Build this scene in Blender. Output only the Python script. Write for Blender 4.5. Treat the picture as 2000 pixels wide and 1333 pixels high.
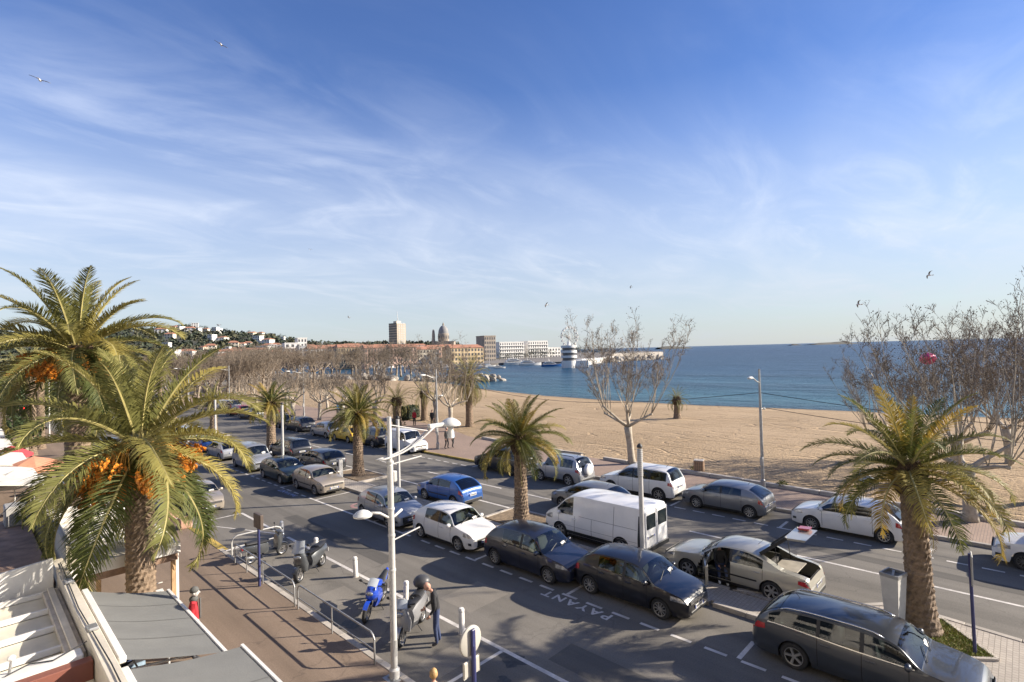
import bpy, bmesh, math, random
from math import sin, cos, pi, sqrt, atan2, radians
from mathutils import Vector, Matrix, Quaternion
for o in list(bpy.data.objects): bpy.data.objects.remove(o)
SC = bpy.context.scene
COL = SC.collection
# ---------------------------------------------------------------- camera
# world axes: +Y runs along the sea-front road (away), +X runs out to sea, Z up
CAM_H, FPX = 8.05, 1040.0
YAW, ROLL, PITCH = radians(46.1), radians(1.5), math.atan(19.5/1040.0)
FWD = Vector((sin(YAW)*cos(PITCH), cos(YAW)*cos(PITCH), sin(PITCH)))
_r0 = Vector((cos(YAW), -sin(YAW), 0)); _u0 = _r0.cross(FWD)
RT = cos(ROLL)*_r0 - sin(ROLL)*_u0
UP = sin(ROLL)*_r0 + cos(ROLL)*_u0
cam = bpy.data.cameras.new('camera'); camo = bpy.data.objects.new('camera', cam); COL.objects.link(camo)
M = Matrix((RT, UP, -FWD)).transposed().to_4x4(); M.translation = Vector((0, 0, CAM_H))
camo.matrix_world = M
cam.sensor_fit = 'HORIZONTAL'; cam.sensor_width = 36.0; cam.lens = 36.0*FPX/2000.0
cam.clip_start = 0.1; cam.clip_end = 90000
SC.camera = camo
def ray(x, y): return FWD + (x-1000.0)/FPX*RT - (y-666.5)/FPX*UP
def at(x, y, D): return Vector((0, 0, CAM_H)) + D*ray(x, y)          # survey point at depth D metres
# ---------------------------------------------------------------- sky and sun
SUN_AZ, SUN_EL = radians(130.5), radians(25.0)
W = bpy.data.worlds.new('World'); SC.world = W; W.use_nodes = True
nt = W.node_tree; nt.nodes.clear()
def N(t, typ, **k):
    n = t.nodes.new(typ)
    for a, b in k.items():
        if a.startswith('i_'): n.inputs[a[2:].replace('_', ' ')].default_value = b
        elif a.startswith('n_'): n.inputs[int(a[2:])].default_value = b
        else: setattr(n, a, b)
    return n
def L(t, a, b): t.links.new(a, b)
def ramp(t, pts, interp='LINEAR'):
    n = t.nodes.new('ShaderNodeValToRGB'); n.color_ramp.interpolation = interp
    e = n.color_ramp.elements
    while len(e) < len(pts): e.new(0.5)
    for i, (p, c) in enumerate(pts):
        e[i].position = p; e[i].color = c if len(c) == 4 else (*c, 1)
    return n
sky = N(nt, 'ShaderNodeTexSky', sky_type='NISHITA', sun_disc=False, sun_elevation=SUN_EL, sun_rotation=SUN_AZ,
        altitude=10, air_density=1.0, dust_density=0.25, ozone_density=3.2)
hsv = N(nt, 'ShaderNodeHueSaturation', i_Hue=0.516, i_Saturation=1.26, i_Value=0.71)
L(nt, sky.outputs[0], hsv.inputs['Color'])
tc = N(nt, 'ShaderNodeTexCoord'); sep = N(nt, 'ShaderNodeSeparateXYZ'); L(nt, tc.outputs['Generated'], sep.inputs[0])
zadd = N(nt, 'ShaderNodeMath', operation='MAXIMUM', n_1=0.0); L(nt, sep.outputs[2], zadd.inputs[0])
zb = N(nt, 'ShaderNodeMath', operation='ADD', n_1=0.13); L(nt, zadd.outputs[0], zb.inputs[0])
inv = N(nt, 'ShaderNodeMath', operation='DIVIDE', n_0=1.0); L(nt, zb.outputs[0], inv.inputs[1])
pv = N(nt, 'ShaderNodeVectorMath', operation='SCALE'); L(nt, tc.outputs['Generated'], pv.inputs[0]); L(nt, inv.outputs[0], pv.inputs['Scale'])
def cirrus(rot, scale, lo, hi, detail, dist, loc=(0, 0, 0)):
    mp = N(nt, 'ShaderNodeMapping'); mp.inputs['Rotation'].default_value = (0, 0, rot); mp.inputs['Scale'].default_value = scale; mp.inputs['Location'].default_value = loc
    L(nt, pv.outputs[0], mp.inputs[0])
    nz = N(nt, 'ShaderNodeTexNoise', i_Scale=1.0, i_Detail=detail, i_Roughness=0.58, i_Distortion=dist); L(nt, mp.outputs[0], nz.inputs['Vector'])
    r = ramp(nt, [(lo, (0, 0, 0)), (hi, (1, 1, 1))], 'EASE'); L(nt, nz.outputs[0], r.inputs[0])
    return r
c1 = cirrus(radians(58), (0.5, 1.05, 1), 0.36, 0.98, 10, 1.1, (2.3, 0.9, 0))
c2 = cirrus(radians(95), (1.1, 2.2, 1), 0.42, 0.84, 9, 1.5, (3.1, 1.7, 0))
c3 = cirrus(radians(40), (0.30, 0.42, 1), 0.22, 0.60, 3, 0.3, (1.3, 0.4, 0))
cm = N(nt, 'ShaderNodeMath', operation='MULTIPLY_ADD'); L(nt, c2.outputs[0], cm.inputs[0]); cm.inputs[1].default_value = 0.60; L(nt, c1.outputs[0], cm.inputs[2])
cx = N(nt, 'ShaderNodeMath', operation='MULTIPLY'); L(nt, cm.outputs[0], cx.inputs[0]); L(nt, c3.outputs[0], cx.inputs[1])
# thin cloud thickens toward the horizon; more added overhead, out of view, for fill
el = ramp(nt, [(0.0, (.40,)*3), (0.10, (.55,)*3), (0.24, (.56,)*3), (0.34, (.36,)*3), (0.44, (.20,)*3), (0.60, (.16,)*3), (1.0, (.34,)*3)]); L(nt, zadd.outputs[0], el.inputs[0])
veil = ramp(nt, [(0.0, (.22,)*3), (0.10, (.34,)*3), (0.22, (.30,)*3), (0.34, (.15,)*3), (0.44, (.05,)*3), (0.6, (.03,)*3), (1.0, (.10,)*3)]); L(nt, zadd.outputs[0], veil.inputs[0])
cf = N(nt, 'ShaderNodeMath', operation='MULTIPLY_ADD'); cf.use_clamp = True; L(nt, cx.outputs[0], cf.inputs[0]); L(nt, el.outputs[0], cf.inputs[1]); L(nt, veil.outputs[0], cf.inputs[2])
mix = N(nt, 'ShaderNodeMix', data_type='RGBA'); L(nt, cf.outputs[0], mix.inputs['Factor'])
L(nt, hsv.outputs[0], mix.inputs['A']); mix.inputs['B'].default_value = (4.5, 4.8, 5.4, 1)
hz = ramp(nt, [(0.0, (.80,)*3), (0.07, (.62,)*3), (0.20, (.30,)*3), (0.36, (0,)*3)]); L(nt, zadd.outputs[0], hz.inputs[0])
mix2 = N(nt, 'ShaderNodeMix', data_type='RGBA'); L(nt, hz.outputs[0], mix2.inputs['Factor']); L(nt, mix.outputs['Result'], mix2.inputs['A'])
mix2.inputs['B'].default_value = (2.3, 2.5, 2.75, 1)
bg = N(nt, 'ShaderNodeBackground', i_Strength=0.11); L(nt, mix2.outputs['Result'], bg.inputs[0])
wo = N(nt, 'ShaderNodeOutputWorld'); L(nt, bg.outputs[0], wo.inputs[0])
SUN_DIR = Vector((sin(SUN_AZ)*cos(SUN_EL), cos(SUN_AZ)*cos(SUN_EL), sin(SUN_EL)))
sl = bpy.data.lights.new('sun', 'SUN'); sl.energy = 5.0; sl.angle = radians(0.5); sl.color = (1.0, 0.90, 0.76)
so = bpy.data.objects.new('sun', sl); COL.objects.link(so); so.rotation_euler = (-SUN_DIR).to_track_quat('-Z', 'Y').to_euler()
so.location = (40, -40, 60)
vs = SC.view_settings; vs.view_transform = 'Standard'; vs.look = 'None'; vs.exposure = 1.12; vs.gamma = 1.0; vs.use_curve_mapping = False
# ---------------------------------------------------------------- helpers
RND = random.Random(11)
def tag(o, label=None, cat=None, group=None, kind=None):
    for k, v in (('label', label), ('category', cat), ('group', group), ('kind', kind)):
        if v: o[k] = v
    return o
def empty(name, loc=(0, 0, 0), rz=0.0, label=None, cat=None, group=None):
    o = bpy.data.objects.new(name, None); COL.objects.link(o); o.location = loc; o.rotation_euler = (0, 0, rz)
    o.empty_display_size = 0.2
    return tag(o, label, cat, group)
def meshobj(name, me, parent=None, loc=None, rot=None, scale=None):
    o = bpy.data.objects.new(name, me); COL.objects.link(o)
    if parent is not None: o.parent = parent
    if loc is not None: o.location = loc
    if rot is not None: o.rotation_euler = rot
    if scale is not None: o.scale = (scale,)*3 if isinstance(scale, (int, float)) else scale
    return o
def copytree(o, parent=None):
    kids = [c for c in o.children]
    c = o.copy(); COL.objects.link(c); c.parent = parent
    for k in kids: copytree(k, c)
    return c
class MB:
    def __init__(s): s.v = []; s.f = []; s.m = []
    def add(s, vs_, fs, m=0):
        b = len(s.v); s.v += [tuple(q) for q in vs_]
        for f in fs: s.f.append(tuple(i+b for i in f)); s.m.append(m)
        return s
    def box(s, x0, x1, y0, y1, z0, z1, m=0):
        v = [(x, y, z) for z in (z0, z1) for y in (y0, y1) for x in (x0, x1)]
        return s.add(v, [(0, 2, 3, 1), (4, 5, 7, 6), (0, 1, 5, 4), (2, 6, 7, 3), (0, 4, 6, 2), (1, 3, 7, 5)], m)
    def hexa(s, p, m=0):   # 8 corners, bottom ring then top ring
        return s.add(p, [(3, 2, 1, 0), (4, 5, 6, 7), (0, 1, 5, 4), (1, 2, 6, 5), (2, 3, 7, 6), (3, 0, 4, 7)], m)
    def bbox(s, x0, x1, y0, y1, z0, z1, b=0.03, m=0):  # box with chamfered edges (top and sides)
        x0, x1 = min(x0, x1), max(x0, x1); y0, y1 = min(y0, y1), max(y0, y1); z0, z1 = min(z0, z1), max(z0, z1)
        def ring(i, z, c):
            a0, a1, b0, b1 = x0+i, x1-i, y0+i, y1-i
            return [(a0+c, b0, z), (a1-c, b0, z), (a1, b0+c, z), (a1, b1-c, z), (a1-c, b1, z), (a0+c, b1, z), (a0, b1-c, z), (a0, b0+c, z)]
        R = [ring(b*.7, z0, b*.6), ring(0, z0+b, b), ring(0, z1-b, b), ring(b*.7, z1, b*.6)]
        return s.loft(R, True, True, True, m)
    def loft(s, rings, closed=True, cap0=False, cap1=False, m=0):
        n = len(rings[0]); vs_ = [p for r in rings for p in r]; fs = []
        for i in range(len(rings)-1):
            for j in range(n if closed else n-1):
                k = (j+1) % n
                fs.append((i*n+j, i*n+k, (i+1)*n+k, (i+1)*n+j))
        if cap0: fs.append(tuple(range(n-1, -1, -1)))
        if cap1: fs.append(tuple((len(rings)-1)*n+j for j in range(n)))
        return s.add(vs_, fs, m)
    def tube(s, pts, rad, n=6, m=0, cap=True):
        pts = [Vector(p) for p in pts]; rings = []
        if isinstance(rad, (int, float)): rad = [rad]*len(pts)
        ref = Vector((0.13, 0.27, 1)).normalized()
        for i, p in enumerate(pts):
            d = (pts[min(i+1, len(pts)-1)]-pts[max(i-1, 0)])
            if d.length < 1e-9: d = Vector((0, 0, 1))
            d.normalize()
            if abs(d.dot(ref)) > .97: a = d.cross(Vector((1, 0, 0.1)))
            else: a = d.cross(ref)
            a.normalize(); b = d.cross(a)
            rings.append([p+rad[i]*(cos(2*pi*k/n)*a+sin(2*pi*k/n)*b) for k in range(n)])
        return s.loft(rings, True, cap, cap, m)
    def cyl(s, p, q, r, r2=None, n=10, m=0): return s.tube([p, q], [r, r if r2 is None else r2], n, m)
    def lathe(s, prof, n=16, c=(0, 0, 0), axis='z', m=0, cap0=False, cap1=False):
        rings = []
        for r, h in prof:
            ring = []
            for k in range(n):
                a = 2*pi*k/n
                if axis == 'z': ring.append((c[0]+r*cos(a), c[1]+r*sin(a), c[2]+h))
                elif axis == 'y': ring.append((c[0]+r*cos(a), c[1]+h, c[2]+r*sin(a)))
                else: ring.append((c[0]+h, c[1]+r*cos(a), c[2]+r*sin(a)))
            rings.append(ring)
        return s.loft(rings, True, cap0, cap1, m)
    def ell(s, c, r, nu=12, nv=8, m=0, fn=None):
        rings = []
        for i in range(nv+1):
            t = pi*i/nv; rr = max(sin(t), 0.02)
            ring = []
            for k in range(nu):
                a = 2*pi*k/nu
                q = (rr*cos(a), rr*sin(a), -cos(t))
                if fn: q = fn(q)
                ring.append((c[0]+r[0]*q[0], c[1]+r[1]*q[1], c[2]+r[2]*q[2]))
            rings.append(ring)
        return s.loft(rings, True, True, True, m)
    def grid(s, fn, nu, nv, m=0, flip=False):
        vs_ = [fn(i/nu, j/nv) for i in range(nu+1) for j in range(nv+1)]
        fs = []
        for i in range(nu):
            for j in range(nv):
                a = i*(nv+1)+j; q = (a, a+nv+1, a+nv+2, a+1)
                fs.append(q[::-1] if flip else q)
        return s.add(vs_, fs, m)
    def prism(s, poly, z0, z1, m=0):
        n = len(poly); v = [(x, y, z0) for x, y in poly]+[(x, y, z1) for x, y in poly]
        fs = [tuple(range(n-1, -1, -1)), tuple(range(n, 2*n))]+[(i, (i+1) % n, n+(i+1) % n, n+i) for i in range(n)]
        return s.add(v, fs, m)
    def mesh(s, name, mats, smooth=False, angle=None):
        me = bpy.data.meshes.new(name); me.from_pydata(s.v, [], s.f)
        if not isinstance(mats, (list, tuple)): mats = [mats]
        for k in mats: me.materials.append(k)
        if len(mats) > 1: me.polygons.foreach_set('material_index', s.m)
        if smooth:
            me.polygons.foreach_set('use_smooth', [True]*len(me.polygons))
            if angle: me.set_sharp_from_angle(angle=radians(angle))
        me.update()
        return me
    def build(s, name, mats, parent=None, smooth=False, angle=None, loc=None, rot=None):
        return meshobj(name, s.mesh(name, mats, smooth, angle), parent, loc, rot)
# ---------------------------------------------------------------- materials
MATS = {}
def mat(name, col, rough=0.6, metal=0.0, spec=0.5, var=0.0, vscale=3.0, bump=0.0, bscale=40.0, coat=0.0, rnd=0.0, emit=None, trans=0.0, alpha=None, col2=None, dirt=0.0, space='Object'):
    if name in MATS: return MATS[name]
    m = bpy.data.materials.new(name); m.use_nodes = True; t = m.node_tree; b = t.nodes['Principled BSDF']
    c4 = (*col, 1); b.inputs['Base Color'].default_value = c4
    b.inputs['Roughness'].default_value = rough; b.inputs['Metallic'].default_value = metal
    b.inputs['Specular IOR Level'].default_value = spec
    if coat: b.inputs['Coat Weight'].default_value = coat; b.inputs['Coat Roughness'].default_value = 0.03
    if emit: b.inputs['Emission Color'].default_value = (*emit[0], 1); b.inputs['Emission Strength'].default_value = emit[1]
    src = None
    if var or dirt or bump or col2:
        tcn = N(t, 'ShaderNodeTexCoord')
    if var or col2:
        nz = N(t, 'ShaderNodeTexNoise', i_Scale=vscale, i_Detail=6.0, i_Roughness=0.62); L(t, tcn.outputs[space], nz.inputs['Vector'])
        ca = tuple(max(0, x*(1-var)) for x in col); cb = col2 if col2 else tuple(min(1, x*(1+var)) for x in col)
        r = ramp(t, [(0.34, ca), (0.66, cb)]); L(t, nz.outputs[0], r.inputs[0]); src = r.outputs[0]
    if dirt:
        n2 = N(t, 'ShaderNodeTexNoise', i_Scale=vscale*0.23+0.1, i_Detail=9.0, i_Roughness=0.7); L(t, tcn.outputs[space], n2.inputs['Vector'])
        r2 = ramp(t, [(0.42, (0, 0, 0)), (0.72, (1, 1, 1))]); L(t, n2.outputs[0], r2.inputs[0])
        mx = N(t, 'ShaderNodeMix', data_type='RGBA'); ml = N(t, 'ShaderNodeMath', operation='MULTIPLY', n_1=dirt); L(t, r2.outputs[0], ml.inputs[0]); L(t, ml.outputs[0], mx.inputs['Factor'])
        if src: L(t, src, mx.inputs['A'])
        else: mx.inputs['A'].default_value = c4
        mx.inputs['B'].default_value = (*[x*.38 for x in col], 1); src = mx.outputs['Result']
    if rnd:
        oi = N(t, 'ShaderNodeObjectInfo'); mr = N(t, 'ShaderNodeMapRange'); mr.inputs['To Min'].default_value = 1-rnd; mr.inputs['To Max'].default_value = 1+rnd
        L(t, oi.outputs['Random'], mr.inputs['Value'])
        hv = N(t, 'ShaderNodeHueSaturation'); L(t, mr.outputs[0], hv.inputs['Value'])
        if src: L(t, src, hv.inputs['Color'])
        else: hv.inputs['Color'].default_value = c4
        src = hv.outputs[0]
    if src: L(t, src, b.inputs['Base Color'])
    if bump:
        n3 = N(t, 'ShaderNodeTexNoise', i_Scale=bscale, i_Detail=4.0); L(t, tcn.outputs[space], n3.inputs['Vector'])
        bp = N(t, 'ShaderNodeBump', i_Strength=bump, i_Distance=0.02); L(t, n3.outputs[0], bp.inputs['Height']); L(t, bp.outputs[0], b.inputs['Normal'])
    if trans:
        out = t.nodes['Material Output']; tl = N(t, 'ShaderNodeBsdfTranslucent'); ms = N(t, 'ShaderNodeMixShader'); ms.inputs[0].default_value = trans
        if src: L(t, src, tl.inputs[0])
        else: tl.inputs[0].default_value = c4
        L(t, b.outputs[0], ms.inputs[1]); L(t, tl.outputs[0], ms.inputs[2]); L(t, ms.outputs[0], out.inputs[0])
    MATS[name] = m
    return m
# ================================================================ ground, sea, roads
def struct(o): o['kind'] = 'structure'; return o
def interp(pts, x):
    if x <= pts[0][0]: return pts[0][1]
    for (a, b), (c, d) in zip(pts, pts[1:]):
        if x <= c:
            t = (x-a)/(c-a); return b+(d-b)*t
    return pts[-1][1]
def smooth(t): t = max(0, min(1, t)); return t*t*(3-2*t)
def worldmat(name):
    m = bpy.data.materials.new(name); m.use_nodes = True; t = m.node_tree; b = t.nodes['Principled BSDF']; tcn = N(t, 'ShaderNodeTexCoord')
    return m, t, b, tcn.outputs['Object']
def noise(t, v, scale, detail=6, rough=.6, dist=0.0, sc=None, rot=0, loc=None):
    if sc or rot or loc:
        mp = N(t, 'ShaderNodeMapping'); mp.inputs['Scale'].default_value = sc or (1, 1, 1); mp.inputs['Rotation'].default_value = (0, 0, rot); mp.inputs['Location'].default_value = loc or (0, 0, 0); L(t, v, mp.inputs[0]); v = mp.outputs[0]
    n = N(t, 'ShaderNodeTexNoise', i_Scale=scale, i_Detail=float(detail), i_Roughness=rough, i_Distortion=dist); L(t, v, n.inputs['Vector']); return n.outputs[0]
def mixc(t, fac, a, b, blend='MIX'):
    n = N(t, 'ShaderNodeMix', data_type='RGBA', blend_type=blend)
    for s, k in ((fac, 'Factor'), (a, 'A'), (b, 'B')):
        if isinstance(s, (int, float)): n.inputs[k].default_value = s
        elif isinstance(s, tuple): n.inputs[k].default_value = (*s, 1)
        else: L(t, s, n.inputs[k])
    return n.outputs['Result']
def math_(t, op, a, b=None, c=None):
    n = N(t, 'ShaderNodeMath', operation=op)
    for i, s in enumerate((a, b, c)):
        if s is None: continue
        if isinstance(s, (int, float)): n.inputs[i].default_value = s
        else: L(t, s, n.inputs[i])
    return n.outputs[0]
def rmp(t, x, pts):
    r = ramp(t, pts); L(t, x, r.inputs[0]); return r.outputs[0]
def bumpn(t, b, h, strength, dist):
    bp = N(t, 'ShaderNodeBump', i_Strength=strength, i_Distance=dist); L(t, h, bp.inputs['Height']); L(t, bp.outputs[0], b.inputs['Normal']); return bp
def asphalt_mat(name, col, col2, seed=0, tint=(.03, .03, .03)):
    m, t, b, v = worldmat(name)
    big = noise(t, v, .16, 5, .6, .4, loc=(seed, seed*2, 0)); fine = noise(t, v, 26, 3, .7); mid = noise(t, v, 1.4, 8, .65)
    lanes = noise(t, v, .9, 4, .6, sc=(1, .05, 1))
    c = mixc(t, rmp(t, big, [(.35, (0,)*3), (.65, (1,)*3)]), col, col2)
    c = mixc(t, rmp(t, lanes, [(.40, (0,)*3), (.66, (.65,)*3)]), c, tuple(x*.66 for x in col))
    c = mixc(t, rmp(t, mid, [(.58, (0,)*3), (.78, (.55,)*3)]), c, tuple(x*.55 for x in col))
    c = mixc(t, rmp(t, fine, [(.3, (.38,)*3), (.72, (0,)*3)]), c, tint)
    vor = N(t, 'ShaderNodeTexVoronoi', feature='DISTANCE_TO_EDGE', i_Scale=.42)
    wv = N(t, 'ShaderNodeVectorMath', operation='ADD'); L(t, v, wv.inputs[0])
    nz = N(t, 'ShaderNodeTexNoise', i_Scale=1.3, i_Detail=5.0); L(t, v, nz.inputs['Vector']); L(t, nz.outputs['Color'], wv.inputs[1]); L(t, wv.outputs[0], vor.inputs['Vector'])
    crk = rmp(t, vor.outputs['Distance'], [(0.0, (1,)*3), (.012, (0,)*3)])
    crm = math_(t, 'MULTIPLY', crk, rmp(t, big, [(.5, (0,)*3), (.6, (.35,)*3)]))
    c = mixc(t, crm, c, tint)
    L(t, c, b.inputs['Base Color']); b.inputs['Roughness'].default_value = .88; b.inputs['Specular IOR Level'].default_value = .3
    bumpn(t, b, fine, .25, .01)
    return m
M_ASPH = asphalt_mat('asphalt', (.165, .150, .128), (.235, .214, .184))
M_WALK = asphalt_mat('sidewalk_asphalt', (.225, .165, .118), (.285, .212, .156), 3, (.05, .04, .035))
def paver_mat(name, c1, c2, cm_, scale, bw=.5, rh=.25, rot=0):
    m, t, b, v = worldmat(name)
    mp = N(t, 'ShaderNodeMapping'); mp.inputs['Rotation'].default_value = (0, 0, rot); L(t, v, mp.inputs[0])
    br = N(t, 'ShaderNodeTexBrick', i_Scale=scale); L(t, mp.outputs[0], br.inputs['Vector'])
    br.inputs['Color1'].default_value = (*c1, 1); br.inputs['Color2'].default_value = (*c2, 1); br.inputs['Mortar'].default_value = (*cm_, 1)
    br.inputs['Mortar Size'].default_value = .022; br.inputs['Brick Width'].default_value = bw; br.inputs['Row Height'].default_value = rh; br.inputs['Bias'].default_value = 0.0
    big = noise(t, v, .35, 7, .65); c = mixc(t, rmp(t, big, [(.4, (0,)*3), (.7, (.5,)*3)]), br.outputs['Color'], tuple(x*.55 for x in c1))
    dk = noise(t, v, 9, 5, .7); c = mixc(t, rmp(t, dk, [(.5, (0,)*3), (.75, (.3,)*3)]), c, tuple(x*.4 for x in c1))
    L(t, c, b.inputs['Base Color']); b.inputs['Roughness'].default_value = .85
    bumpn(t, b, br.outputs['Fac'], -.35, .01)
    return m
M_MEDPAVE = paver_mat('median_pavers', (.42, .37, .31), (.36, .315, .265), (.18, .155, .13), 3.6, .48, .42)
M_PROM = paver_mat('promenade_pavers', (.33, .235, .175), (.285, .20, .15), (.16, .12, .1), 2.6, .5, .25)
M_CONC = mat('pale_concrete', (.46, .41, .35), .85, var=.16, vscale=4, dirt=.5, bump=.2, bscale=60)
M_KERB = mat('kerb_concrete', (.40, .36, .31), .85, var=.18, vscale=3, dirt=.6, bump=.25, bscale=50, rnd=.12)
M_YKERB = mat('yellow_kerb_paint', (.36, .26, .06), .75, var=.3, vscale=5, dirt=.7)
M_PAINT = mat('road_paint', (.62, .58, .53), .75, var=.14, vscale=7, dirt=.75)
M_YPAINT = mat('yellow_road_paint', (.52, .36, .08), .75, var=.2, vscale=5, dirt=.8)
M_BPAINT = mat('blue_road_paint', (.28, .34, .52), .8, var=.2, vscale=6, dirt=.8)
M_RPAINT = mat('pink_road_paint', (.34, .19, .18), .8, var=.3, vscale=5, dirt=.8)
# ---- land base, sea, sand
SHORE = [(-400, 150), (-120, 92), (-60, 79), (0, 74.5), (18, 73.2), (35, 70.8), (50, 71), (66, 73), (84, 78), (96, 82), (112, 89), (130, 95), (175, 97)]
BWALL = [(-60, 30.6), (0, 31.0), (16, 31.7), (30, 32.5), (38, 33.4), (46, 36.5), (60, 37.5), (90, 38.5), (120, 40), (175, 44)]
def beachmesh():
    b = MB(); ys = [-200, -120, -80, -50, -30]+[-20+2*i for i in range(98)]; nu = 44
    rn = random.Random(4); rows = []
    for y in ys:
        x0 = interp(BWALL, y)-.2; x1 = interp(SHORE, y)+9
        row = []
        for i in range(nu+1):
            u = i/nu; x = x0+(x1-x0)*u; d = x1-9-x
            z = .02+.22*smooth((x-x0)/6)-.95*smooth((14-d)/23)
            if 0 < i < nu: z += rn.uniform(-.035, .035)*(1 if d > 3 else .2)
            row.append((x, y, z))
        rows.append(row)
    b.loft(rows, closed=False)
    return b
m, t, b, v = worldmat('beach_sand')
grain = noise(t, v, 2.2, 8, .7); big = noise(t, v, .07, 4); foot = noise(t, v, 5.5, 4, .6)
tn = noise(t, v, .55, 3, .5, .8, sc=(1, .11, 1), rot=radians(12)); tn2 = noise(t, v, .35, 2, .5, 1.2, sc=(1, .16, 1), rot=radians(-24), loc=(7, 3, 0))
tr1 = rmp(t, tn, [(.485, (1,)*3), (.50, (0,)*3), (.515, (1,)*3)]); tr2 = rmp(t, tn2, [(.485, (1,)*3), (.5, (0,)*3), (.515, (1,)*3)])
trk = math_(t, 'MULTIPLY', tr1, tr2)
wv2 = N(t, 'ShaderNodeTexWave', wave_type='BANDS', bands_direction='Y', i_Scale=.55, i_Distortion=2.5, i_Detail=3.0, i_Detail_Scale=.4); L(t, v, wv2.inputs['Vector'])
c = mixc(t, rmp(t, big, [(.35, (0,)*3), (.7, (1,)*3)]), (.335, .245, .152), (.42, .31, .198))
c = mixc(t, rmp(t, grain, [(.45, (0,)*3), (.75, (.2,)*3)]), c, (.25, .178, .105))
sx = N(t, 'ShaderNodeSeparateXYZ'); L(t, v, sx.inputs[0])
wet = rmp(t, sx.outputs[2], [(0.0, (1,)*3), (1.0, (0,)*3)])
wetm = N(t, 'ShaderNodeMapRange'); wetm.inputs['From Min'].default_value = -.62; wetm.inputs['From Max'].default_value = -.42; wetm.inputs['To Min'].default_value = .55; wetm.inputs['To Max'].default_value = 0.0; L(t, sx.outputs[2], wetm.inputs['Value'])
c = mixc(t, wetm.outputs[0], c, (.16, .115, .075))
L(t, c, b.inputs['Base Color']); b.inputs['Roughness'].default_value = .95; b.inputs['Specular IOR Level'].default_value = .15
nearw = N(t, 'ShaderNodeMapRange'); nearw.inputs['From Min'].default_value = 33; nearw.inputs['From Max'].default_value = 50; nearw.inputs['To Min'].default_value = 2.4; nearw.inputs['To Max'].default_value = .7; L(t, sx.outputs[0], nearw.inputs['Value'])
foot = math_(t, 'MULTIPLY', foot, nearw.outputs[0])
h = math_(t, 'MULTIPLY_ADD', trk, 1.4, math_(t, 'MULTIPLY_ADD', foot, .8, math_(t, 'MULTIPLY', wv2.outputs[0], .06)))
bumpn(t, b, math_(t, 'ADD', h, math_(t, 'MULTIPLY', grain, .8)), .75, .12)
M_SAND = m
struct(beachmesh().build('beach', M_SAND, smooth=True))
m, t, b, v = worldmat('sea_water')
sx = N(t, 'ShaderNodeSeparateXYZ'); L(t, v, sx.inputs[0])
far = rmp(t, math_(t, 'MULTIPLY', sx.outputs[0], 1/600), [(.11, (.052, .150, .180)), (.16, (.030, .105, .150)), (.30, (.014, .060, .115)), (1, (.008, .040, .090))])
n1 = noise(t, v, .22, 6, .6, .3, sc=(1, .45, 1), rot=radians(25)); n2 = noise(t, v, .035, 5, .6, .2, sc=(1, .3, 1), rot=radians(25)); n3 = noise(t, v, 1.1, 5, .65)
c = mixc(t, rmp(t, n2, [(.42, (0,)*3), (.66, (.6,)*3)]), far, (.006, .028, .060))
c = mixc(t, rmp(t, n1, [(.60, (0,)*3), (.78, (.22,)*3)]), c, (.10, .20, .26))
L(t, c, b.inputs['Base Color']); b.inputs['Roughness'].default_value = .30; b.inputs['IOR'].default_value = 1.33; b.inputs['Specular IOR Level'].default_value = .26
bumpn(t, b, math_(t, 'ADD', math_(t, 'MULTIPLY', n1, 3.0), math_(t, 'ADD', n3, math_(t, 'MULTIPLY', n2, 6.0))), 1.0, .55)
M_SEA = m
s = MB().box(-40000, 70000, -60000, 70000, -4, -.6)
struct(s.build('sea', M_SEA))
M_LAND = mat('town_ground', (.20, .17, .125), .95, var=.35, vscale=.05, bump=.2, bscale=1)
lp = [(-2500, -300), (-4, -300), (28, -300)]+[(interp(BWALL, y)-.05, y) for y in (-60, 0, 16, 30, 38, 46, 60, 90, 120, 158)]
lp += [(88, 160), (98, 150), (112, 172), (118, 215), (105, 300), (150, 420), (260, 700), (520, 1300), (400, 2600), (-2500, 2600)]
ld = MB().prism(lp, -3.0, -.03); struct(ld.build('ground', M_LAND))
# ---- carriageways and pavements
road = struct(MB().box(7.6, 27.6, -30, 190, -.5, 0).build('road', M_ASPH))
walk = struct(MB().box(-30, 7.45, -30, 190, -.4, .12).build('sidewalk', M_WALK))
prom = MB().prism([(27.55, -30), (30.5, -30), (30.9, 0), (31.6, 16), (32.4, 30), (33.3, 38), (36.4, 46), (37.4, 60), (38.4, 90), (40, 120), (40, 190), (26.9, 190), (26.9, 36.5), (26.2, 35.2), (26.2, 29), (27.55, 27.2)], -.4, .12)
prom = struct(prom.build('promenade', M_PROM))
med = struct(MB().box(16.25, 17.3, 4.4, 190, -.3, .12).build('median', M_MEDPAVE))
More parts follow.
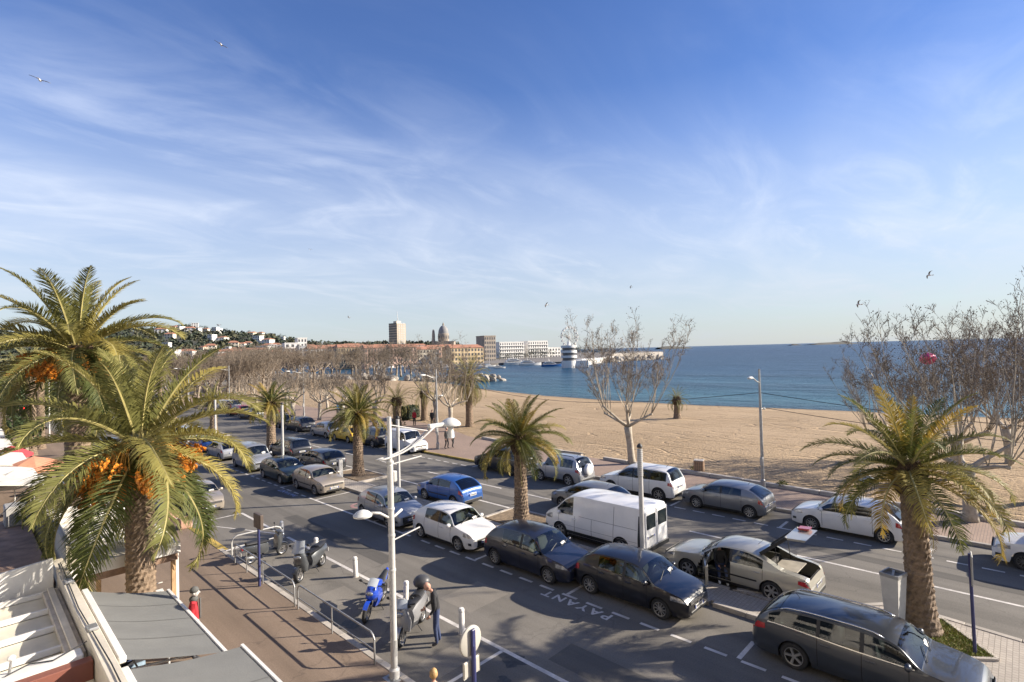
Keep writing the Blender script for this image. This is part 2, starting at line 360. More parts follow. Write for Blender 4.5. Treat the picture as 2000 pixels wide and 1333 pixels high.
# near island with pavers, its bed and the smaller palm islands
isl = struct(MB().prism([(16.25, -30), (19.1, -30), (19.15, .3), (19.3, 1.5), (19.45, 2.4), (19.3, 3.2), (18.75, 3.75), (17.42, 7.1), (17.3, 4.38), (16.25, 4.38)], -.3, .118).build('median_island', M_MEDPAVE))
M_SOIL = mat('dry_soil', (.20, .145, .09), .95, var=.35, vscale=6, bump=.6, bscale=18)
KST = MB().bbox(-.09, .09, -.495, .495, -.1, .135, .015).mesh('kerb_stone', M_KERB)
KSY = MB().bbox(-.09, .09, -.495, .495, -.1, .135, .015).mesh('yellow_kerb_stone', M_YKERB)
def kerb(parent, pts, me=None):
    me = me or KST
    for (x0, y0), (x1, y1) in zip(pts, pts[1:]):
        ln = sqrt((x1-x0)**2+(y1-y0)**2); n = max(1, round(ln)); a = atan2(y1-y0, x1-x0)-pi/2
        for i in range(n):
            f = (i+.5)/n
            o = meshobj('kerb_stone', me, parent, (x0+(x1-x0)*f, y0+(y1-y0)*f, RND.uniform(-.004, .004)), (0, 0, a+RND.uniform(-.006, .006)), (1, ln/n, 1))
kerb(walk, [(7.52, 2), (7.52, 24.4)]); kerb(walk, [(7.52, 24.5), (7.52, 29)], KSY); kerb(walk, [(7.52, 29), (7.52, 70)])
kerb(med, [(16.16, 7.3), (16.16, 70)]); kerb(med, [(17.39, 7.2), (17.39, 15.3)]); kerb(med, [(17.39, 18.9), (17.39, 30.4)]); kerb(med, [(17.39, 34), (17.39, 44.5)])
kerb(isl, [(16.16, -6), (16.16, 7.2)]); kerb(isl, [(17.5, 7.0), (18.84, 3.8), (19.4, 3.25), (19.55, 2.4), (19.4, 1.45), (19.25, .3), (19.2, -5)])
kerb(prom, [(27.46, -6), (27.46, 27.2), (26.1, 29.0)]); kerb(prom, [(26.1, 29.05), (26.1, 35.2), (26.8, 36.6)], KSY); kerb(prom, [(26.8, 36.7), (26.8, 80)])
for (yc, half) in ((17.1, 1.75), (32.2, 1.8), (46.2, 1.7), (61.6, 1.7), (77, 1.7)):
    x0 = 15.3 if yc > 30 and yc < 34 else 17.48
    il = struct(MB().box(17.48, 19.35, yc-half, yc+half, -.3, .10).build('palm_island', M_SOIL))
    kerb(il, [(17.5, yc-half-.09), (19.45, yc-half-.09), (19.45, yc+half+.09), (17.5, yc+half+.09)])
# low beach wall, block by block
BW = MB().bbox(-.14, .14, -.985, .985, -.2, .30, .02).mesh('wall_block', M_CONC)
bw = empty('beach_wall', (31, 0, 0), 0, 'low pale concrete wall between the promenade and the sand', 'wall')
y = -8.0
while y < 36:
    x = interp(BWALL, y+1); a = atan2(interp(BWALL, y+2)-interp(BWALL, y), 2)
    if not (20.2 < y < 22.5): meshobj('wall_block', BW, bw, (x-31, y+1, RND.uniform(-.01, .01)), (0, 0, -a))
    y += 2
# ---- painted markings
def mark(parent, x0, x1, y0, y1, m=None, z=.004, name='road_marking'):
    MB().add([(x0, y0, z), (x1, y0, z), (x1, y1, z), (x0, y1, z)], [(0, 1, 2, 3)]).build(name, m or M_PAINT, parent)
mark(road, 10.08, 10.21, -2, 24.0); mark(road, 10.08, 10.21, 24.9, 29.6)
mark(road, 7.9, 10.07, 10.32, 10.43); mark(road, 7.7, 10.07, 24.3, 24.42); mark(road, 7.7, 10.07, 29.5, 29.6)
MB().add([(8.2, 28.9, .004), (8.28, 28.85, .004), (10.05, 24.9, .004), (9.95, 24.9, .004)], [(0, 1, 2, 3)]).build('road_marking', M_PAINT, road)
DSH = MB().add([(-.055, -.3, 0), (.055, -.3, 0), (.055, .3, 0), (-.055, .3, 0)], [(0, 1, 2, 3)]).mesh('dash', M_PAINT)
for i in range(-4, 60):
    y = 14.16-.3-.967*i if i >= 0 else 0
for i in range(-56, 16):
    y = 13.86-.967*i
    if 19.6 < y < 29.2: continue
    meshobj('lane_dash', DSH, road, (13.78, y, .004))
    meshobj('lane_dash', DSH, road, (24.9, y-.25, .004))
mark(road, 13.72, 13.84, 19.8, 29.0)
for y in (5.55, 11.1, 15.6, 20.4, 22.9, 28.9, 33.4, 38.3, 43.2):
    lng = y in (20.4, 22.9, 28.9)
    mark(road, 13.85, 16.0 if lng else 14.9, y-.06, y+.06)
for y in (2.82, 8.0, 13.2, 18.2, 23.0, 28.2, 38, 43, 48): mark(road, 24.97, 26.0, y-.06, y+.06)
for y0, y1 in ((-6, -1.5), (-.8, 2.7), (3.8, 6.5), (9.0, 10.8), (13.2, 16), (18.4, 20.6), (22.4, 24.6), (27.2, 29.5), (33, 35.2), (38, 40.5), (44, 46.5)): mark(road, 22.0, 22.12, y0, y1)
mark(road, 19.5, 19.64, 18.0, 30.3); mark(road, 19.5, 19.62, 34.1, 44.4); mark(road, 7.72, 7.85, 24.5, 28.7, M_YPAINT)
def ptext(txt, x, y, size, rz, m):
    cu = bpy.data.curves.new('t', 'FONT'); cu.body = txt; cu.size = size; cu.space_character = 1.3; cu.offset = .012
    o = bpy.data.objects.new('t', cu); COL.objects.link(o)
    dg = bpy.context.evaluated_depsgraph_get(); dg.update()
    me = bpy.data.meshes.new_from_object(o.evaluated_get(dg)); bpy.data.objects.remove(o)
    me.materials.clear(); me.materials.append(m)
    return me
meshobj('painted_word', ptext('PAYANT', 0, 0, .50, 0, M_PAINT), road, (13.62, 9.15, .005), (0, 0, pi/2), (1.15, 1, 1))
meshobj('painted_word', ptext('PAYANT', 0, 0, .42, 0, M_BPAINT), road, (13.6, 30.6, .005), (0, 0, pi/2), (1.15, 1, 1))
lg = MB().lathe([(.55, 0), (.38, 0)], 20); lg.add([(-.1, -.5, 0), (.08, -.5, 0), (.15, .4, 0), (-.05, .4, 0)], [(0, 1, 2, 3)]); lg.build('painted_symbol', M_RPAINT, road, loc=(14.9, 25.9, .005))
M_PATCH = asphalt_mat('asphalt_patch', (.115, .105, .092), (.14, .13, .115), 9)
M_PATCHL = asphalt_mat('asphalt_patch_light', (.24, .215, .18), (.27, .245, .21), 5)
for i, (x0, x1, y0, y1) in enumerate(((10.9, 12.6, 12.6, 14.1), (11.2, 11.9, 18, 27), (12.4, 13.4, 30.5, 33.2), (20.2, 21.5, 9.5, 13.4), (22.6, 24.2, 17.2, 19.4), (20.6, 21.1, 20, 36), (8.2, 9.6, 10.7, 11.6), (10.6, 11.6, 6.5, 9.2), (23.0, 23.6, -2, 9), (8.3, 9.3, 16.2, 17.4), (14.4, 15.6, 24.2, 25.0))):
    mark(road, x0, x1, y0, y1, M_PATCH if i % 3 else M_PATCHL, .0022, 'asphalt_patch')
M_OIL = mat('oil_stain', (.045, .042, .038), .55, var=.4, vscale=9)
for i in range(26):
    q = random.Random(500+i); cx_, cy_ = (q.choice((14.9, 15.1, 18.4, 26.2, 25.8)), q.uniform(3, 50)) if i < 16 else (q.uniform(8, 10), q.uniform(9, 24)); n_ = 14; rr_ = q.uniform(.12, .42)
    MB().add([(cx_, cy_, .0030)]+[(cx_+rr_*q.uniform(.5, 1.1)*cos(2*pi*k/n_), cy_+rr_*q.uniform(.5, 1.3)*sin(2*pi*k/n_), .0030) for k in range(n_)], [(0, k+1, (k+1) % n_+1) for k in range(n_)]).build('oil_stain', M_OIL, road)
# manholes
for x, y in ((12.2, 33), (20.9, 25), (9.0, 26.8), (23.5, 32)):
    MB().lathe([(.33, .0), (.33, .006), (.0, .006)], 18).build('manhole_cover', mat('cast_iron', (.08, .075, .07), .6, .5, var=.2), road, loc=(x, y, .001))
# grass bed round the nearest median palm
BED = [(17.1, 3.25), (18.5, 3.55), (19.2, 3.0), (19.25, 1.9), (17.7, .72), (17.2, 1.4)]
bedo = MB().prism(BED, .05, .135).build('planting_bed', mat('bed_turf', (.25, .215, .085), .95, var=.4, vscale=5, bump=.5, bscale=25), isl)
def inpoly(x, y, P):
    c = False
    for i in range(len(P)):
        (x1, y1), (x2, y2) = P[i], P[i-1]
        if (y1 > y) != (y2 > y) and x < (x2-x1)*(y-y1)/(y2-y1)+x1: c = not c
    return c
g = MB(); rr = random.Random(8)
while len(g.f) < 5200:
    x, y = rr.uniform(17.1, 19.3), rr.uniform(.7, 3.6)
    if not inpoly(x, y, BED) or (rr.random() > .35+.65*smooth((2.6-y)/1.4)): continue
    a = rr.uniform(0, 2*pi); hh = rr.uniform(.03, .10); w = .012; lx, ly = rr.uniform(-.05, .05), rr.uniform(-.05, .05)
    g.add([(x-w*cos(a), y-w*sin(a), .13), (x+w*cos(a), y+w*sin(a), .13), (x+lx, y+ly, .13+hh)], [(0, 1, 2)], rr.choice((0, 0, 1)))
tag(g.build('grass', [mat('grass_green', (.17, .21, .035), .8, var=.3, vscale=3), mat('grass_dry', (.26, .21, .08), .85)]), 'short patchy green grass growing in the median bed', 'grass', None, 'stuff')
kb = MB()
KE = MB().bbox(-.05, .05, -.33, .33, 0, .15, .01).mesh('edging_block', M_CONC)
for i in range(len(BED)):
    (x0, y0), (x1, y1) = BED[i], BED[(i+1) % len(BED)]
    ln = sqrt((x1-x0)**2+(y1-y0)**2); n = max(1, round(ln/.67)); a = atan2(y1-y0, x1-x0)-pi/2
    for k in range(n):
        f = (k+.5)/n; meshobj('edging_block', KE, isl, (x0+(x1-x0)*f, y0+(y1-y0)*f, .03), (0, 0, a), (1, ln/n/.67, 1))
# ================================================================ vehicles
def pchip(pts):
    xs = [p[0] for p in pts]; ys = [p[1] for p in pts]; n = len(xs)
    h = [xs[i+1]-xs[i] for i in range(n-1)]; d = [(ys[i+1]-ys[i])/h[i] for i in range(n-1)]
    m = [0.0]*n; m[0] = d[0]; m[-1] = d[-1]
    for i in range(1, n-1):
        if d[i-1]*d[i] <= 0: m[i] = 0
        else:
            w1 = 2*h[i]+h[i-1]; w2 = h[i]+2*h[i-1]; m[i] = (w1+w2)/(w1/d[i-1]+w2/d[i])
    def f(x):
        if x <= xs[0]: return ys[0]
        if x >= xs[-1]: return ys[-1]
        i = 0
        while x > xs[i+1]: i += 1
        t = (x-xs[i])/h[i]; t2, t3 = t*t, t*t*t
        return (2*t3-3*t2+1)*ys[i]+(t3-2*t2+t)*h[i]*m[i]+(-2*t3+3*t2)*ys[i+1]+(t3-t2)*h[i]*m[i+1]
    return f
def glassmat(name, tint):
    m = bpy.data.materials.new(name); m.use_nodes = True; t = m.node_tree; t.nodes.clear(); MATS[name] = m
    tr = N(t, 'ShaderNodeBsdfTransparent'); tr.inputs[0].default_value = (*tint, 1); gl = N(t, 'ShaderNodeBsdfGlossy', i_Roughness=.03); gl.inputs[0].default_value = (.95, .97, 1, 1)
    fr = N(t, 'ShaderNodeFresnel', i_IOR=1.52); ml = N(t, 'ShaderNodeMath', operation='MULTIPLY_ADD', n_1=1.25, n_2=.01); L(t, fr.outputs[0], ml.inputs[0])
    ms = N(t, 'ShaderNodeMixShader'); L(t, ml.outputs[0], ms.inputs[0]); L(t, tr.outputs[0], ms.inputs[1]); L(t, gl.outputs[0], ms.inputs[2]); o = N(t, 'ShaderNodeOutputMaterial'); L(t, ms.outputs[0], o.inputs[0]); return m
M_GLASS = glassmat('car_glass', (.30, .34, .33)); M_GLASSB = glassmat('car_windscreen', (.58, .66, .63))
M_DKGLASS = mat('dark_glass', (.014, .020, .022), .05, 0, .6)
M_TYRE = mat('tyre_rubber', (.018, .018, .019), .8, var=.3, vscale=6)
M_RIM = mat('alloy_rim', (.44, .43, .41), .38, .75, var=.12, vscale=9)
M_RIMD = mat('dark_rim', (.10, .10, .10), .45, .5)
M_BLK = mat('black_plastic', (.022, .022, .023), .55)
M_UNDER = mat('wheel_well', (.010, .010, .010), .9)
M_LAMP = mat('headlamp', (.30, .31, .33), .12, .5, .8, coat=.9, var=.5, vscale=14)
M_RED = mat('tail_lamp', (.36, .015, .02), .18, 0, .6, coat=.8)
M_AMB = mat('indicator_lamp', (.62, .22, .03), .25, 0, .6, coat=.5)
M_PLATE = mat('number_plate', (.68, .67, .63), .5)
M_PLTXT = mat('plate_print', (.03, .03, .04), .6)
M_PLBLUE = mat('plate_blue', (.03, .06, .30), .5)
M_CHROME = mat('chrome_trim', (.62, .61, .60), .22, .95)
M_SEAT = mat('car_interior', (.028, .026, .025), .85)
def paint(name, c, metal=.0, rough=.32): return mat('paint_'+name, c, rough, metal, .5, coat=.9, var=.05, vscale=1.2, dirt=.12)
WHEELS = {}
def wheel_meshes(r, w, spokes, dark):
    k = (round(r, 3), w, spokes, dark)
    if k in WHEELS: return WHEELS[k]
    t = MB().lathe([(r*.64, -w/2), (r*.90, -w/2), (r*.985, -w*.36), (r, -w*.15), (r, w*.15), (r*.985, w*.36), (r*.90, w/2), (r*.64, w/2), (r*.60, w*.3), (r*.60, -w*.3), (r*.64, -w/2)], 28, axis='y')
    # rim faces +y
    rm = MB().lathe([(r*.665, w*.50), (r*.62, w*.52), (r*.58, w*.40), (r*.57, w*.10), (r*.0, w*.08)], 28, axis='y', m=1)
    rm.lathe([(r*.67, w*.47), (r*.665, w*.53), (r*.60, w*.50)], 28, axis='y', m=0)
    rm.lathe([(r*.17, w*.30), (r*.16, w*.46), (r*.0, w*.47)], 14, axis='y', m=0)
    for i in range(spokes):
        a = 2*pi*i/spokes; ca, sa = cos(a), sin(a); wi, wo = r*.085*(1 if spokes < 8 else .62), r*.10*(1.15 if spokes < 8 else .62)
        def P(rad, off, yy): return (rad*ca-off*sa, yy, rad*sa+off*ca)
        rm.hexa([P(r*.12, -wi, w*.26), P(r*.12, wi, w*.26), P(r*.62, wo, w*.36), P(r*.62, -wo, w*.36), P(r*.12, -wi*.8, w*.46), P(r*.12, wi*.8, w*.46), P(r*.62, wo*.8, w*.49), P(r*.62, -wo*.8, w*.49)], 0)
    me = (t.mesh('tyre', M_TYRE, True, 40), rm.mesh('rim', [M_RIMD if dark else M_RIM, M_UNDER], True, 35))
    WHEELS[k] = me
    return me
M_SEATS = [mat('seat_dark', (.03, .03, .032), .85), mat('seat_grey', (.10, .10, .10), .85), mat('seat_pale', (.24, .23, .20), .85)]; M_DASH = mat('dashboard_plastic', (.022, .022, .022), .7)
SMC = {}
def seat_mesh(m):
    if ('s', m.name) in SMC: return SMC['s', m.name]
    q = MB(); q.bbox(-.05, .46, -.25, .25, .38, .58, .06); q.loft([[(x-.0, -w, z), (x+.13, -w, z), (x+.13, w, z), (x, w, z)] for x, w, z in ((-.12, .22, .48), (-.20, .25, .75), (-.30, .22, 1.04))], True, True, True); q.bbox(-.36, -.25, -.12, .12, 1.06, 1.23, .04)
    SMC['s', m.name] = q.mesh('front_seat', m, True, 50); return SMC['s', m.name]
def bench_mesh(m):
    if ('b', m.name) in SMC: return SMC['b', m.name]
    q = MB(); q.bbox(-.05, .42, -.62, .62, .38, .56, .06); q.bbox(-.2, -.05, -.62, .62, .45, .96, .05)
    for y in (-.38, .38): q.bbox(-.2, -.1, y-.11, y+.11, .97, 1.12, .03)
    SMC['b', m.name] = q.mesh('rear_seat', m, True, 50); return SMC['b', m.name]
class Body:
    """Car body surface from a side profile, a plan shape and a cross section; +x is forward, +y is the car's left."""
    def __init__(s, S):
        s.S = S; s.L = S['L']; s.W = S['W']; s.gc = S.get('gc', .19)
        s.top = pchip(S['top']); s.belt0 = pchip(S['belt']); h = s.L/2; s.h = h; s.r = S['r']
        ft, rt = S.get('ft', .80), S.get('rt', .86)
        s.hwf = pchip([(-h, rt), (-h+.06, rt+.055), (-h+.18, rt+(1-rt)*.72), (-h+.55, .985), (-.2, 1.0), (h-1.0, .985), (h-.5, ft+(1-ft)*.78), (h-.2, ft+(1-ft)*.48), (h-.06, ft+.05), (h, ft)])
        s.xf = S['xf']; s.xr = S['xr']; s.tum = S.get('tum', .34); s.arch = s.r*S.get('archk', 1.13)
    def hw(s, x): return s.W/2*s.hwf(x)
    def belt(s, x): return min(s.belt0(x), s.top(x)-.045)
    def zb(s, x):
        z = s.gc
        e = s.h-abs(x)
        if e < .25: z += .05*(1-e/.25)
        for c in (s.xf, s.xr):
            d = abs(x-c)
            if d < s.arch: z = max(z, s.r+sqrt(s.arch**2-d*d))
        return z
    def edge(s, x):  # roof-edge (y,z)
        b, t = s.belt(x), s.top(x); hh = t-b; drop = .035+.05*min(1, hh/.4)
        return s.hw(x)*.955-s.tum*max(0, hh-.05), t-drop*min(1, hh/.06)
    def ys(s, x, z):
        b = s.belt(x); hw = s.hw(x)
        if z <= b:
            zm = s.gc+(b-s.gc)*.52; u = (z-zm)/max(.05, (b-zm)); k = .045*u*u if u > 0 else .055*u*u*min(1.2, ((zm-s.gc)/(b-zm))**2 if b > zm else 1)
            return hw*(1-k)
        ey, ez = s.edge(x); t = min(1, (z-b)/max(.01, ez-b)); y0 = hw*.955
        return y0+(ey-y0)*(t+.22*t*(t-1))
    def zs(s, x, y):
        ey, ez = s.edge(x); u = min(1, abs(y)/max(.05, ey)); t = s.top(x)
        return t-(t-ez)*(u**2.6)
    def section(s, x, nl, nu, nr):
        zb, b = s.zb(x), s.belt(x); zb = min(zb, b-.02); P = [(0, zb), (s.hw(x)*.6, zb), (s.ys(x, zb)-.03, zb)]
        for i in range(nl+1): z = zb+(b-zb)*i/nl; P.append((s.ys(x, z), z))
        ey, ez = s.edge(x)
        hh = ez-b; lo = b+min(.03, .3*hh); hi = min(max(ez-.045, lo+.001), b+.92*hh) if hh > .002 else lo
        if hh < .04: lo, hi = b+.3*hh, b+.7*hh
        for i in range(nu-1): z = lo+(hi-lo)*i/(nu-2); P.append((s.ys(x, z), z))
        P.append((s.ys(x, ez), ez))
        for f in (.95, .75, .5, .25, 0): y = ey*f; P.append((y, s.zs(x, y)))
        return P
    def stations(s):
        h = s.h; X = {round(-h+q, 4) for q in (0, .03, .08, .15, .25, .38)} | {round(h-q, 4) for q in (0, .03, .08, .15, .25, .38)}
        for c in (s.xf, s.xr):
            for k in range(-10, 11): X.add(round(c+s.arch*sin(pi/2*k/10), 4))
            X.add(round(c+s.arch*1.002, 4)); X.add(round(c-s.arch*1.002, 4))
        for p in s.S['top']: X.add(round(p[0], 4))
        for a in s.holes_x(): X.add(round(a, 4))
        x = -h+.5
        while x < h-.5: X.add(round(x, 4)); x += .085
        X = sorted(q for q in X if -h <= q <= h); out = [X[0]]
        for q in X[1:]:
            if q-out[-1] > .0011: out.append(q)
        return out
    def holes_x(s):
        S = s.S; return [q for w in S['side'] for q in w]+[S['cowl']-.05, S['roof_f']+.07]+([] if S.get('van') else [S['roof_r']-.05, S['tail']+.06])
    def is_hole(s, xm, j, nl, nu):
        S = s.S; a = 4+nl
        if a <= j < a+nu-2: return any(min(w) < xm < max(w) for w in S['side']) and s.edge(xm)[1]-s.belt(xm) > .10
        if j >= 3+nl+nu+1:
            if S['roof_f']+.07 < xm < S['cowl']-.05: return True
            if not S.get('van') and S['tail']+.06 < xm < S['roof_r']-.05 and j >= 3+nl+nu+(1 if S.get('rwk', .88) > .93 else 2): return True
        return False
    def mesh(s, skip=None):
        nl, nu, nr = 6, 6, 5; b = MB(); X = s.stations(); secs = [s.section(x, nl, nu, nr) for x in X]; n = len(secs[0])
        for sd in (1, -1):
            for i in range(len(X)-1):
                for j in range(n-1):
                    q = [(X[i], sd*secs[i][j][0], secs[i][j][1]), (X[i+1], sd*secs[i+1][j][0], secs[i+1][j][1]), (X[i+1], sd*secs[i+1][j+1][0], secs[i+1][j+1][1]), (X[i], sd*secs[i][j+1][0], secs[i][j+1][1])]
                    if s.is_hole((X[i]+X[i+1])/2, j, nl, nu): continue
                    if skip:
                        cxx = sum(p[0] for p in q)/4; cyy = sum(p[1] for p in q)/4; czz = sum(p[2] for p in q)/4
                        if skip(cxx, cyy, czz, j): continue
                    b.add(q if sd < 0 else q[::-1], [(0, 1, 2, 3)], 1 if j < 3 else 0)
            # end caps, drawn in slightly for rounded bumpers
            for e, i, dx in ((1, -1, .035), (-1, 0, -.03)):
                P = secs[i]; zc = sum(p[1] for p in P)/len(P)
                P2 = [(p[0]*.93, zc+(p[1]-zc)*.90) for p in P]
                for j in range(n-1):
                    q = [(X[i], sd*P[j][0], P[j][1]), (X[i]+dx, sd*P2[j][0], P2[j][1]), (X[i]+dx, sd*P2[j+1][0], P2[j+1][1]), (X[i], sd*P[j+1][0], P[j+1][1])]
                    b.add(q if (sd*e) < 0 else q[::-1], [(0, 1, 2, 3)])
                lo, hi = 0, n-1
                while hi-lo > 1:
                    ids = [lo, lo+1, hi] if hi-lo == 2 else [lo, lo+1, hi-1, hi]
                    q = [(X[i]+dx, sd*P2[k][0], P2[k][1]) for k in ids]
                    b.add(q if (sd*e) > 0 else q[::-1], [tuple(range(len(q)))]); lo += 1; hi -= 1
        me = b.mesh('body', [s.S['paint'], M_UNDER], True)
        bm = bmesh.new(); bm.from_mesh(me); bmesh.ops.remove_doubles(bm, verts=bm.verts, dist=.0006); bmesh.ops.recalc_face_normals(bm, faces=bm.faces); bm.to_mesh(me); bm.free()
        me.set_sharp_from_angle(angle=radians(38))
        return me
    # ---- panels that sit on the body surface
    def side(s, mb, sd, x0, x1, zlo, zhi, off=.006, nu=12, nv=5, m=0):
        if x0 > x1: x0, x1 = x1, x0
        def f(u, v):
            x = x0+(x1-x0)*u; a, b_ = zlo(x) if callable(zlo) else zlo, zhi(x) if callable(zhi) else zhi
            z = a+(b_-a)*v; return (x, sd*(s.ys(x, z)+off), z)
        return mb.grid(f, nu, nv, m, flip=sd > 0)
    def upper(s, mb, xa, xb, ky, off=.007, nu=10, nv=12, m=0):
        def f(u, v):
            x = xa+(xb-xa)*u; ey, ez = s.edge(x); y = (2*v-1)*ey*(ky(u) if callable(ky) else ky); z = s.zs(x, y)
            e = .01; dz = (s.top(x+e)-s.top(x-e))/(2*e); nl_ = sqrt(1+dz*dz); return (x-dz/nl_*off, y, z+off/nl_)
        return mb.grid(f, nu, nv, m, flip=xa > xb)
def plate(parent, x, z, sgn, w=.52, tilt=0.0, y0=0.0):
    p = MB(); x2 = x+sgn*.012; p.hexa([(x, y0-w/2, z-.055), (x, y0+w/2, z-.055), (x2, y0+w/2, z-.055), (x2, y0-w/2, z-.055), (x, y0-w/2, z+.055), (x, y0+w/2, z+.055), (x2, y0+w/2, z+.055), (x2, y0-w/2, z+.055)])
    x3 = x2+sgn*.003
    def q(a, b_, c, d, m): p.add([(x3, y0+a, z+c), (x3, y0+b_, z+c), (x3, y0+b_, z+d), (x3, y0+a, z+d)], [(0, 1, 2, 3)], m)
    q(-w/2, -w/2+.045, -.05, .05, 2); q(w/2-.045, w/2, -.05, .05, 2)
    for i in range(7):
        a = -w/2+.075+i*(w-.15)/7+(0 if i in (0, 1, 5, 6) else .0); q(a+.006, a+.042, -.032, .032, 1)
    p.build('number_plate', [M_PLATE, M_PLTXT, M_PLBLUE], parent)
def make_car(S, name, label, loc, rz, cat='car', group=None):
    B = Body(S); h = B.h; root = empty(name, loc, rz, label, cat, group); pm = S['paint']
    body = meshobj('body', B.mesh(S.get('skip')), root)
    cowl, rf, rrr, tail = S['cowl'], S['roof_f'], S['roof_r'], S['tail']
    wlo = lambda x: B.belt(x)+.03
    whi = lambda x: max(B.edge(x)[1]-.045, B.belt(x)+.031)
    # cabin seen through the glass
    fx_ = rf-.18; zf = .34
    MB().box(tail+.25, cowl-.1, -B.W*.44, B.W*.44, zf-.03, zf).build('cabin_floor', M_SEAT, root)
    if not S.get('open_door'):
        sm = S.get('seatm', M_SEATS[len(label) % 3])
        for yy in (.36, -.36): meshobj('front_seat', seat_mesh(sm), root, (fx_-.15, yy, 0 if not S.get('van') else .22))
        if not S.get('van') and fx_-1.0 > tail+.3: meshobj('rear_seat', bench_mesh(sm), root, (fx_-1.02, 0, 0))
        zd = B.belt(cowl-.2)-.02; MB().bbox(cowl-.55, cowl-.08, -B.W*.41, B.W*.41, zd-.28, zd+.02, .05).build('dashboard', M_DASH, root)
        MB().lathe([(.165, 0), (.185, .015), (.165, .03), (.15, .015), (.165, 0)], 14, (cowl-.62, .36, zd+.0), 'x').build('steering_wheel', M_BLK, root)
    # windscreen and rear window
    g = MB(); B.upper(g, cowl-.04, rf+.06, .965); ws = g.build('windscreen', M_GLASSB, root, True)
    if S.get('van'):
        pass
    elif not S.get('open_hatch'):
        g = MB(); B.upper(g, rrr-.03, tail+.03, S.get('rwk', .88)); g.build('rear_window', M_GLASS, root, True)
    # wiper blades and dashboard edge
    for y0 in (-.45, .15):
        wp = MB(); p0 = (cowl+.02, y0, B.zs(cowl+.02, y0)+.02); p1 = (cowl-.13, y0+.5, B.zs(cowl-.13, min(.6, abs(y0+.5)))+.035); wp.cyl(p0, p1, .011, .008, 4); wp.build('wiper', M_BLK, root)
    if S.get('sticker', True):
        for yy, uu, wq in ((.42, .14, .07), (.30, .10, .05)):
            xs_ = cowl-.03+(rf+.05-cowl+.03)*uu; g = MB(); g.grid(lambda u, v: (xs_+.08*(u-.5), yy+wq*(2*v-1), B.zs(xs_+.08*(u-.5), yy)+.017), 1, 1); g.build('windscreen_sticker', M_PLATE, root)
    # side glass
    for sd in (1, -1):
        for k, (xa, xb) in enumerate(S['side']):
            if S.get('open_door') and sd == 1 and k == 0: continue
            g = MB(); B.side(g, sd, xa, xb, wlo, whi, nu=14, nv=4); g.build('window', M_GLASS, root, True)
        # pillar blackout between the panes
        if len(S['side']) > 1 and S.get('bpill', True):
            for (a, b_), (c, d) in zip(S['side'], S['side'][1:]):
                lo_, hi_ = min(a, b_), max(c, d)
                if lo_-hi_ < .25: g = MB(); B.side(g, sd, hi_, lo_, wlo, whi, .005, 2, 4); g.build('pillar_trim', M_BLK, root, True)
        # door shut lines, handle, sill trim
        for x in S['doors']:
            g = MB(); B.side(g, sd, x-.007, x+.007, lambda q: max(B.zb(q)+.05, .30), lambda x: B.belt(x)+.02, .003, 1, 8); g.build('door_seam', M_UNDER, root)
        for x in S.get('handles', [d+.17 for d in S['doors'][1:]]):
            z = B.belt(x)-.11; yy = B.ys(x, z); MB().bbox(x-.10, x+.10, sd*(yy-.01), sd*(yy+.03), z-.017, z+.017, .008).build('door_handle', S.get('hmat', pm), root)
        if S.get('sill', True):
            g = MB(); B.side(g, sd, B.xr+B.arch+.02, B.xf-B.arch-.02, B.gc+.005, B.gc+.09, .006, 10, 1); g.build('sill_trim', S.get('sillm', M_BLK), root, True)
        if S.get('strip'):
            g = MB(); B.side(g, sd, B.xr+B.arch+.06, B.xf-B.arch-.06, S['strip'], S['strip']+.055, .014, 10, 1); g.build('rubbing_strip', M_BLK, root, True)
        if S.get('chrome'):
            g = MB(); B.side(g, sd, S['side'][-1][1]-.02, S['side'][0][0]-.05, lambda x: B.belt(x)+.008, lambda x: B.belt(x)+.03, .010, 16, 1); g.build('chrome_strip', M_CHROME, root, True)
        # mirror
        xm = S['mirror']; zm = B.belt(xm)+.09; ym = B.ys(xm, B.belt(xm))
        g = MB().ell((xm, sd*(ym+.12), zm), (.075, .115, .085), 10, 6); g.hexa([(xm-.03, sd*(ym-.05), zm-.09), (xm+.05, sd*(ym-.05), zm-.09), (xm+.05, sd*(ym+.06), zm-.03), (xm-.03, sd*(ym+.06), zm-.03), (xm-.03, sd*(ym-.05), zm-.04), (xm+.05, sd*(ym-.05), zm-.04), (xm+.05, sd*(ym+.06), zm+.02), (xm-.03, sd*(ym+.06), zm+.02)])
        g.build('wing_mirror', S.get('mm', pm), root, True)
        # lamps
        hx, hz0, hz1 = S.get('head', (.46, .64, .75)); g = MB()
        B.side(g, sd, h-hx, h-.015, lambda x: hz0+.02*(h-x)/hx, lambda x: min(B.belt(x)-.012, hz1+.04*(h-x)/hx), .008, 10, 4); g.build('headlight', S.get('headm', M_LAMP), root, True)
        tx, tz0, tz1 = S['tl']; g = MB()
        B.side(g, sd, -h+.004, -h+tx, lambda x: tz0+S.get('tls', .06)*(x+h)/tx, lambda x: min(tz1, B.belt(x)-.01 if tz1 < B.belt(-h+.3)+.05 else tz1), .008, 8, 6)
        g.build('taillight', M_RED, root, True)
        if S.get('fog', True):
            B2 = MB(); B.side(B2, sd, h-.20, h-.05, .36, .46, .008, 4, 3); B2.build('fog_lamp', M_BLK, root, True)
    # nose: grille, lower intake, plate, badge
    fx = h+.037; zt = B.top(h); fw = B.hw(h)*.93
    zc_lo, zc_hi = B.zb(h)+.04, zt-.06
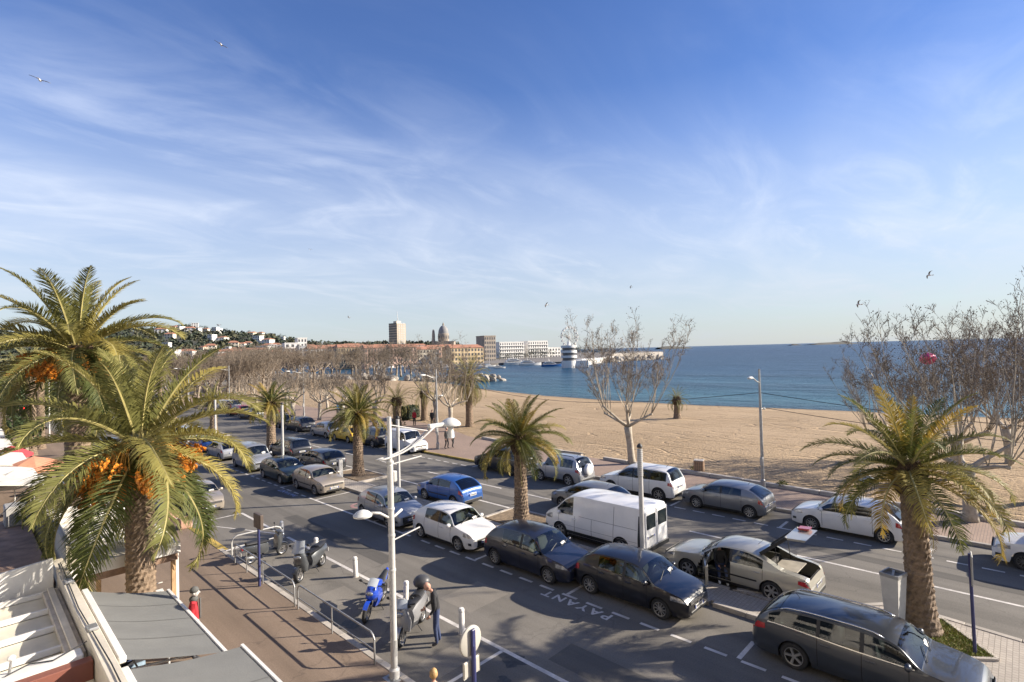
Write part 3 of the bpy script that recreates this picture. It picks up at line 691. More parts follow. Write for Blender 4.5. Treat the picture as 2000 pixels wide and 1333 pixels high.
    if S.get('grille', True):
        gz0, gz1, gw = S.get('gr', (.56, .66, .55)); g = MB(); g.bbox(fx-.02, fx+.012, -gw, gw, gz0, gz1, .02); gr = g.build('grille', M_BLK, root)
        sl_ = MB(); n = 3
        for i in range(n): z = gz0+(gz1-gz0)*(i+.5)/n; sl_.box(fx+.0135, fx+.018, -gw*.93, gw*.93, z-.007, z+.007)
        sl_.build('grille_bar', S.get('grm', M_CHROME), gr)
    g = MB(); lw = S.get('lw', fw*.78); g.bbox(fx-.03, fx+.010, -lw, lw, B.zb(h)+.02, B.zb(h)+S.get('lh', .12), .02); g.build('lower_intake', M_BLK, root)
    plate(root, fx+.012, S.get('pz', .44), 1)
    MB().lathe([(.0, .0), (.055, .0), (.05, .012), (.0, .014)], 14, (fx+.004, 0, S.get('bz', zt-.11)), 'x').build('badge', M_CHROME, root)
    # tail: plate, bumper strip
    if not S.get('van'):
        plate(root, -h-.032, S.get('rpz', .62), -1)
        g = MB(); rw = B.hw(-h)*.9; g.bbox(-h-.045, -h+.01, -rw, rw, B.zb(-h)+.0, B.zb(-h)+S.get('rbh', .16), .025); g.build('rear_bumper', S.get('rbm', M_BLK), root)
    # aerial
    if S.get('aerial', True):
        xa = rrr+.25; MB().cyl((xa, 0, B.top(xa)-.01), (xa-.16, 0, B.top(xa)+.16), .008, .004, 4).build('aerial', M_BLK, root)
    # wheels
    t, rm = wheel_meshes(S['r'], .20, S.get('spokes', 5), S.get('drim', False))
    for xw in (B.xf, B.xr):
        for sd in (1, -1):
            yw = B.hw(xw)*.985-.105
            wo_ = meshobj('wheel', t, root, (xw, sd*yw, S['r']), (0, 0, 0 if sd > 0 else pi)); meshobj('rim', rm, wo_)
    return root, B
def spec(L, W, H, paintm, kind='hatch', **k):
    h = L/2; S = dict(L=L, W=W, paint=paintm, r=.305)
    if kind == 'hatch':
        S.update(top=[(-h, .62), (-h+.05, .86), (-h+.12, .95), (-h+.52, H-.17), (-h+.78, H-.07), (-h+1.35, H-.01), (-h+1.8, H), (.30, H-.035), (.55, H-.10), (h-.98, 1.005), (h-.82, .965), (h-.42, .885), (h-.15, .80), (h-.05, .72), (h, .64)],
                 belt=[(-h, .60), (-h+.15, .90), (-h+.5, .95), (0, .91), (h-1.0, .89), (h-.4, .83), (h-.1, .73), (h, .61)], cowl=h-.96, roof_f=.48, roof_r=-h+.74, tail=-h+.10,
                 side=[(h-1.06, .02), (-.08, -.98), ], doors=[h-1.22, -.03, -1.0], mirror=h-1.22, xf=h-.80, xr=-h+.66, tl=(.26, .68, .95))
    elif kind == 'estate':
        S.update(top=[(-h, .64), (-h+.05, .90), (-h+.12, 1.02), (-h+.52, H-.13), (-h+.75, H-.05), (-h+1.6, H), (-.1, H), (.55, H-.04), (.80, H-.11), (h-1.05, .99), (h-.85, .94), (h-.42, .87), (h-.14, .79), (h-.05, .71), (h, .63)],
                 belt=[(-h, .62), (-h+.15, .93), (-h+.6, .98), (0, .92), (h-1.0, .90), (h-.4, .83), (h-.1, .73), (h, .61)], cowl=h-1.04, roof_f=.74, roof_r=-h+.70, tail=-h+.11,
                 side=[(h-1.15, .18), (.09, -.72), (-.80, -h+.42)], doors=[h-1.3, .13, -.78], mirror=h-1.3, xf=h-.90, xr=-h+1.0, tl=(.34, .74, .92))
    elif kind == 'suv':
        S.update(top=[(-h, .70), (-h+.04, 1.0), (-h+.10, 1.08), (-h+.34, H-.10), (-h+.5, H-.04), (-h+1.2, H), (0, H), (.35, H-.04), (.55, H-.11), (h-1.12, 1.12), (h-.95, 1.07), (h-.45, .98), (h-.13, .86), (h-.04, .76), (h, .68)],
                 belt=[(-h, .68), (-h+.12, 1.02), (-h+.5, 1.05), (0, 1.02), (h-1.0, 1.0), (h-.4, .9), (h-.1, .78), (h, .66)], cowl=h-1.1, roof_f=.48, roof_r=-h+.48, tail=-h+.08,
                 side=[(h-1.2, .10), (.0, -.85), (-.95, -h+.38)], doors=[h-1.3, .05, -.92], mirror=h-1.3, xf=h-.82, xr=-h+.80, tl=(.28, .82, 1.02), gc=.24, r=.35, head=(.5, .74, .87), pz=.55, rpz=.75, gr=(.68, .80, .5))
    elif kind == 'minivan':
        S.update(top=[(-h, .70), (-h+.03, 1.0), (-h+.07, 1.1), (-h+.20, H-.10), (-h+.32, H-.03), (-h+1.2, H), (.2, H-.01), (.55, H-.06), (.78, H-.15), (h-.92, 1.10), (h-.78, 1.04), (h-.35, .92), (h-.1, .78), (h-.03, .70), (h, .62)],
                 belt=[(-h, .68), (-h+.08, 1.0), (-h+.5, 1.05), (0, 1.02), (h-.9, .98), (h-.4, .86), (h-.1, .72), (h, .60)], cowl=h-.9, roof_f=.68, roof_r=-h+.31, tail=-h+.06,
                 side=[(h-1.0, .28), (.18, -.65), (-.75, -h+.28)], doors=[h-1.1, .23, -.7], mirror=h-1.1, xf=h-.78, xr=-h+.62, tl=(.16, .75, 1.2), tum=.2, head=(.4, .66, .84))
    elif kind == 'van':
        S.update(top=[(-h, 1.72), (-h+.02, H-.10), (-h+.06, H-.04), (-h+.25, H), (.3, H), (.85, H-.03), (1.15, H-.13), (h-.62, 1.26), (h-.5, 1.19), (h-.22, 1.06), (h-.07, .92), (h-.02, .82), (h, .74)],
                 belt=[(-h, 1.05), (0, 1.05), (h-.9, 1.04), (h-.5, 1.0), (h-.2, .90), (h-.05, .78), (h, .68)], cowl=h-.6, roof_f=1.08, roof_r=-h+.2, tail=-h+.03,
                 side=[(h-.78, h-1.62)], doors=[h-.86, h-1.72, -.1], mirror=h-.95, xf=h-.93, xr=-h+1.0, tl=(.06, .95, 1.5), tum=.13, gc=.2, r=.335, head=(.5, .76, .98), rt=.965, ft=.82, van=True, pz=.5, gr=(.74, .86, .6), aerial=False)
    elif kind == 'saloon':
        S.update(top=[(-h, .66), (-h+.05, .88), (-h+.12, .96), (-h+.5, 1.03), (-h+.72, 1.06), (-h+1.45, H-.10), (-h+1.8, H-.02), (-.35, H), (.2, H-.02), (.48, H-.09), (h-1.32, .98), (h-1.15, .94), (h-.5, .84), (h-.16, .73), (h-.04, .64), (h, .58)],
                 belt=[(-h, .62), (-h+.12, .86), (-h+.6, .93), (0, .90), (h-1.2, .87), (h-.4, .78), (h-.1, .66), (h, .55)], cowl=h-1.3, roof_f=.42, roof_r=-h+1.5, tail=-h+.76,
                 side=[(h-1.42, .0), (-.09, -1.05)], doors=[h-1.5, -.04, -1.05], mirror=h-1.55, xf=h-.95, xr=-h+1.10, tl=(.32, .70, .86), tum=.36)
    S.update(k)
    return S
# paint colours
P_BLK = paint('black', (.010, .010, .013)); P_NAVY = paint('night_blue', (.012, .014, .026)); P_WHITE = paint('white', (.68, .67, .65)); P_SLATE = paint('slate', (.045, .052, .065), .35)
P_SILV = paint('silver', (.34, .35, .37), .45); P_GREY = paint('grey', (.17, .175, .185), .4); P_BLUE = paint('blue', (.025, .095, .32), .25); P_BEIGE = paint('champagne', (.36, .31, .25), .4)
P_SAND = paint('sand_gold', (.42, .40, .34), .45); P_DGREEN = paint('bottle_green', (.022, .032, .030), .2); P_YEL = paint('yellow', (.62, .40, .03)); P_RED = paint('red', (.33, .02, .025)); P_DGREY = paint('charcoal', (.030, .032, .036), .3); P_VW = paint('van_white', (.78, .77, .75), rough=.38)
PF, PB = -pi/2, pi/2      # heading along -Y (towards the right of the picture) / along +Y (away)
GP = 'cars parked along the sea-front road'
def C(S, name, label, x, y, rz, dr=0.0): return make_car(S, name, label, (x, y, 0), rz+dr, 'car', GP)
# --- town-side bays
C(spec(4.62, 1.81, 1.47, P_SLATE, 'estate', spokes=5, chrome=True, r=.325, sillm=P_SLATE), 'estate_car', 'dark blue-grey estate car with roof rails, nearest at the bottom right', 15.14, 3.05, PF)
est = bpy.data.objects['estate_car']
for sd in (1, -1):
    Bd = Body(spec(4.62, 1.81, 1.47, P_SLATE, 'estate')); pts = []
    for i in range(12):
        x = .55-(i/11)*2.25; ey, ez = Bd.edge(x); pts.append((x, sd*(ey-.03), ez+.045-(.05 if i in (0, 11) else 0)))
    MB().tube(pts, .02, 6).build('roof_rail', M_CHROME, est, True)
C(spec(3.99, 1.68, 1.46, P_BLK, 'hatch', spokes=10, sillm=P_BLK), 'parked_hatchback', 'black hatchback with silver multi-spoke wheels, second from the bottom right', 15.14, 9.22, PF)
C(spec(4.08, 1.73, 1.53, P_NAVY, 'hatch', spokes=10, sillm=P_NAVY, drim=False), 'parked_hatchback', 'glossy night-black hatchback parked nose to tail behind another black one, palm behind it', 14.82, 13.3, PF)
C(spec(3.95, 1.70, 1.50, P_WHITE, 'hatch', spokes=7, gr=(.30, .56, .48), grm=M_BLK), 'parked_hatchback', 'white hatchback with black lower grille beside the foreground lamp post', 14.75, 17.95, PF)
C(spec(3.94, 1.72, 1.48, P_SILV, 'hatch', spokes=7, gr=(.32, .58, .52), grm=M_CHROME), 'parked_hatchback', 'silver-grey hatchback half hidden behind the foreground lamp post', 14.6, 22.6, PF, -.06)
C(spec(3.84, 1.67, 1.43, P_BEIGE, 'hatch', spokes=7, strip=.50), 'parked_hatchback', 'champagne beige small hatchback by the palm island kerb', 15.0, 30.95, PF)
C(spec(4.15, 1.70, 1.44, P_DGREEN, 'hatch', spokes=7), 'parked_hatchback', 'very dark green hatchback behind the champagne beige one', 14.85, 35.5, PF)
C(spec(4.03, 1.67, 1.80, P_SILV, 'minivan', spokes=6, headm=M_AMB), 'parked_minivan', 'pale silver tall minivan with orange indicators, between the near palm fronds', 14.9, 41.0, PF)
C(spec(4.2, 1.72, 1.45, P_SILV, 'hatch', spokes=6), 'parked_hatchback', 'light silver-white hatchback showing its rear beside a median palm trunk', 14.95, 47.3, PB)
C(spec(3.9, 1.68, 1.45, P_BLUE, 'hatch', spokes=6), 'parked_hatchback', 'deep blue hatchback behind the silver-white one, left of a palm trunk', 15.0, 52.4, PB)
C(spec(4.1, 1.72, 1.82, P_WHITE, 'minivan', spokes=6), 'parked_minivan', 'white tall minivan with a large rear window, far along the median', 15.1, 57.5, PB)
C(spec(3.9, 1.68, 1.45, P_SILV, 'hatch', spokes=6), 'parked_hatchback', 'silver hatchback beyond the white minivan, half hidden by palm fronds', 15.0, 63.0, PB)
C(spec(4.0, 1.70, 1.45, P_SLATE, 'hatch', spokes=6), 'parked_hatchback', 'slate hatchback far along the median bays', 15.0, 68.4, PB)
# --- sea-side of the median
C(spec(3.84, 1.67, 1.43, P_BLUE, 'hatch', spokes=7, strip=.50), 'parked_hatchback', 'bright blue hatchback seen from behind in the middle of the road', 18.55, 22.95, PB, .03)
C(spec(4.25, 1.75, 1.45, P_DGREY, 'hatch', spokes=6), 'parked_hatchback', 'black car with red tail lights and white plate behind the champagne hatchback', 18.05, 36.7, PB)
C(spec(4.55, 1.78, 1.66, P_BLK, 'suv', spokes=6), 'parked_suv', 'black people carrier with white rear plate behind the white column light', 18.3, 42.6, PB)
van, VB = make_car(spec(4.95, 1.95, 1.97, P_VW, 'van', spokes=6, handles=[1.55-.75]), 'delivery_van', 'large white delivery van beside the median palm', (18.78, 13.05, 0), PB, 'van')
C(spec(4.0, 1.72, 1.42, P_GREY, 'hatch', spokes=6), 'driving_hatchback', 'pale blue-grey car behind the white delivery van, only its top showing', 21.9, 15.9, PB)
# --- promenade side
C(spec(4.06, 1.73, 1.45, P_WHITE, 'hatch', spokes=10, sillm=P_WHITE, drim=False), 'parked_hatchback', 'white hatchback with dark windows and alloy wheels, left of the right-hand palm', 26.28, 5.65, PB)
C(spec(3.60, 1.65, 1.45, P_WHITE, 'hatch', spokes=12, drim=True), 'parked_hatchback', 'white small car cut off by the right edge, black wheels', 26.25, -.75, PB)
C(spec(4.03, 1.74, 1.41, P_GREY, 'hatch', spokes=10), 'parked_hatchback', 'mid-grey hatchback beside the grey street lamp', 26.2, 10.8, PB)
C(spec(4.45, 1.82, 1.66, P_WHITE, 'suv', spokes=8), 'parked_suv', 'white crossover behind the white column light, red tail lamps', 26.1, 15.5, PB, .05)
C(spec(3.82, 1.73, 1.66, P_SILV, 'suv', spokes=6, side=[(1.91-1.2, -.28), (-.5, -1.4)], doors=[1.91-1.3, -.36], bpill=False, handles=[-.2]), 'parked_suv', 'silver three-door off-roader with a white spare wheel on its tail', 25.7, 20.75, PB)
C(spec(4.4, 1.80, 1.62, P_DGREY, 'suv', spokes=6, drim=True), 'parked_suv', 'charcoal car half behind the central palm trunk, facing left', 25.5, 25.6, PB)
C(spec(4.1, 1.75, 1.80, P_WHITE, 'minivan', spokes=6, side=[(1.05, .28)]), 'parked_minivan', 'small white panel van below the curved lamp arms', 25.75, 37.3, PF, .0)
C(spec(4.1, 1.74, 1.62, P_DGREY, 'suv', spokes=6), 'parked_suv', 'dark grey car with white plate right of the palm at the small island', 25.6, 42.2, PB)
C(spec(3.95, 1.70, 1.44, P_YEL, 'hatch', spokes=6), 'parked_hatchback', 'yellow hatchback partly behind a palm trunk', 25.55, 46.4, PB)
C(spec(4.2, 1.76, 1.52, P_SILV, 'hatch', spokes=6), 'parked_hatchback', 'silver hatchback parked just beyond the yellow one', 25.6, 50.8, PB)
C(spec(4.6, 1.80, 1.55, P_BLK, 'estate', spokes=6), 'parked_estate', 'black estate with white rear plate beyond the silver hatchback', 25.75, 57.4, PB)
C(spec(4.3, 1.78, 1.5, P_BLK, 'hatch', spokes=6), 'parked_hatchback', 'black car beyond the black estate, behind a palm trunk', 25.85, 62.6, PB)
C(spec(4.2, 1.75, 1.46, P_GREY, 'hatch', spokes=6), 'parked_hatchback', 'grey hatchback far down the road in front of the red one', 26.9, 74.5, PB, .12)
C(spec(4.1, 1.75, 1.46, P_RED, 'hatch', spokes=6), 'parked_hatchback', 'dark red hatchback far down the road', 27.4, 80.0, PB, .12)
C(spec(4.3, 1.8, 1.75, P_SLATE, 'minivan', spokes=6), 'parked_minivan', 'grey-blue people carrier beyond the dark red hatchback', 28.6, 87.5, PB, .1)
for i, (yy, pp, nm) in enumerate(((92.8, P_WHITE, 'white'), (98.0, P_BLK, 'black'), (103.5, P_SILV, 'silver'))):
    C(spec(4.1, 1.74, 1.5, pp, 'hatch', spokes=6), 'parked_hatchback', 'tiny far-off %s car at the end of the promenade row' % nm, 29.0+i*.4, yy, PB, .1)
# --- kerb on the town side
C(spec(3.81, 1.64, 1.43, P_BEIGE, 'hatch', spokes=6), 'parked_hatchback', 'brown-grey hatchback facing the camera behind drooping palm fronds', 8.95, 32.4, PF)
C(spec(4.2, 1.75, 1.68, P_SILV, 'suv', spokes=6), 'parked_suv', 'silver car on the town-side kerb glimpsed through the palm crown', 8.8, 51.0, PF)
C(spec(4.2, 1.75, 1.5, P_DGREY, 'hatch', spokes=6), 'parked_hatchback', 'dark car on the town-side kerb beyond the palms', 8.9, 57.0, PF)
# --- extras for particular vehicles
def spare():
    r = next(o for o in bpy.data.objects if o.get('label', '').startswith('silver three-door'))
    t = MB().lathe([(.0, -.21), (.27, -.21), (.335, -.17), (.35, -.08), (.35, 0), (.30, .0)], 24, (-1.93, 0, .95), 'x'); t.build('spare_wheel_cover', P_WHITE, r, True, 35)
    for sd in (1, -1):
        MB().tube([(.25, sd*.52, 1.64), (.2, sd*.52, 1.70), (-.9, sd*.55, 1.71), (-1.3, sd*.55, 1.69), (-1.36, sd*.55, 1.62)], .022, 6).build('roof_rail', M_BLK, r, True)
spare()
def van_parts():
    h = 4.95/2; W = 1.95*.965/2
    x = -h-.034
    for sd in (1, -1):
        MB().bbox(x-.008, x+.01, sd*.015, sd*(W*.88), .42, 1.78, .03).build('rear_door', P_VW, van)
        MB().bbox(x-.013, x-.004, sd*.12, sd*.74, 1.12, 1.66, .03).build('rear_window', M_DKGLASS, van)
        g = MB(); VB.side(g, sd, -h+.05, -h+.24, .42, 1.62, .007, 3, 6); g.build('rear_corner_trim', M_BLK, van, True)
        g = MB(); VB.side(g, sd, -h+.012, -h+.12, .95, 1.42, .012, 3, 4); g.build('taillight', M_RED, van, True)
        g = MB(); VB.side(g, sd, VB.xr+VB.arch, VB.xf-VB.arch, .30, .44, .010, 10, 1); g.build('side_moulding', M_BLK, van, True)
        g = MB(); VB.side(g, sd, -h+.30, .55, 1.085, 1.10, .004, 14, 1); g.build('door_rail', mat('van_gap_crease_shade', (.22, .22, .22), .6), van, True)
        g = MB(); VB.side(g, sd, -h+.28, h-1.0, .62, .632, .004, 14, 1); g.build('crease_shade', mat('van_gap_crease_shade', (.22, .22, .22), .6), van, True)  # grey strip paints the shading of a crease on the flat panel
        g = MB(); VB.side(g, sd, -1.15, -1.13, .46, 1.78, .004, 1, 10); g.build('panel_seam', mat('van_gap_crease_shade', (.22, .22, .22), .6), van, True)
    MB().bbox(x-.03, x+.05, -.95, .95, .24, .44, .03).build('rear_bumper', M_BLK, van)
    plate(van, x-.012, .82, -1, .52, 0, .45)
van_parts()
# --- gold saloon with its door and hatch open, a person half inside
def saab():
    S = spec(4.80, 1.79, 1.45, P_SAND, 'saloon', spokes=6, strip=.52, open_door=True, open_hatch=True, handles=[-.88], r=.32)
    h = 2.4; dx0, dx1 = -.03, h-1.52
    tmp = Body(S)
    def skip(x, y, z, j):
        if y > .3 and dx0 < x < dx1+.5*max(0, .9-z) and z > .30 and z < tmp.edge(x)[1]-.03: return True
        if x < -h+1.42 and z > .80 and abs(y) < .60 and j > 8 and x > -h+.06: return True
        return False
    S['skip'] = skip
    r, B = make_car(S, 'open_saloon', 'pale gold car with its boot lid up and front door open', (18.42, 7.25, 0), PB, 'car', GP)
    # seats, dash
    for y in (.38, -.38):
        s_ = MB(); s_.bbox(-.05, .50, y-.25, y+.25, .42, .60, .06); s_.hexa([(-.12, y-.24, .5), (.05, y-.24, .5), (.05, y+.24, .5), (-.12, y+.24, .5), (-.32, y-.22, 1.08), (-.18, y-.22, 1.1), (-.18, y+.22, 1.1), (-.32, y+.22, 1.08)]); s_.bbox(-.34, -.20, y-.12, y+.12, 1.1, 1.27, .04); s_.build('front_seat', M_SEAT, r)
    MB().bbox(.85, 1.1, -.72, .72, .55, .92, .05).build('dashboard', M_SEAT, r)
    MB().lathe([(.17, 0), (.19, .02), (.17, .04), (.15, .02), (.17, 0)], 16, (.62, .38, .84), 'x').build('steering_wheel', M_BLK, r)
    s_ = MB(); s_.bbox(-1.05, -.62, -.66, .66, .40, .60, .06); s_.bbox(-1.18, -1.02, -.66, .66, .5, 1.02, .05); s_.build('rear_seat', M_SEAT, r)
    # open boot: floor, parcel shelf, load
    MB().box(-h+.1, -1.2, -.62, .62, .50, .53).build('boot_floor', M_SEAT, r)
    MB().box(-h+.08, -h+.12, -.62, .62, .5, .85).build('boot_lip', M_SEAT, r)
    MB().bbox(-1.95, -1.25, -.58, .45, .92, .95, .012).build('parcel_shelf', mat('grey_felt', (.30, .27, .22), .9, var=.2), r)
    # front door swung out on its front hinge
    d = MB(); x0, x1 = dx0, dx1
    pane = MB()
    dr = empty('front_door', (x1, B.hw(x1)*.96, 0), 0); dr.parent = r
    def f(u, v): z = .30+(B.belt(x0)-.30)*v; x = x1+(x0-x1)*u; return (x-x1, B.ys(x, z)-B.hw(x1)*.96, z)
    def f2(u, v): q = f(u, v); return (q[0], q[1]-.09, q[2])
    d.grid(f, 10, 6); d.grid(f2, 10, 6, flip=True)
    for u in (0, 1): d.add([f(u, 0), f(u, 1), f2(u, 1), f2(u, 0)], [(0, 1, 2, 3)])
    d.add([f(0, 1), f(1, 1), f2(1, 1), f2(0, 1)], [(0, 1, 2, 3)]); d.add([f(0, 0), f(1, 0), f2(1, 0), f2(0, 0)], [(0, 1, 2, 3)])
    d.build('door_skin', P_SAND, dr, True, 40)
    MB().tube([(0, -.04, B.belt(x1)), (-.35, -.16, 1.18), (-.62, -.24, 1.34), (-.80, -.22, 1.36), (-.85, -.03, B.belt(x0))], .022, 6).build('window_frame', M_BLK, dr)
    pane.add([(-.03, -.04, B.belt(x1)), (-.35, -.16, 1.17), (-.62, -.24, 1.33), (-.79, -.22, 1.35), (-.84, -.03, B.belt(x0))], [(0, 1, 2, 3, 4)]); pane.build('door_glass', M_GLASS, dr)
    dr.rotation_euler = (0, 0, -radians(62))
    # boot lid / hatch raised from the rear edge of the roof
    ht = empty('hatch', (-h+1.5, 0, B.top(-h+1.5)), 0); ht.parent = r
    g = MB(); g.grid(lambda u, v: (-1.02*u, (2*v-1)*(.56-.02*u), -.03*sin(pi*u)), 8, 8); g.grid(lambda u, v: (-1.02*u, (2*v-1)*(.56-.02*u), -.03*sin(pi*u)-.03), 8, 8, flip=True); g.build('hatch_glass', M_GLASS, ht, True)
    fr = MB()
    for sd in (1, -1): fr.hexa([(0, sd*.54, -.09), (0, sd*.64, -.09), (-1.05, sd*.64, -.09), (-1.05, sd*.54, -.09), (0, sd*.54, .015), (0, sd*.64, .015), (-1.05, sd*.64, .015), (-1.05, sd*.54, .015)])
    fr.build('hatch_frame', M_BLK, ht)
    pn = MB(); pn.hexa([(-1.0, -.64, -.06), (-1.0, .64, -.06), (-1.42, .62, -.38), (-1.42, -.62, -.38), (-1.0, -.64, .02), (-1.0, .64, .02), (-1.50, .62, -.36), (-1.50, -.62, -.36)]); pn.build('hatch_panel', P_SAND, ht)
    tn = Vector((-.36, 0, -.5)).normalized()
    MB().hexa([(-1.12, -.6, -.05), (-1.12, -.3, -.05), (-1.38, -.3, -.24), (-1.38, -.6, -.24), (-1.16, -.6, .0), (-1.16, -.3, .0), (-1.44, -.3, -.2), (-1.44, -.6, -.2)]).build('taillight', M_RED, ht)
    ht.rotation_euler = (0, radians(40), 0)
    for sd in (1, -1): MB().cyl((-h+.95, sd*.62, .93), (-h+1.02, sd*.60, 1.62), .012, .012, 6).build('gas_strut', M_BLK, r)
    return r
saab_o = saab()
# ================================================================ palms and trees
def leafmat(name, c1, c2, c3, trans=.36):
    m = bpy.data.materials.new(name); m.use_nodes = True; t = m.node_tree; b = t.nodes['Principled BSDF']
    oi = N(t, 'ShaderNodeObjectInfo'); tcn = N(t, 'ShaderNodeTexCoord')
    r = ramp(t, [(0, c1), (.55, c2), (1, c3)]); L(t, oi.outputs['Random'], r.inputs[0])
    nz = noise(t, tcn.outputs['Object'], 5.0, 3, .6); c = mixc(t, rmp(t, nz, [(.4, (0,)*3), (.75, (.55,)*3)]), r.outputs[0], tuple(x*.5 for x in c1))
    L(t, c, b.inputs['Base Color']); b.inputs['Roughness'].default_value = .62; b.inputs['Specular IOR Level'].default_value = .3
    tl = N(t, 'ShaderNodeBsdfTranslucent'); L(t, c, tl.inputs[0]); ms = N(t, 'ShaderNodeMixShader'); ms.inputs[0].default_value = trans
    L(t, b.outputs[0], ms.inputs[1]); L(t, tl.outputs[0], ms.inputs[2]); L(t, ms.outputs[0], t.nodes['Material Output'].inputs[0])
    return m
M_FROND = leafmat('palm_frond_green', (.078, .100, .026), (.125, .134, .034), (.195, .168, .036))
M_FRONDO = leafmat('palm_frond_olive', (.18, .182, .056), (.26, .236, .072), (.37, .295, .075))
M_FRONDY = leafmat('palm_frond_yellow', (.20, .165, .035), (.28, .205, .04), (.36, .235, .04))
M_FRONDB = leafmat('palm_frond_dead', (.13, .085, .045), (.19, .125, .065), (.25, .165, .085), .15)
M_RACH = mat('palm_rachis', (.36, .31, .12), .55, var=.2, vscale=4)
M_PTRUNK = mat('palm_trunk_bark', (.215, .155, .105), .9, var=.42, vscale=7, dirt=.6, bump=.9, bscale=22)
M_PTRUNKD = mat('palm_boot_fibre', (.085, .055, .032), .95, var=.5, vscale=12, bump=1, bscale=30)
M_DATE = mat('orange_dates', (.62, .22, .02), .45, var=.35, vscale=9)
M_DSTALK = mat('date_stalk', (.55, .30, .06), .6)
def frond_mesh(name, length, bend0, bend1, seed, nl=46, wid=.42, lm=None, twist=0.0, vee=.55):
    """rachis leaves the origin along +x and bends downward; leaflets both sides"""
    rr = random.Random(seed); b = MB(); n = 16; pts = []; p = Vector((0, 0, 0)); a = 0.0; tang = []
    side = rr.uniform(-.12, .12)
    for i in range(n+1):
        u = i/n; a = -(bend0*u+bend1*u*u*u); yaw = side*u*u; d = Vector((cos(a)*cos(yaw), sin(yaw), sin(a))); pts.append(p.copy()); tang.append(d); p = p+d*(length/n)
    rad = [.030*(1-.9*i/n)*length/2.6+.004 for i in range(n+1)]
    b.tube(pts, rad, 4, 1)
    for k in range(nl):
        u = .10+.90*k/(nl-1); f = u*n; i = min(n-1, int(f)); q = pts[i].lerp(pts[i+1], f-i); d = tang[i].lerp(tang[i+1], f-i).normalized()
        upv = Vector((0, 0, 1)); lat = d.cross(upv).normalized(); nrm = lat.cross(d).normalized()
        ll = wid*(sin(pi*min(1, (u*.93+.10)))**.6*.92+.10)*length/2.6
        fw = .45+.55*u
        for sd in (1, -1):
            l2 = ll*rr.uniform(.82, 1.1); v = vee*(1-.45*u)+rr.uniform(-.22, .22)
            dirv = (lat*sd*cos(v)+nrm*sin(v)+d*fw*rr.uniform(.75, 1.3)).normalized()
            mid = q+dirv*l2*.55; tip = q+dirv*l2+Vector((0, 0, -.16*l2-.05*rr.random()))
            w = .016*length/2.6*rr.uniform(.8, 1.2)
            b.add([q-d*w*.6, q+d*w*.6, mid+d*w*.9, mid-d*w*.9, tip], [(0, 1, 2, 3), (3, 2, 4)], 0)
    me = b.mesh(name, [lm or M_FROND, M_RACH])
    return me
FR = {}
def fronds(kind):
    if kind in FR: return FR[kind]
    lm = {'g': M_FROND, 'o': M_FRONDO, 'y': M_FRONDY}
    if kind == 'canary':     # three stages: upright, arching, hanging
        FR[kind] = [[frond_mesh('frond', 2.9, .35, .55, s, 108, .46, lm[c]) for s, c in ((1, 'o'), (2, 'o'), (3, 'o'))],
                    [frond_mesh('frond', 3.1, .75, .80, s, 116, .50, lm[c]) for s, c in ((4, 'o'), (5, 'o'), (6, 'o'))],
                    [frond_mesh('frond', 3.1, 1.05, .75, s, 116, .50, lm[c]) for s, c in ((7, 'g'), (8, 'o'), (9, 'o'))]]
    elif kind == 'street':
        FR[kind] = [[frond_mesh('frond', 2.3, .25, .45, s, 86, .44, lm[c]) for s, c in ((11, 'g'), (12, 'g'), (13, 'y'))],
                    [frond_mesh('frond', 2.5, .55, .85, s, 88, .46, lm[c]) for s, c in ((14, 'g'), (15, 'g'), (16, 'o'))],
                    [frond_mesh('frond', 2.5, .9, 1.0, s, 88, .46, lm[c]) for s, c in ((17, 'g'), (18, 'o'), (19, 'y'))]]
    else:
        FR[kind] = [[frond_mesh('frond', 2.2, .3, .5, s, 30, .44, lm[c]) for s, c in ((21, 'g'), (22, 'o'))],
                    [frond_mesh('frond', 2.3, .6, .9, s, 30, .46, lm[c]) for s, c in ((23, 'g'), (24, 'o'))],
                    [frond_mesh('frond', 2.3, 1.0, 1.0, s, 30, .46, lm[c]) for s, c in ((25, 'g'), (26, 'o'))]]
    return FR[kind]
def trunk_mesh(H, r0, r1, flare, seed, lean=(0, 0), rings=None, diamonds=13, bulb=1.0):
    rr = random.Random(seed); b = MB(); n = diamonds*2+6; step = .075; m_ = int(H/step); R = []
    for i in range(m_+1):
        u = i/m_; z = u*H; r = r0+(r1-r0)*u+flare*math.exp(-z/.38)
        cx_, cy_ = lean[0]*u*u, lean[1]*u*u; ring = []
        for k in range(n):
            q = r+(.013 if i % 2 else -.013)+(.010 if (k+(i//2)) % 2 else -.010)+rr.uniform(-.014, .014)
            ring.append((cx_+q*cos(2*pi*k/n), cy_+q*sin(2*pi*k/n), z+((k+i) % 2)*.02))
        R.append(ring)
    b.loft(R, True, False, True, 0)
    # old frond bases under the crown
    R = []; zz = H-.75*bulb
    for i in range(9):
        u = i/8; z = zz+u*.95*bulb; r = (r1*1.02+(.16*sin(pi*min(1, u*1.05))*bulb)); ring = []
        for k in range(n):
            q = r+(.045 if (k+i) % 2 else -.03)+rr.uniform(-.02, .02)
            ring.append((lean[0]*(z/H)**2+q*cos(2*pi*k/n), lean[1]*(z/H)**2+q*sin(2*pi*k/n), z))
        R.append(ring)
    b.loft(R, True, True, True, 1)
    return b.mesh('trunk', [M_PTRUNK, M_PTRUNKD])
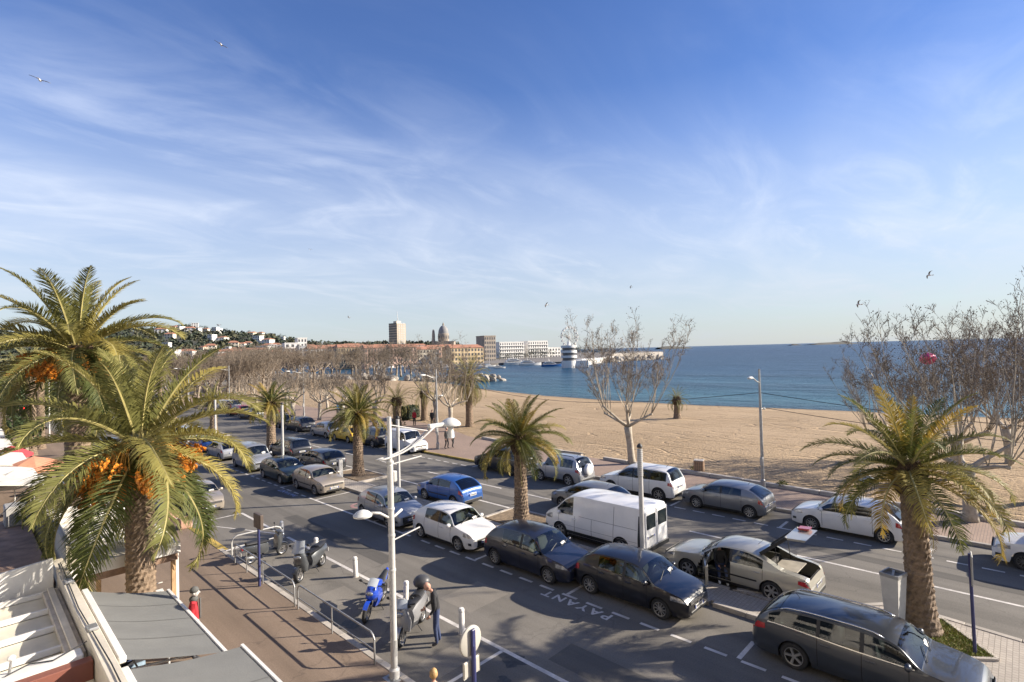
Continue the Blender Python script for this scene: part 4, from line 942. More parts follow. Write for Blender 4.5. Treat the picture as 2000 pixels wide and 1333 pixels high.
def date_mesh(seed, n=340):
    rr = random.Random(seed); b = MB()
    for s_ in range(20):
        a = rr.uniform(0, 2*pi); sp = rr.uniform(.05, .24); ln = rr.uniform(.28, .52)
        pts = [Vector((0, 0, 0)), Vector((.22+.3*sp*cos(a), sp*.5*sin(a), -.08)), Vector((.34+sp*cos(a)*.7, sp*sin(a), -.25-ln*.35)), Vector((.36+sp*cos(a), sp*1.1*sin(a), -.2-ln))]
        b.tube(pts, .008, 3, 1)
        for k in range(n//20):
            f = rr.uniform(.35, 1); q = pts[2].lerp(pts[3], (f-.35)/.65)+Vector((rr.uniform(-.035, .035), rr.uniform(-.035, .035), rr.uniform(-.03, .03))); r = rr.uniform(.018, .029)
            b.add([q+Vector((r, 0, 0)), q-Vector((r, 0, 0)), q+Vector((0, r, 0)), q-Vector((0, r, 0)), q+Vector((0, 0, r*1.4)), q-Vector((0, 0, r*1.4))], [(0, 2, 4), (2, 1, 4), (1, 3, 4), (3, 0, 4), (2, 0, 5), (1, 2, 5), (3, 1, 5), (0, 3, 5)], 0)
    return b.mesh('fruit_cluster', [M_DATE, M_DSTALK])
DATES = [date_mesh(s) for s in (1, 2, 3)]
def palm(x, y, H, r0, r1, label, kind='street', n=44, scale=1.0, seed=1, flare=.16, lean=(0, 0), fruit=0, lo=-38, hi=84, z0=.1, group=None, bulb=1.0, pw=.75, name='palm_tree', dead=3):
    rr = random.Random(seed*7+3); root = empty(name, (x, y, z0), 0, label, 'palm tree', group)
    meshobj('trunk', trunk_mesh(H, r0, r1, flare, seed, lean, diamonds=13 if kind != 'far' else 7, bulb=bulb), root)
    F = fronds(kind); ga = pi*(3-sqrt(5))
    for i in range(n):
        u = i/(n-1); el = radians(hi+(lo-hi)*u**pw)+rr.uniform(-.09, .09); az = i*ga+rr.uniform(-.2, .2)
        st = 0 if u < .25 else (1 if u < .62 else 2)
        me = rr.choice(F[st]); s_ = scale*rr.uniform(.86, 1.08)*(.86+.14*min(1, u*5+.3))
        o = meshobj('frond', me, root, (lean[0]+.10*cos(az)*r1*4, lean[1]+.10*sin(az)*r1*4, H+.10-.28*u), None, s_)
        o.rotation_euler = (Matrix.Rotation(az, 3, 'Z') @ Matrix.Rotation(-el, 3, 'Y') @ Matrix.Rotation(rr.uniform(-.35, .35), 3, 'X')).to_euler()
    if 'dead' not in FR: FR['dead'] = [frond_mesh('dead_frond', 2.2, .5, .9, s, 34, .36, M_FRONDB) for s in (61, 62)]
    for i in range(dead):
        az = rr.uniform(0, 2*pi); el = radians(rr.uniform(-84, -52)); o = meshobj('dead_frond', FR['dead'][i % 2], root, (lean[0]+r1*.8*cos(az), lean[1]+r1*.8*sin(az), H-.25-rr.random()*.35), None, scale*rr.uniform(.5, .85))
        o.rotation_euler = (Matrix.Rotation(az, 3, 'Z') @ Matrix.Rotation(-el, 3, 'Y') @ Matrix.Rotation(rr.uniform(-.6, .6), 3, 'X')).to_euler()
    for i in range(fruit):
        az = i*2*pi/fruit+rr.uniform(-.3, .3)
        o = meshobj('fruit_cluster', DATES[i % 3], root, (lean[0]+r1*.9*cos(az), lean[1]+r1*.9*sin(az), H-.05+rr.uniform(-.2, .25)), (0, 0, az), rr.uniform(1.5, 2.05)); o.rotation_euler[1] = rr.uniform(-.55, -.05)
    return root
palm(3.45, 17.75, 5.60, .34, .33, 'big date palm with orange fruit and drooping fronds, nearest on the left', 'canary', 36, 1.26, 5, .10, fruit=18, lo=-46, hi=86, z0=.1, pw=.95)
palm(3.6, 30.0, 8.5, .46, .46, 'tallest date palm at far left, its crown against the sky', 'canary', 46, 1.40, 9, .12, fruit=14, lo=-38, hi=82, pw=.95)
palm(18.3, 2.3, 4.45, .335, .25, 'thick-trunked median palm in the grass bed at the right', 'street', 38, 1.10, 12, .17, lean=(-.12, .12), lo=-14)
palm(18.1, 17.1, 3.9, .32, .25, 'median palm in the picture centre behind the black hatchback', 'street', 46, 1.02, 15, .10, lo=-18)
palm(18.4, 32.2, 4.1, .34, .28, 'median palm on the small island left of the lamp post', 'street', 44, 1.02, 18, .12, lo=-16)
palm(18.3, 46.2, 4.1, .37, .31, 'median palm right of the white minivan, behind the column light', 'street', 44, 1.02, 21, .1, lo=-20)
palm(18.5, 61.6, 3.8, .36, .30, 'farther median palm beside a white column light', 'far', 34, 1.05, 24, .1)
palm(18.6, 77.0, 3.8, .36, .30, 'farthest median palm, small in the distance', 'far', 34, 1.05, 27, .1)
palm(37.9, 43.1, 5.3, .38, .34, 'tall bushy palm with dry brown skirt behind the promenade', 'far', 46, 1.45, 31, .1, lo=-55, pw=.9, dead=30)
palm(33.4, 50.0, 3.0, .45, .42, 'stout palm among bare trees left of the red jacket', 'far', 36, 1.0, 34, .12, lo=-40)
palm(38.6, 52.0, 3.3, .40, .36, 'short-trunked palm beside the clipped hedge', 'far', 34, .95, 37, .1)
palm(54.2, 27.5, 2.35, .33, .28, 'small palm alone on the sand near the water', 'far', 36, .70, 40, .18, z0=.1, lo=-50)
palm(33.0, 56.5, 1.0, .3, .28, 'low spreading palm beside the promenade garden', 'far', 26, .95, 43, .1, lo=-20)
for i, (x, y, h, s_) in enumerate(((4.3, 62, 8.0, 1.1), (5.2, 66, 7.6, 1.05), (4.6, 84, 7.4, 1.0), (26.3, 118, 6.0, 1.5), (23, 128, 7.0, 1.6), (20.5, 140, 6.5, 1.6))):
    palm(x, y, h, .34, .32, ('slender twin palm by the shop fronts, left trunk', 'slender twin palm by the shop fronts, right trunk', 'far palm beyond the twin palms on the town side', 'dark bushy palm where the road bends', 'tall dark palm beside the bend, further left', 'leftmost dark palm beyond the bend')[i], 'far', 34, s_, 50+i, .1, fruit=3 if i < 3 else 0, lo=-45)
# ---- plane trees, bare in winter
M_PLANE = mat('plane_bark', (.40, .34, .26), .85, var=.32, vscale=5, dirt=.55, bump=.5, bscale=15, col2=(.50, .44, .35))
M_TWIG = mat('twig_bark', (.205, .168, .128), .9, var=.3, vscale=8, rnd=.15)
M_DRY = mat('dry_leaf', (.165, .12, .078), .9, var=.4, vscale=12, rnd=.2)
def plane_meshes(seed, H=9.5, fork=2.5, spread=3.2, limbs=5, shoots=7, tw=7, leaf=2, tr=.27, gnarl=.18):
    rr = random.Random(seed); T = MB(); Cw = MB()
    def path(p, d, ln, n, wob, up=0.0):
        pts = [p.copy()]; q = p.copy(); d = d.normalized()
        for i in range(n):
            d = (d+Vector((rr.uniform(-wob, wob), rr.uniform(-wob, wob), rr.uniform(-wob, wob)+up))).normalized(); q = q+d*(ln/n); pts.append(q.copy())
        return pts, d
    def twigs(p, d, ln, lev):
        pts, d2 = path(p, d, ln, 3, .20, .05)
        Cw.tube(pts, [.010*(1.6 if lev == 0 else 1), .008, .006, .003], 3, 0, False)
        if lev < 2:
            for k in range(tw if lev == 0 else 3):
                f = rr.uniform(.25, 1); i = min(2, int(f*3)); q = pts[i].lerp(pts[i+1], f*3-i)
                dd = (d2+Vector((rr.uniform(-1, 1), rr.uniform(-1, 1), rr.uniform(-.35, .8)))*.95).normalized(); twigs(q, dd, ln*rr.uniform(.38, .62), lev+1)
        else:
            for k in range(leaf):
                q = pts[-1]+Vector((rr.uniform(-.12, .12),)*1+(rr.uniform(-.12, .12), rr.uniform(-.14, .05))); s_ = rr.uniform(.016, .040)
                a = Vector((rr.uniform(-1, 1), rr.uniform(-1, 1), rr.uniform(-1, 1))).normalized()*s_; c_ = Vector((rr.uniform(-1, 1), rr.uniform(-1, 1), rr.uniform(-1, 1))).normalized()*s_
                Cw.add([q-a, q+c_, q+a, q-c_], [(0, 1, 2, 3)], 1)
    tp, d = path(Vector((0, 0, -.1)), Vector((rr.uniform(-.08, .08), rr.uniform(-.08, .08), 1)), fork, 5, .05)
    T.tube(tp, [tr*1.35, tr*1.05, tr*.98, tr*.95, tr*1.0, tr*1.12], 10)
    a0 = rr.uniform(0, 6)
    for l in range(limbs):
        az = a0+2*pi*l/limbs+rr.uniform(-.3, .3); d = Vector((cos(az), sin(az), rr.uniform(.45, .9)))
        pts, d2 = path(tp[-1], d, spread*rr.uniform(.6, 1.0), 6, gnarl, .02)
        rads = [tr*.50*(1-.55*i/6) for i in range(7)]; rads[-1] *= 1.35
        T.tube(pts, rads, 7)
        kn = pts[-1]; T.ell(kn, (rads[-1]*1.25,)*3, 7, 5)
        for s_ in range(shoots):
            st = kn if s_ < shoots*.6 else pts[rr.randint(3, 5)]
            dd = Vector((rr.uniform(-.5, .5)+.38*cos(az), rr.uniform(-.5, .5)+.38*sin(az), rr.uniform(.7, 1.3)))
            ln = (H-st.z)*rr.uniform(.45, 1.0)
            sp, d3 = path(st, dd, ln, 7, .10, .07); r0 = .034*rr.uniform(.6, 1.2)
            T.tube(sp, [r0*(1-.82*i/7) for i in range(8)], 5)
            for k in range(6):
                f = rr.uniform(.28, 1)*7; i = min(6, int(f)); q = sp[i].lerp(sp[i+1], f-i)
                twigs(q, (d3+Vector((rr.uniform(-1, 1), rr.uniform(-1, 1), rr.uniform(-.1, .6)))).normalized(), rr.uniform(.6, 1.25)*H/9.5, 0)
    return T.mesh('trunk', M_PLANE, True), Cw.mesh('crown', [M_TWIG, M_DRY])
PL = [plane_meshes(101, 10.0, 2.7, 2.5, 5, 7, 5, 2, .24), plane_meshes(102, 9.8, 2.4, 2.7, 5, 7, 4, 2, .25), plane_meshes(103, 7.5, 2.4, 2.6, 5, 6, 4, 2, .22), plane_meshes(104, 6.2, 2.3, 2.2, 6, 5, 3, 1, .22, .24)]
PLF = []
for v_ in (2, 3):
    mf = PL[v_][0].copy(); mf.materials.clear(); mf.materials.append(mat('far_bark', (.24, .195, .15), .9, var=.25, vscale=3)); PLF.append((mf, PL[v_][1]))
def plane_tree(x, y, v, s, rz, label, group=None, z=.1, name='plane_tree'):
    r = empty(name, (x, y, z), rz, label, 'tree', group); r.scale = (s, s, s)
    T_ = PLF[v-2] if name == 'bare_tree' else PL[v]
    meshobj('trunk', T_[0], r); meshobj('crown', T_[1], r)
    return r
plane_tree(31.9, 19.6, 0, .98, 2.3, 'bare plane tree with candelabra branches standing at the sand edge in the centre')
plane_tree(30.6, 1.95, 1, 1.0, .4, 'bare plane tree with thick pale trunk behind the right-hand palm')
plane_tree(38.5, 3.2, 1, .96, 2.0, 'bare plane tree on the sand, left of the thick pale trunk', z=0)
plane_tree(37.5, -1.8, 0, 1.02, 4.1, 'bare plane tree at the right edge, on the sand', z=0)
plane_tree(42.5, 6.4, 1, .80, 5.2, 'smaller bare plane tree, leftmost of the right-hand clump', z=0)
plane_tree(45.5, .9, 0, .9, 1.1, 'bare plane tree deepest in the right-hand clump', z=0)
plane_tree(34.4, 42.0, 0, .92, 1.2, 'bare plane tree in front of the tall bushy palm')
plane_tree(36.5, 47.0, 2, 1.15, 3.0, 'bare forked tree left of the tall bushy palm')
plane_tree(31.2, 51.0, 2, 1.05, 4.0, 'bare tree with many stems beside the white posts')
for i, (x, y) in enumerate(((30.9, 63.2), (28.9, 65.6), (30.4, 56.6), (31.6, 72.5), (29.5, 79.5), (34.0, 60.5), (34.8, 82), (30.2, 88), (38.0, 75))):
    plane_tree(x, y, 3, RND.uniform(.85, 1.05), i*1.7, 'pollarded pale-trunked plane tree, %s, promenade row' % ('right of the silver hatchback', 'left of the street lamp', 'nearest to the yellow hatchback', 'by the parked motorbikes', 'behind the grey hatchback', 'closest to the sand', 'well back toward the sand', 'beyond the red hatchback', 'in the middle of the sand edge')[i], 'pollarded trees in the promenade row')
# far wood on the sea-front bend: trees one can tell apart, then the rest
rr = random.Random(77); wood = []
for row in range(5):
    for i in range(13):
        x = 20+row*9+i*2.6+rr.uniform(-1.4, 1.4); y = 112+row*11+i*1.6+rr.uniform(-3, 3)
        if x > interp(BWALL, min(y, 170))+16: continue
        wood.append((row, x/y, x, y, i, rr.uniform(1.0, 1.45), rr.uniform(0, 6)))
ORDW = ['first', 'second', 'third', 'fourth', 'fifth', 'sixth', 'seventh', 'eighth', 'ninth', 'tenth', 'eleventh', 'twelfth', 'thirteenth']
for row in range(5):
    for k, (_, _, x, y, i, s_, a) in enumerate(sorted(w for w in wood if w[0] == row)):
        plane_tree(x, y, 2 if (i+row) % 3 else 3, s_, a, 'bare brown tree in the far wood, %s row, %s from the left' % (('nearest', 'second', 'middle', 'fourth', 'farthest')[row], ORDW[k]), 'bare trees of the far wood', -.1, 'bare_tree')
# ================================================================ street furniture
M_WPOLE = mat('white_pole_paint', (.50, .49, .465), .45, var=.08, vscale=4, dirt=.35)
M_GPOLE = mat('galvanised_steel', (.36, .36, .355), .45, .6, var=.15, vscale=8)
M_BLUEP = mat('navy_pole_paint', (.035, .04, .125), .45, dirt=.3)
M_LAMPW = mat('lamp_shade', (.60, .60, .57), .4, dirt=.3)
M_LGLASS = mat('lamp_glass', (.50, .50, .47), .15, 0, .6)
M_SIGNB = mat('sign_back', (.42, .40, .35), .6, dirt=.45)
M_SIGNBLUE = mat('sign_blue', (.08, .22, .42), .5)
# foreground lamp with curved arms
r = empty('street_lamp', (7.38, 11.4, .1), 0, 'white foreground lamp post with curved arms and two dome lamps', 'street lamp')
MB().lathe([(.13, 0), (.13, .22), (.085, .27), (.076, 4.0), (.076, 5.2)], 16).build('lower_pole', M_WPOLE, r, True, 40)
MB().lathe([(.076, 0), (.06, .02), (.056, 1.15), (.058, 1.2), (.0, 1.2)], 16, (0, 0, 5.2)).build('upper_pole', M_WPOLE, r, True, 40)
for z in (2.6, 3.45, 4.1, 5.25): MB().lathe([(.078, 0), (.092, .01), (.092, .06), (.078, .07)], 16, (0, 0, z)).build('collar', M_WPOLE, r, True, 40)
MB().bbox(.06, .17, -.06, .06, 4.78, 5.05, .02).build('junction_box', M_WPOLE, r)
MB().bbox(-.03, .03, -.083, -.07, .55, .95, .004).build('access_door', M_GPOLE, r)
for q_ in range(4): MB().cyl((.15*cos(q_*pi/2+.8), .15*sin(q_*pi/2+.8), 0), (.15*cos(q_*pi/2+.8), .15*sin(q_*pi/2+.8), .05), .02, .02, 6).build('anchor_bolt', M_GPOLE, r)
MB().bbox(-.22, .22, -.22, .22, -.01, .022, .006).build('base_plate', M_GPOLE, r)
MB().grid(lambda u, v: (.0775*cos(-2.2+.9*u), .0775*sin(-2.2+.9*u), 1.45+.22*v), 5, 1).build('pasted_notice', M_PLATE, r)
def arc(p0, p1, sag, n=10):
    p0, p1 = Vector(p0), Vector(p1); return [p0.lerp(p1, i/n)+Vector((0, 0, -sag*sin(pi*i/n))) for i in range(n+1)]
for dy in (-.07, .07):
    MB().tube(arc((-.35, dy, 5.38), (1.35, dy, 6.0), .16), .026, 8).build('curved_arm', M_WPOLE, r, True)
rungs = arc((-.35, 0, 5.38), (1.35, 0, 6.0), .16)
MB().cyl((.0, 0, 6.2), (1.2, 0, 5.9), .014).build('tie_rod', M_WPOLE, r)
MB().bbox(1.2, 1.70, -.06, .06, 5.96, 6.07, .02).build('lamp_bracket', M_WPOLE, r)
MB().lathe([(.0, .17), (.08, .16), (.18, .11), (.27, .03), (.29, -.02), (.28, -.04)], 22, (1.95, 0, 6.0)).build('lamp_shade', M_LAMPW, r, True, 50)
MB().lathe([(.28, -.04), (.15, -.07), (.0, -.08)], 22, (1.95, 0, 6.0)).build('lamp_glass', M_LGLASS, r, True)
MB().cyl((1.95, 0, 5.92), (1.95, 0, 5.62), .07, .09, 12).build('lamp_socket', M_LAMPW, r, True, 40)
MB().tube([(.32, 0, 4.05), (.10, 0, 3.93), (-.10, 0, 3.95), (-.32, 0, 4.1), (-.55, 0, 4.16)], .035, 8).build('lower_arm', M_WPOLE, r, True)
MB().lathe([(.0, .12), (.06, .11), (.15, .07), (.225, .0), (.215, -.04), (.0, -.06)], 20, (-.78, 0, 4.17)).build('lower_lamp_shade', M_LAMPW, r, True, 50)
MB().cyl((.05, 0, 5.22), (.95, 0, 5.28), .018).build('banner_rod', M_WPOLE, r); MB().cyl((.05, 0, 3.35), (.85, 0, 3.47), .018).build('banner_rod', M_WPOLE, r)
r.rotation_euler = (0, 0, 0)
# column lights on the median
def column_light(y, label):
    r = empty('column_light', (16.8, y, .12), 0, label, 'street lamp', 'white column lights on the median')
    MB().lathe([(.14, 0), (.14, .06), (.085, .08), (.085, 3.35)], 14).build('column', M_WPOLE, r, True, 40)
    p = [(.088, 3.35)]
    for i in range(14): p += [(.10, 3.38+i*.07), (.10, 3.41+i*.07), (.085, 3.42+i*.07)]
    MB().lathe(p, 14).build('louvre', M_WPOLE, r, True, 40)
    MB().lathe([(.10, 4.37), (.10, 4.44), (.05, 4.50), (.02, 4.52), (.0, 4.53)], 14).build('cap', M_BLK, r, True, 40)
    return r
for y, l in ((10.0, 'white column light with black cap in front of the delivery van'), (25.1, 'white column light rising just right of the foreground lamp post'), (40.3, 'white column light left of the median island, behind the dark cars'), (55.4, 'white column light in the distance beside a far median palm')): column_light(y, l)
# arm lamps on the promenade
def arm_lamp(x, y, H, label, aim, low=True, ln=1.0):
    r = empty('street_lamp', (x, y, .1), aim, label, 'street lamp')
    MB().lathe([(.13, 0), (.13, .5), (.085, .55), (.075, H*.6), (.05, H)], 10).build('pole', M_GPOLE, r, True, 40)
    za = H-.75; MB().tube([(0, 0, za), (.45*ln, 0, za+.1), (.9*ln, 0, za+.28), (1.15*ln, 0, za+.32)], .03, 6).build('arm', M_GPOLE, r, True)
    MB().ell((1.35*ln, 0, za+.33), (.32, .12, .08), 10, 6).build('lamp_head', M_LAMPW, r, True)
    if low:
        MB().tube([(0, 0, H*.66), (-.3, 0, H*.66+.06), (-.42, 0, H*.66+.05)], .025, 6).build('low_arm', M_GPOLE, r, True)
        MB().ell((-.5, 0, H*.66+.03), (.16, .1, .07), 8, 5).build('low_lamp_head', M_LAMPW, r, True)
    MB().bbox(-.02, .16, -.08, .08, 1.3, 1.75, .02).build('switch_box', M_GPOLE, r)
    return r
arm_lamp(30.6, 10.6, 6.6, 'grey street lamp at the promenade edge right of centre', pi)
arm_lamp(27.4, 35.2, 6.6, 'grey street lamp near the couple walking on the promenade', pi)
arm_lamp(31.5, 68.7, 6.5, 'grey street lamp farther along, above the far median palm', pi, False, 1.5)
arm_lamp(30.0, 92, 6.8, 'grey street lamp far off beyond the red hatchback', pi, False, 1.5)
arm_lamp(29.0, 110, 6.8, 'grey street lamp farthest along the bend', pi, False, 1.5)
# overhead wires from the grey lamp
def wire(name, label, a, b, sag, rad=.014):
    tag(MB().tube(arc(a, b, sag, 24), rad, 4).build(name, M_BLK), label, 'cable')
wire('overhead_cable', 'thin black cable sagging left from the grey lamp over the sand', (30.6, 10.6, 5.4), (32.0, 38.0, 5.2), 1.1)
wire('overhead_cable', 'thin black cable sagging right from the grey lamp towards the bare trees', (30.6, 10.6, 5.4), (31.6, -16.0, 5.3), 1.1)
wire('overhead_cable', 'lower thin black cable sagging right from the grey lamp', (30.6, 10.6, 4.6), (31.6, -16.0, 4.5), 1.0)
# bollards
BOL = None
for i, (y, tilt) in enumerate(((11.88, 0), (14.66, .05), (17.77, -.03), (20.88, .02), (24.17, 0))):
    l = ('white bollard nearest the man in black', 'white bollard just behind the lamp post', 'white bollard beside the blue motorbike, to its left', 'white bollard behind the maxi scooter', 'white bollard in shade beside the dark scooter')[i]
    b_ = empty('bollard', (9.96, y, 0), 0, l, 'bollard', 'white bollards along the bay line'); b_.rotation_euler = (tilt, tilt*.6, 0)
    MB().lathe([(.085, 0), (.085, .58), (.075, .60), (.085, .63), (.085, .68), (.06, .72), (0, .73)], 14).build('post', mat('chipped_white_paint', (.66, .64, .60), .6, var=.1, vscale=9, dirt=.55), b_, True, 40)
    MB().lathe([(.115, 0), (.11, .02), (.088, .03)], 14).build('base', M_CONC, b_, True, 40)
# handrails along the pavement edge
def railing(y0, y1, posts, label):
    r = empty('handrail', (7.35, y0, .12), 0, label, 'railing', 'steel handrails along the pavement edge'); n = y1-y0; h = .78
    MB().tube([(0, 0, 0), (0, 0, h-.18), (0, .05, h-.06), (0, .17, h), (0, n-.17, h), (0, n-.05, h-.06), (0, n, h-.18), (0, n, 0)], .024, 8).build('top_rail', M_GPOLE, r, True, 60)
    MB().cyl((0, .02, .36), (0, n-.02, .36), .018).build('lower_rail', M_GPOLE, r)
    for p in posts: MB().cyl((0, p-y0, 0), (0, p-y0, h), .02).build('post', M_GPOLE, r)
railing(12.25, 16.7, (14.5,), 'long steel handrail in front of the blue motorbike')
railing(16.95, 22.2, (19.5, 21.0), 'steel handrail behind the tall blue pole')
r = empty('handrail', (7.5, 23.0, .0), radians(-8), 'short white handrail standing across the scooter bay', 'railing')
MB().tube([(0, 0, .1), (0, 0, .72), (.06, 0, .88), (.22, 0, .95), (1.7, .1, .95), (1.86, .1, .88), (1.92, .1, .7), (1.92, .1, 0)], .028, 8).build('top_rail', M_WPOLE, r, True, 60)
MB().cyl((0, 0, .5), (1.92, .1, .5), .022).build('lower_rail', M_WPOLE, r)
# signs
r = empty('road_sign', (7.27, 8.32, .1), radians(4), 'round road sign seen from behind on a dark blue pole, bottom centre', 'sign')
MB().cyl((0, 0, 0), (0, 0, 1.95), .045, .045, 10).build('pole', M_BLUEP, r, True, 60)
MB().bbox(-.05, .05, -.03, .03, 1.05, 2.28, .012).build('spine', M_BLUEP, r)
MB().lathe([(0, .05), (.28, .05), (.30, .065), (.30, .10), (.28, .085), (0, .085)], 26, (0, 0, 2.02), 'y').build('round_plate', M_SIGNB, r, True, 40)
MB().bbox(-.24, .24, .05, .085, 1.32, 1.66, .03).build('lower_plate', M_SIGNB, r)
r = empty('sign_pole', (7.2, 19.4, .12), 0, 'tall dark blue pole with a sign on edge beside the handrail', 'sign')
MB().cyl((0, 0, 0), (0, 0, 2.0), .045, .045, 10).build('pole', M_BLUEP, r, True, 60); MB().bbox(-.06, .06, -.3, .3, 2.0, 2.5, .02).build('plate', mat('sign_brown_back', (.10, .075, .06), .6), r)
r = empty('sign_pole', (17.7, 1.15, .13), radians(-84), 'dark thin sign pole standing in the grass bed at far right', 'sign')
MB().cyl((0, 0, 0), (-.03, .0, 2.5), .04, .035, 10).build('pole', M_BLUEP, r, True, 60); MB().bbox(-.02, .02, -.25, .25, 1.75, 2.5, .015).build('plate', M_GPOLE, r)
r = empty('sign_pole', (7.2, 34.0, .12), 0, 'thin dark blue pole behind the palm trunk, by the pink blocks', 'sign'); MB().cyl((0, 0, 0), (0, 0, 2.1), .04, .04, 8).build('pole', M_BLUEP, r, True, 60); MB().bbox(-.25, .25, -.02, .02, 1.6, 2.1, .02).build('plate', M_SIGNBLUE, r)
for i, (x, y) in enumerate(((30.6, 57.4), (25.9, 65.5))):
    r = empty('round_sign', (x, y, .1), YAW*-1+.3, ('blue road sign on a post by the yellow hatchback', 'light blue panel sign behind a far palm trunk')[i], 'sign'); MB().cyl((0, 0, 0), (0, 0, 2.3), .04).build('pole', M_GPOLE, r)
    (MB().lathe([(0, 0), (.38, 0), (.38, .03), (0, .03)], 20, (0, -.06, 2.1), 'y') if i == 0 else MB().bbox(-.45, .45, -.06, -.03, 1.9, 2.6, .02)).build('plate', M_SIGNBLUE, r)
# concrete cubes along the kerb
for i, (x, y) in enumerate(((7.35, 28.8), (7.35, 31.1), (7.35, 35.8), (7.3, 41))):
    tag(MB().bbox(-.26, .26, -.26, .26, 0, .48, .05).build('concrete_block', mat('pink_concrete', (.44, .26, .18), .9, var=.2, vscale=6, dirt=.4, bump=.4), None, loc=(x, y, .12), rot=(0, 0, .15*i)), ('pinkish concrete block nearest, at the end of the yellow line', 'pinkish concrete block behind the palm fronds', 'pinkish concrete block beside the palm trunk', 'farthest pinkish concrete block on the kerb')[i], 'block', 'concrete blocks on the kerb')
# terracotta pots with shrubs
M_TERRA = mat('terracotta', (.40, .20, .12), .85, var=.2, vscale=6); M_SHRUB = leafmat('shrub_leaf', (.025, .04, .014), (.04, .055, .018), (.055, .07, .02), .15)
def leafball(n, rx, ry, rz, seed, s=.07, box=False):
    rr = random.Random(seed); b = MB()
    for i in range(n):
        if box: q = Vector((rr.uniform(-1, 1), rr.uniform(-1, 1), rr.uniform(-1, 1))); ax = rr.randint(0, 2); q[ax] = (1 if q[ax] > 0 else -1)*rr.uniform(.85, 1.02)
        else:
            q = Vector((rr.gauss(0, 1), rr.gauss(0, 1), rr.gauss(0, 1))).normalized()*rr.uniform(.55, 1.05)
        q = Vector((q.x*rx, q.y*ry, q.z*rz)); a = Vector((rr.uniform(-1, 1), rr.uniform(-1, 1), rr.uniform(-1, 1))).normalized()*s*rr.uniform(.6, 1.3); c_ = a.cross(Vector((rr.uniform(-1, 1), rr.uniform(-1, 1), rr.uniform(-1, 1)))).normalized()*s*.5
        b.add([q-a, q+c_, q+a, q-c_], [(0, 1, 2, 3)])
    return b
for i, (x, y) in enumerate(((7.0, 47.8), (6.9, 53.0))):
    r = empty('potted_shrub', (x, y, .12), 0, ('dark shrub in a terracotta pot nearest the palm trunk', 'dark shrub in a terracotta pot farther along the kerb')[i], 'plant', 'potted shrubs on the kerb')
    MB().lathe([(0, 0), (.25, 0), (.35, .55), (.38, .56), (.38, .64), (.33, .64), (.32, .56), (0, .56)], 16).build('pot', M_TERRA, r, True, 40)
    leafball(260, .5, .5, .55, 5+i).build('foliage', M_SHRUB, r, loc=(0, 0, 1.1))
# clipped hedge, low shrubs on the promenade
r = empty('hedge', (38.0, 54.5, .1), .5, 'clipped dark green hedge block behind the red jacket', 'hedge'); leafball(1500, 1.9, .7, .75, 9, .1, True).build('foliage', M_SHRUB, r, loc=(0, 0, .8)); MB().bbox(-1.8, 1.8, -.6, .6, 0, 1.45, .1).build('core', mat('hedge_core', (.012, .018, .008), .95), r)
for i, (x, y, s) in enumerate(((30.9, 46.5, 1.0), (30.2, 48.6, .8), (32.3, 15.2, .35), (31.6, 9.9, .3), (33.5, 60, 1.1))):
    r = empty('shrub', (x, y, .1), i, ('round green shrub behind the dark grey car', 'small shrub left of the round green one', 'low weed tuft beside the wooden bin', 'tiny weed tuft at the grey lamp foot', 'leafy shrub among the pollarded trees')[i], 'plant')
    leafball(300, 1.1*s, 1.0*s, .7*s, 30+i, .09*max(.5, s)).build('foliage', M_SHRUB if i not in (2, 3) else M_FROND, r, loc=(0, 0, .6*s)); MB().cyl((0, 0, 0), (0, 0, .5*s), .05*s).build('stem', M_TWIG, r)
# bins
M_WOOD = mat('weathered_wood', (.32, .21, .13), .85, var=.25, vscale=6)
r = empty('litter_bin', (32.04, 14.9, .05), .3, 'wood-slatted litter bin standing on the sand edge', 'bin')
SLT = MB().bbox(-.045, .045, -.012, .012, 0, .82, .008).mesh('slat', M_WOOD)
for sd in range(4):
    for k in range(5):
        a = sd*pi/2; q = Vector((-.22+.11*k, .28, 0)); q.rotate(Matrix.Rotation(a, 3, 'Z')); meshobj('slat', SLT, r, (q.x, q.y, .04), (0, 0, a))
MB().bbox(-.25, .25, -.25, .25, .02, .80, .02).build('liner', M_BLK, r); MB().bbox(-.30, .30, -.30, .30, .86, .90, .02).build('lid', M_CONC, r)
r = empty('bag_bin', (31.3, 27.0, .1), .2, 'pale bag hung on a thin post at the sand edge', 'bin'); MB().cyl((0, 0, 0), (0, 0, .95), .03).build('post', M_GPOLE, r); MB().ell((.2, 0, .55), (.17, .15, .32), 10, 7).build('bag', mat('bin_bag', (.6, .58, .52), .5, var=.1), r, True); MB().lathe([(.18, 0), (.2, .01), (.2, .03), (.18, .04)], 14, (.2, 0, .88)).build('hoop', M_GPOLE, r)
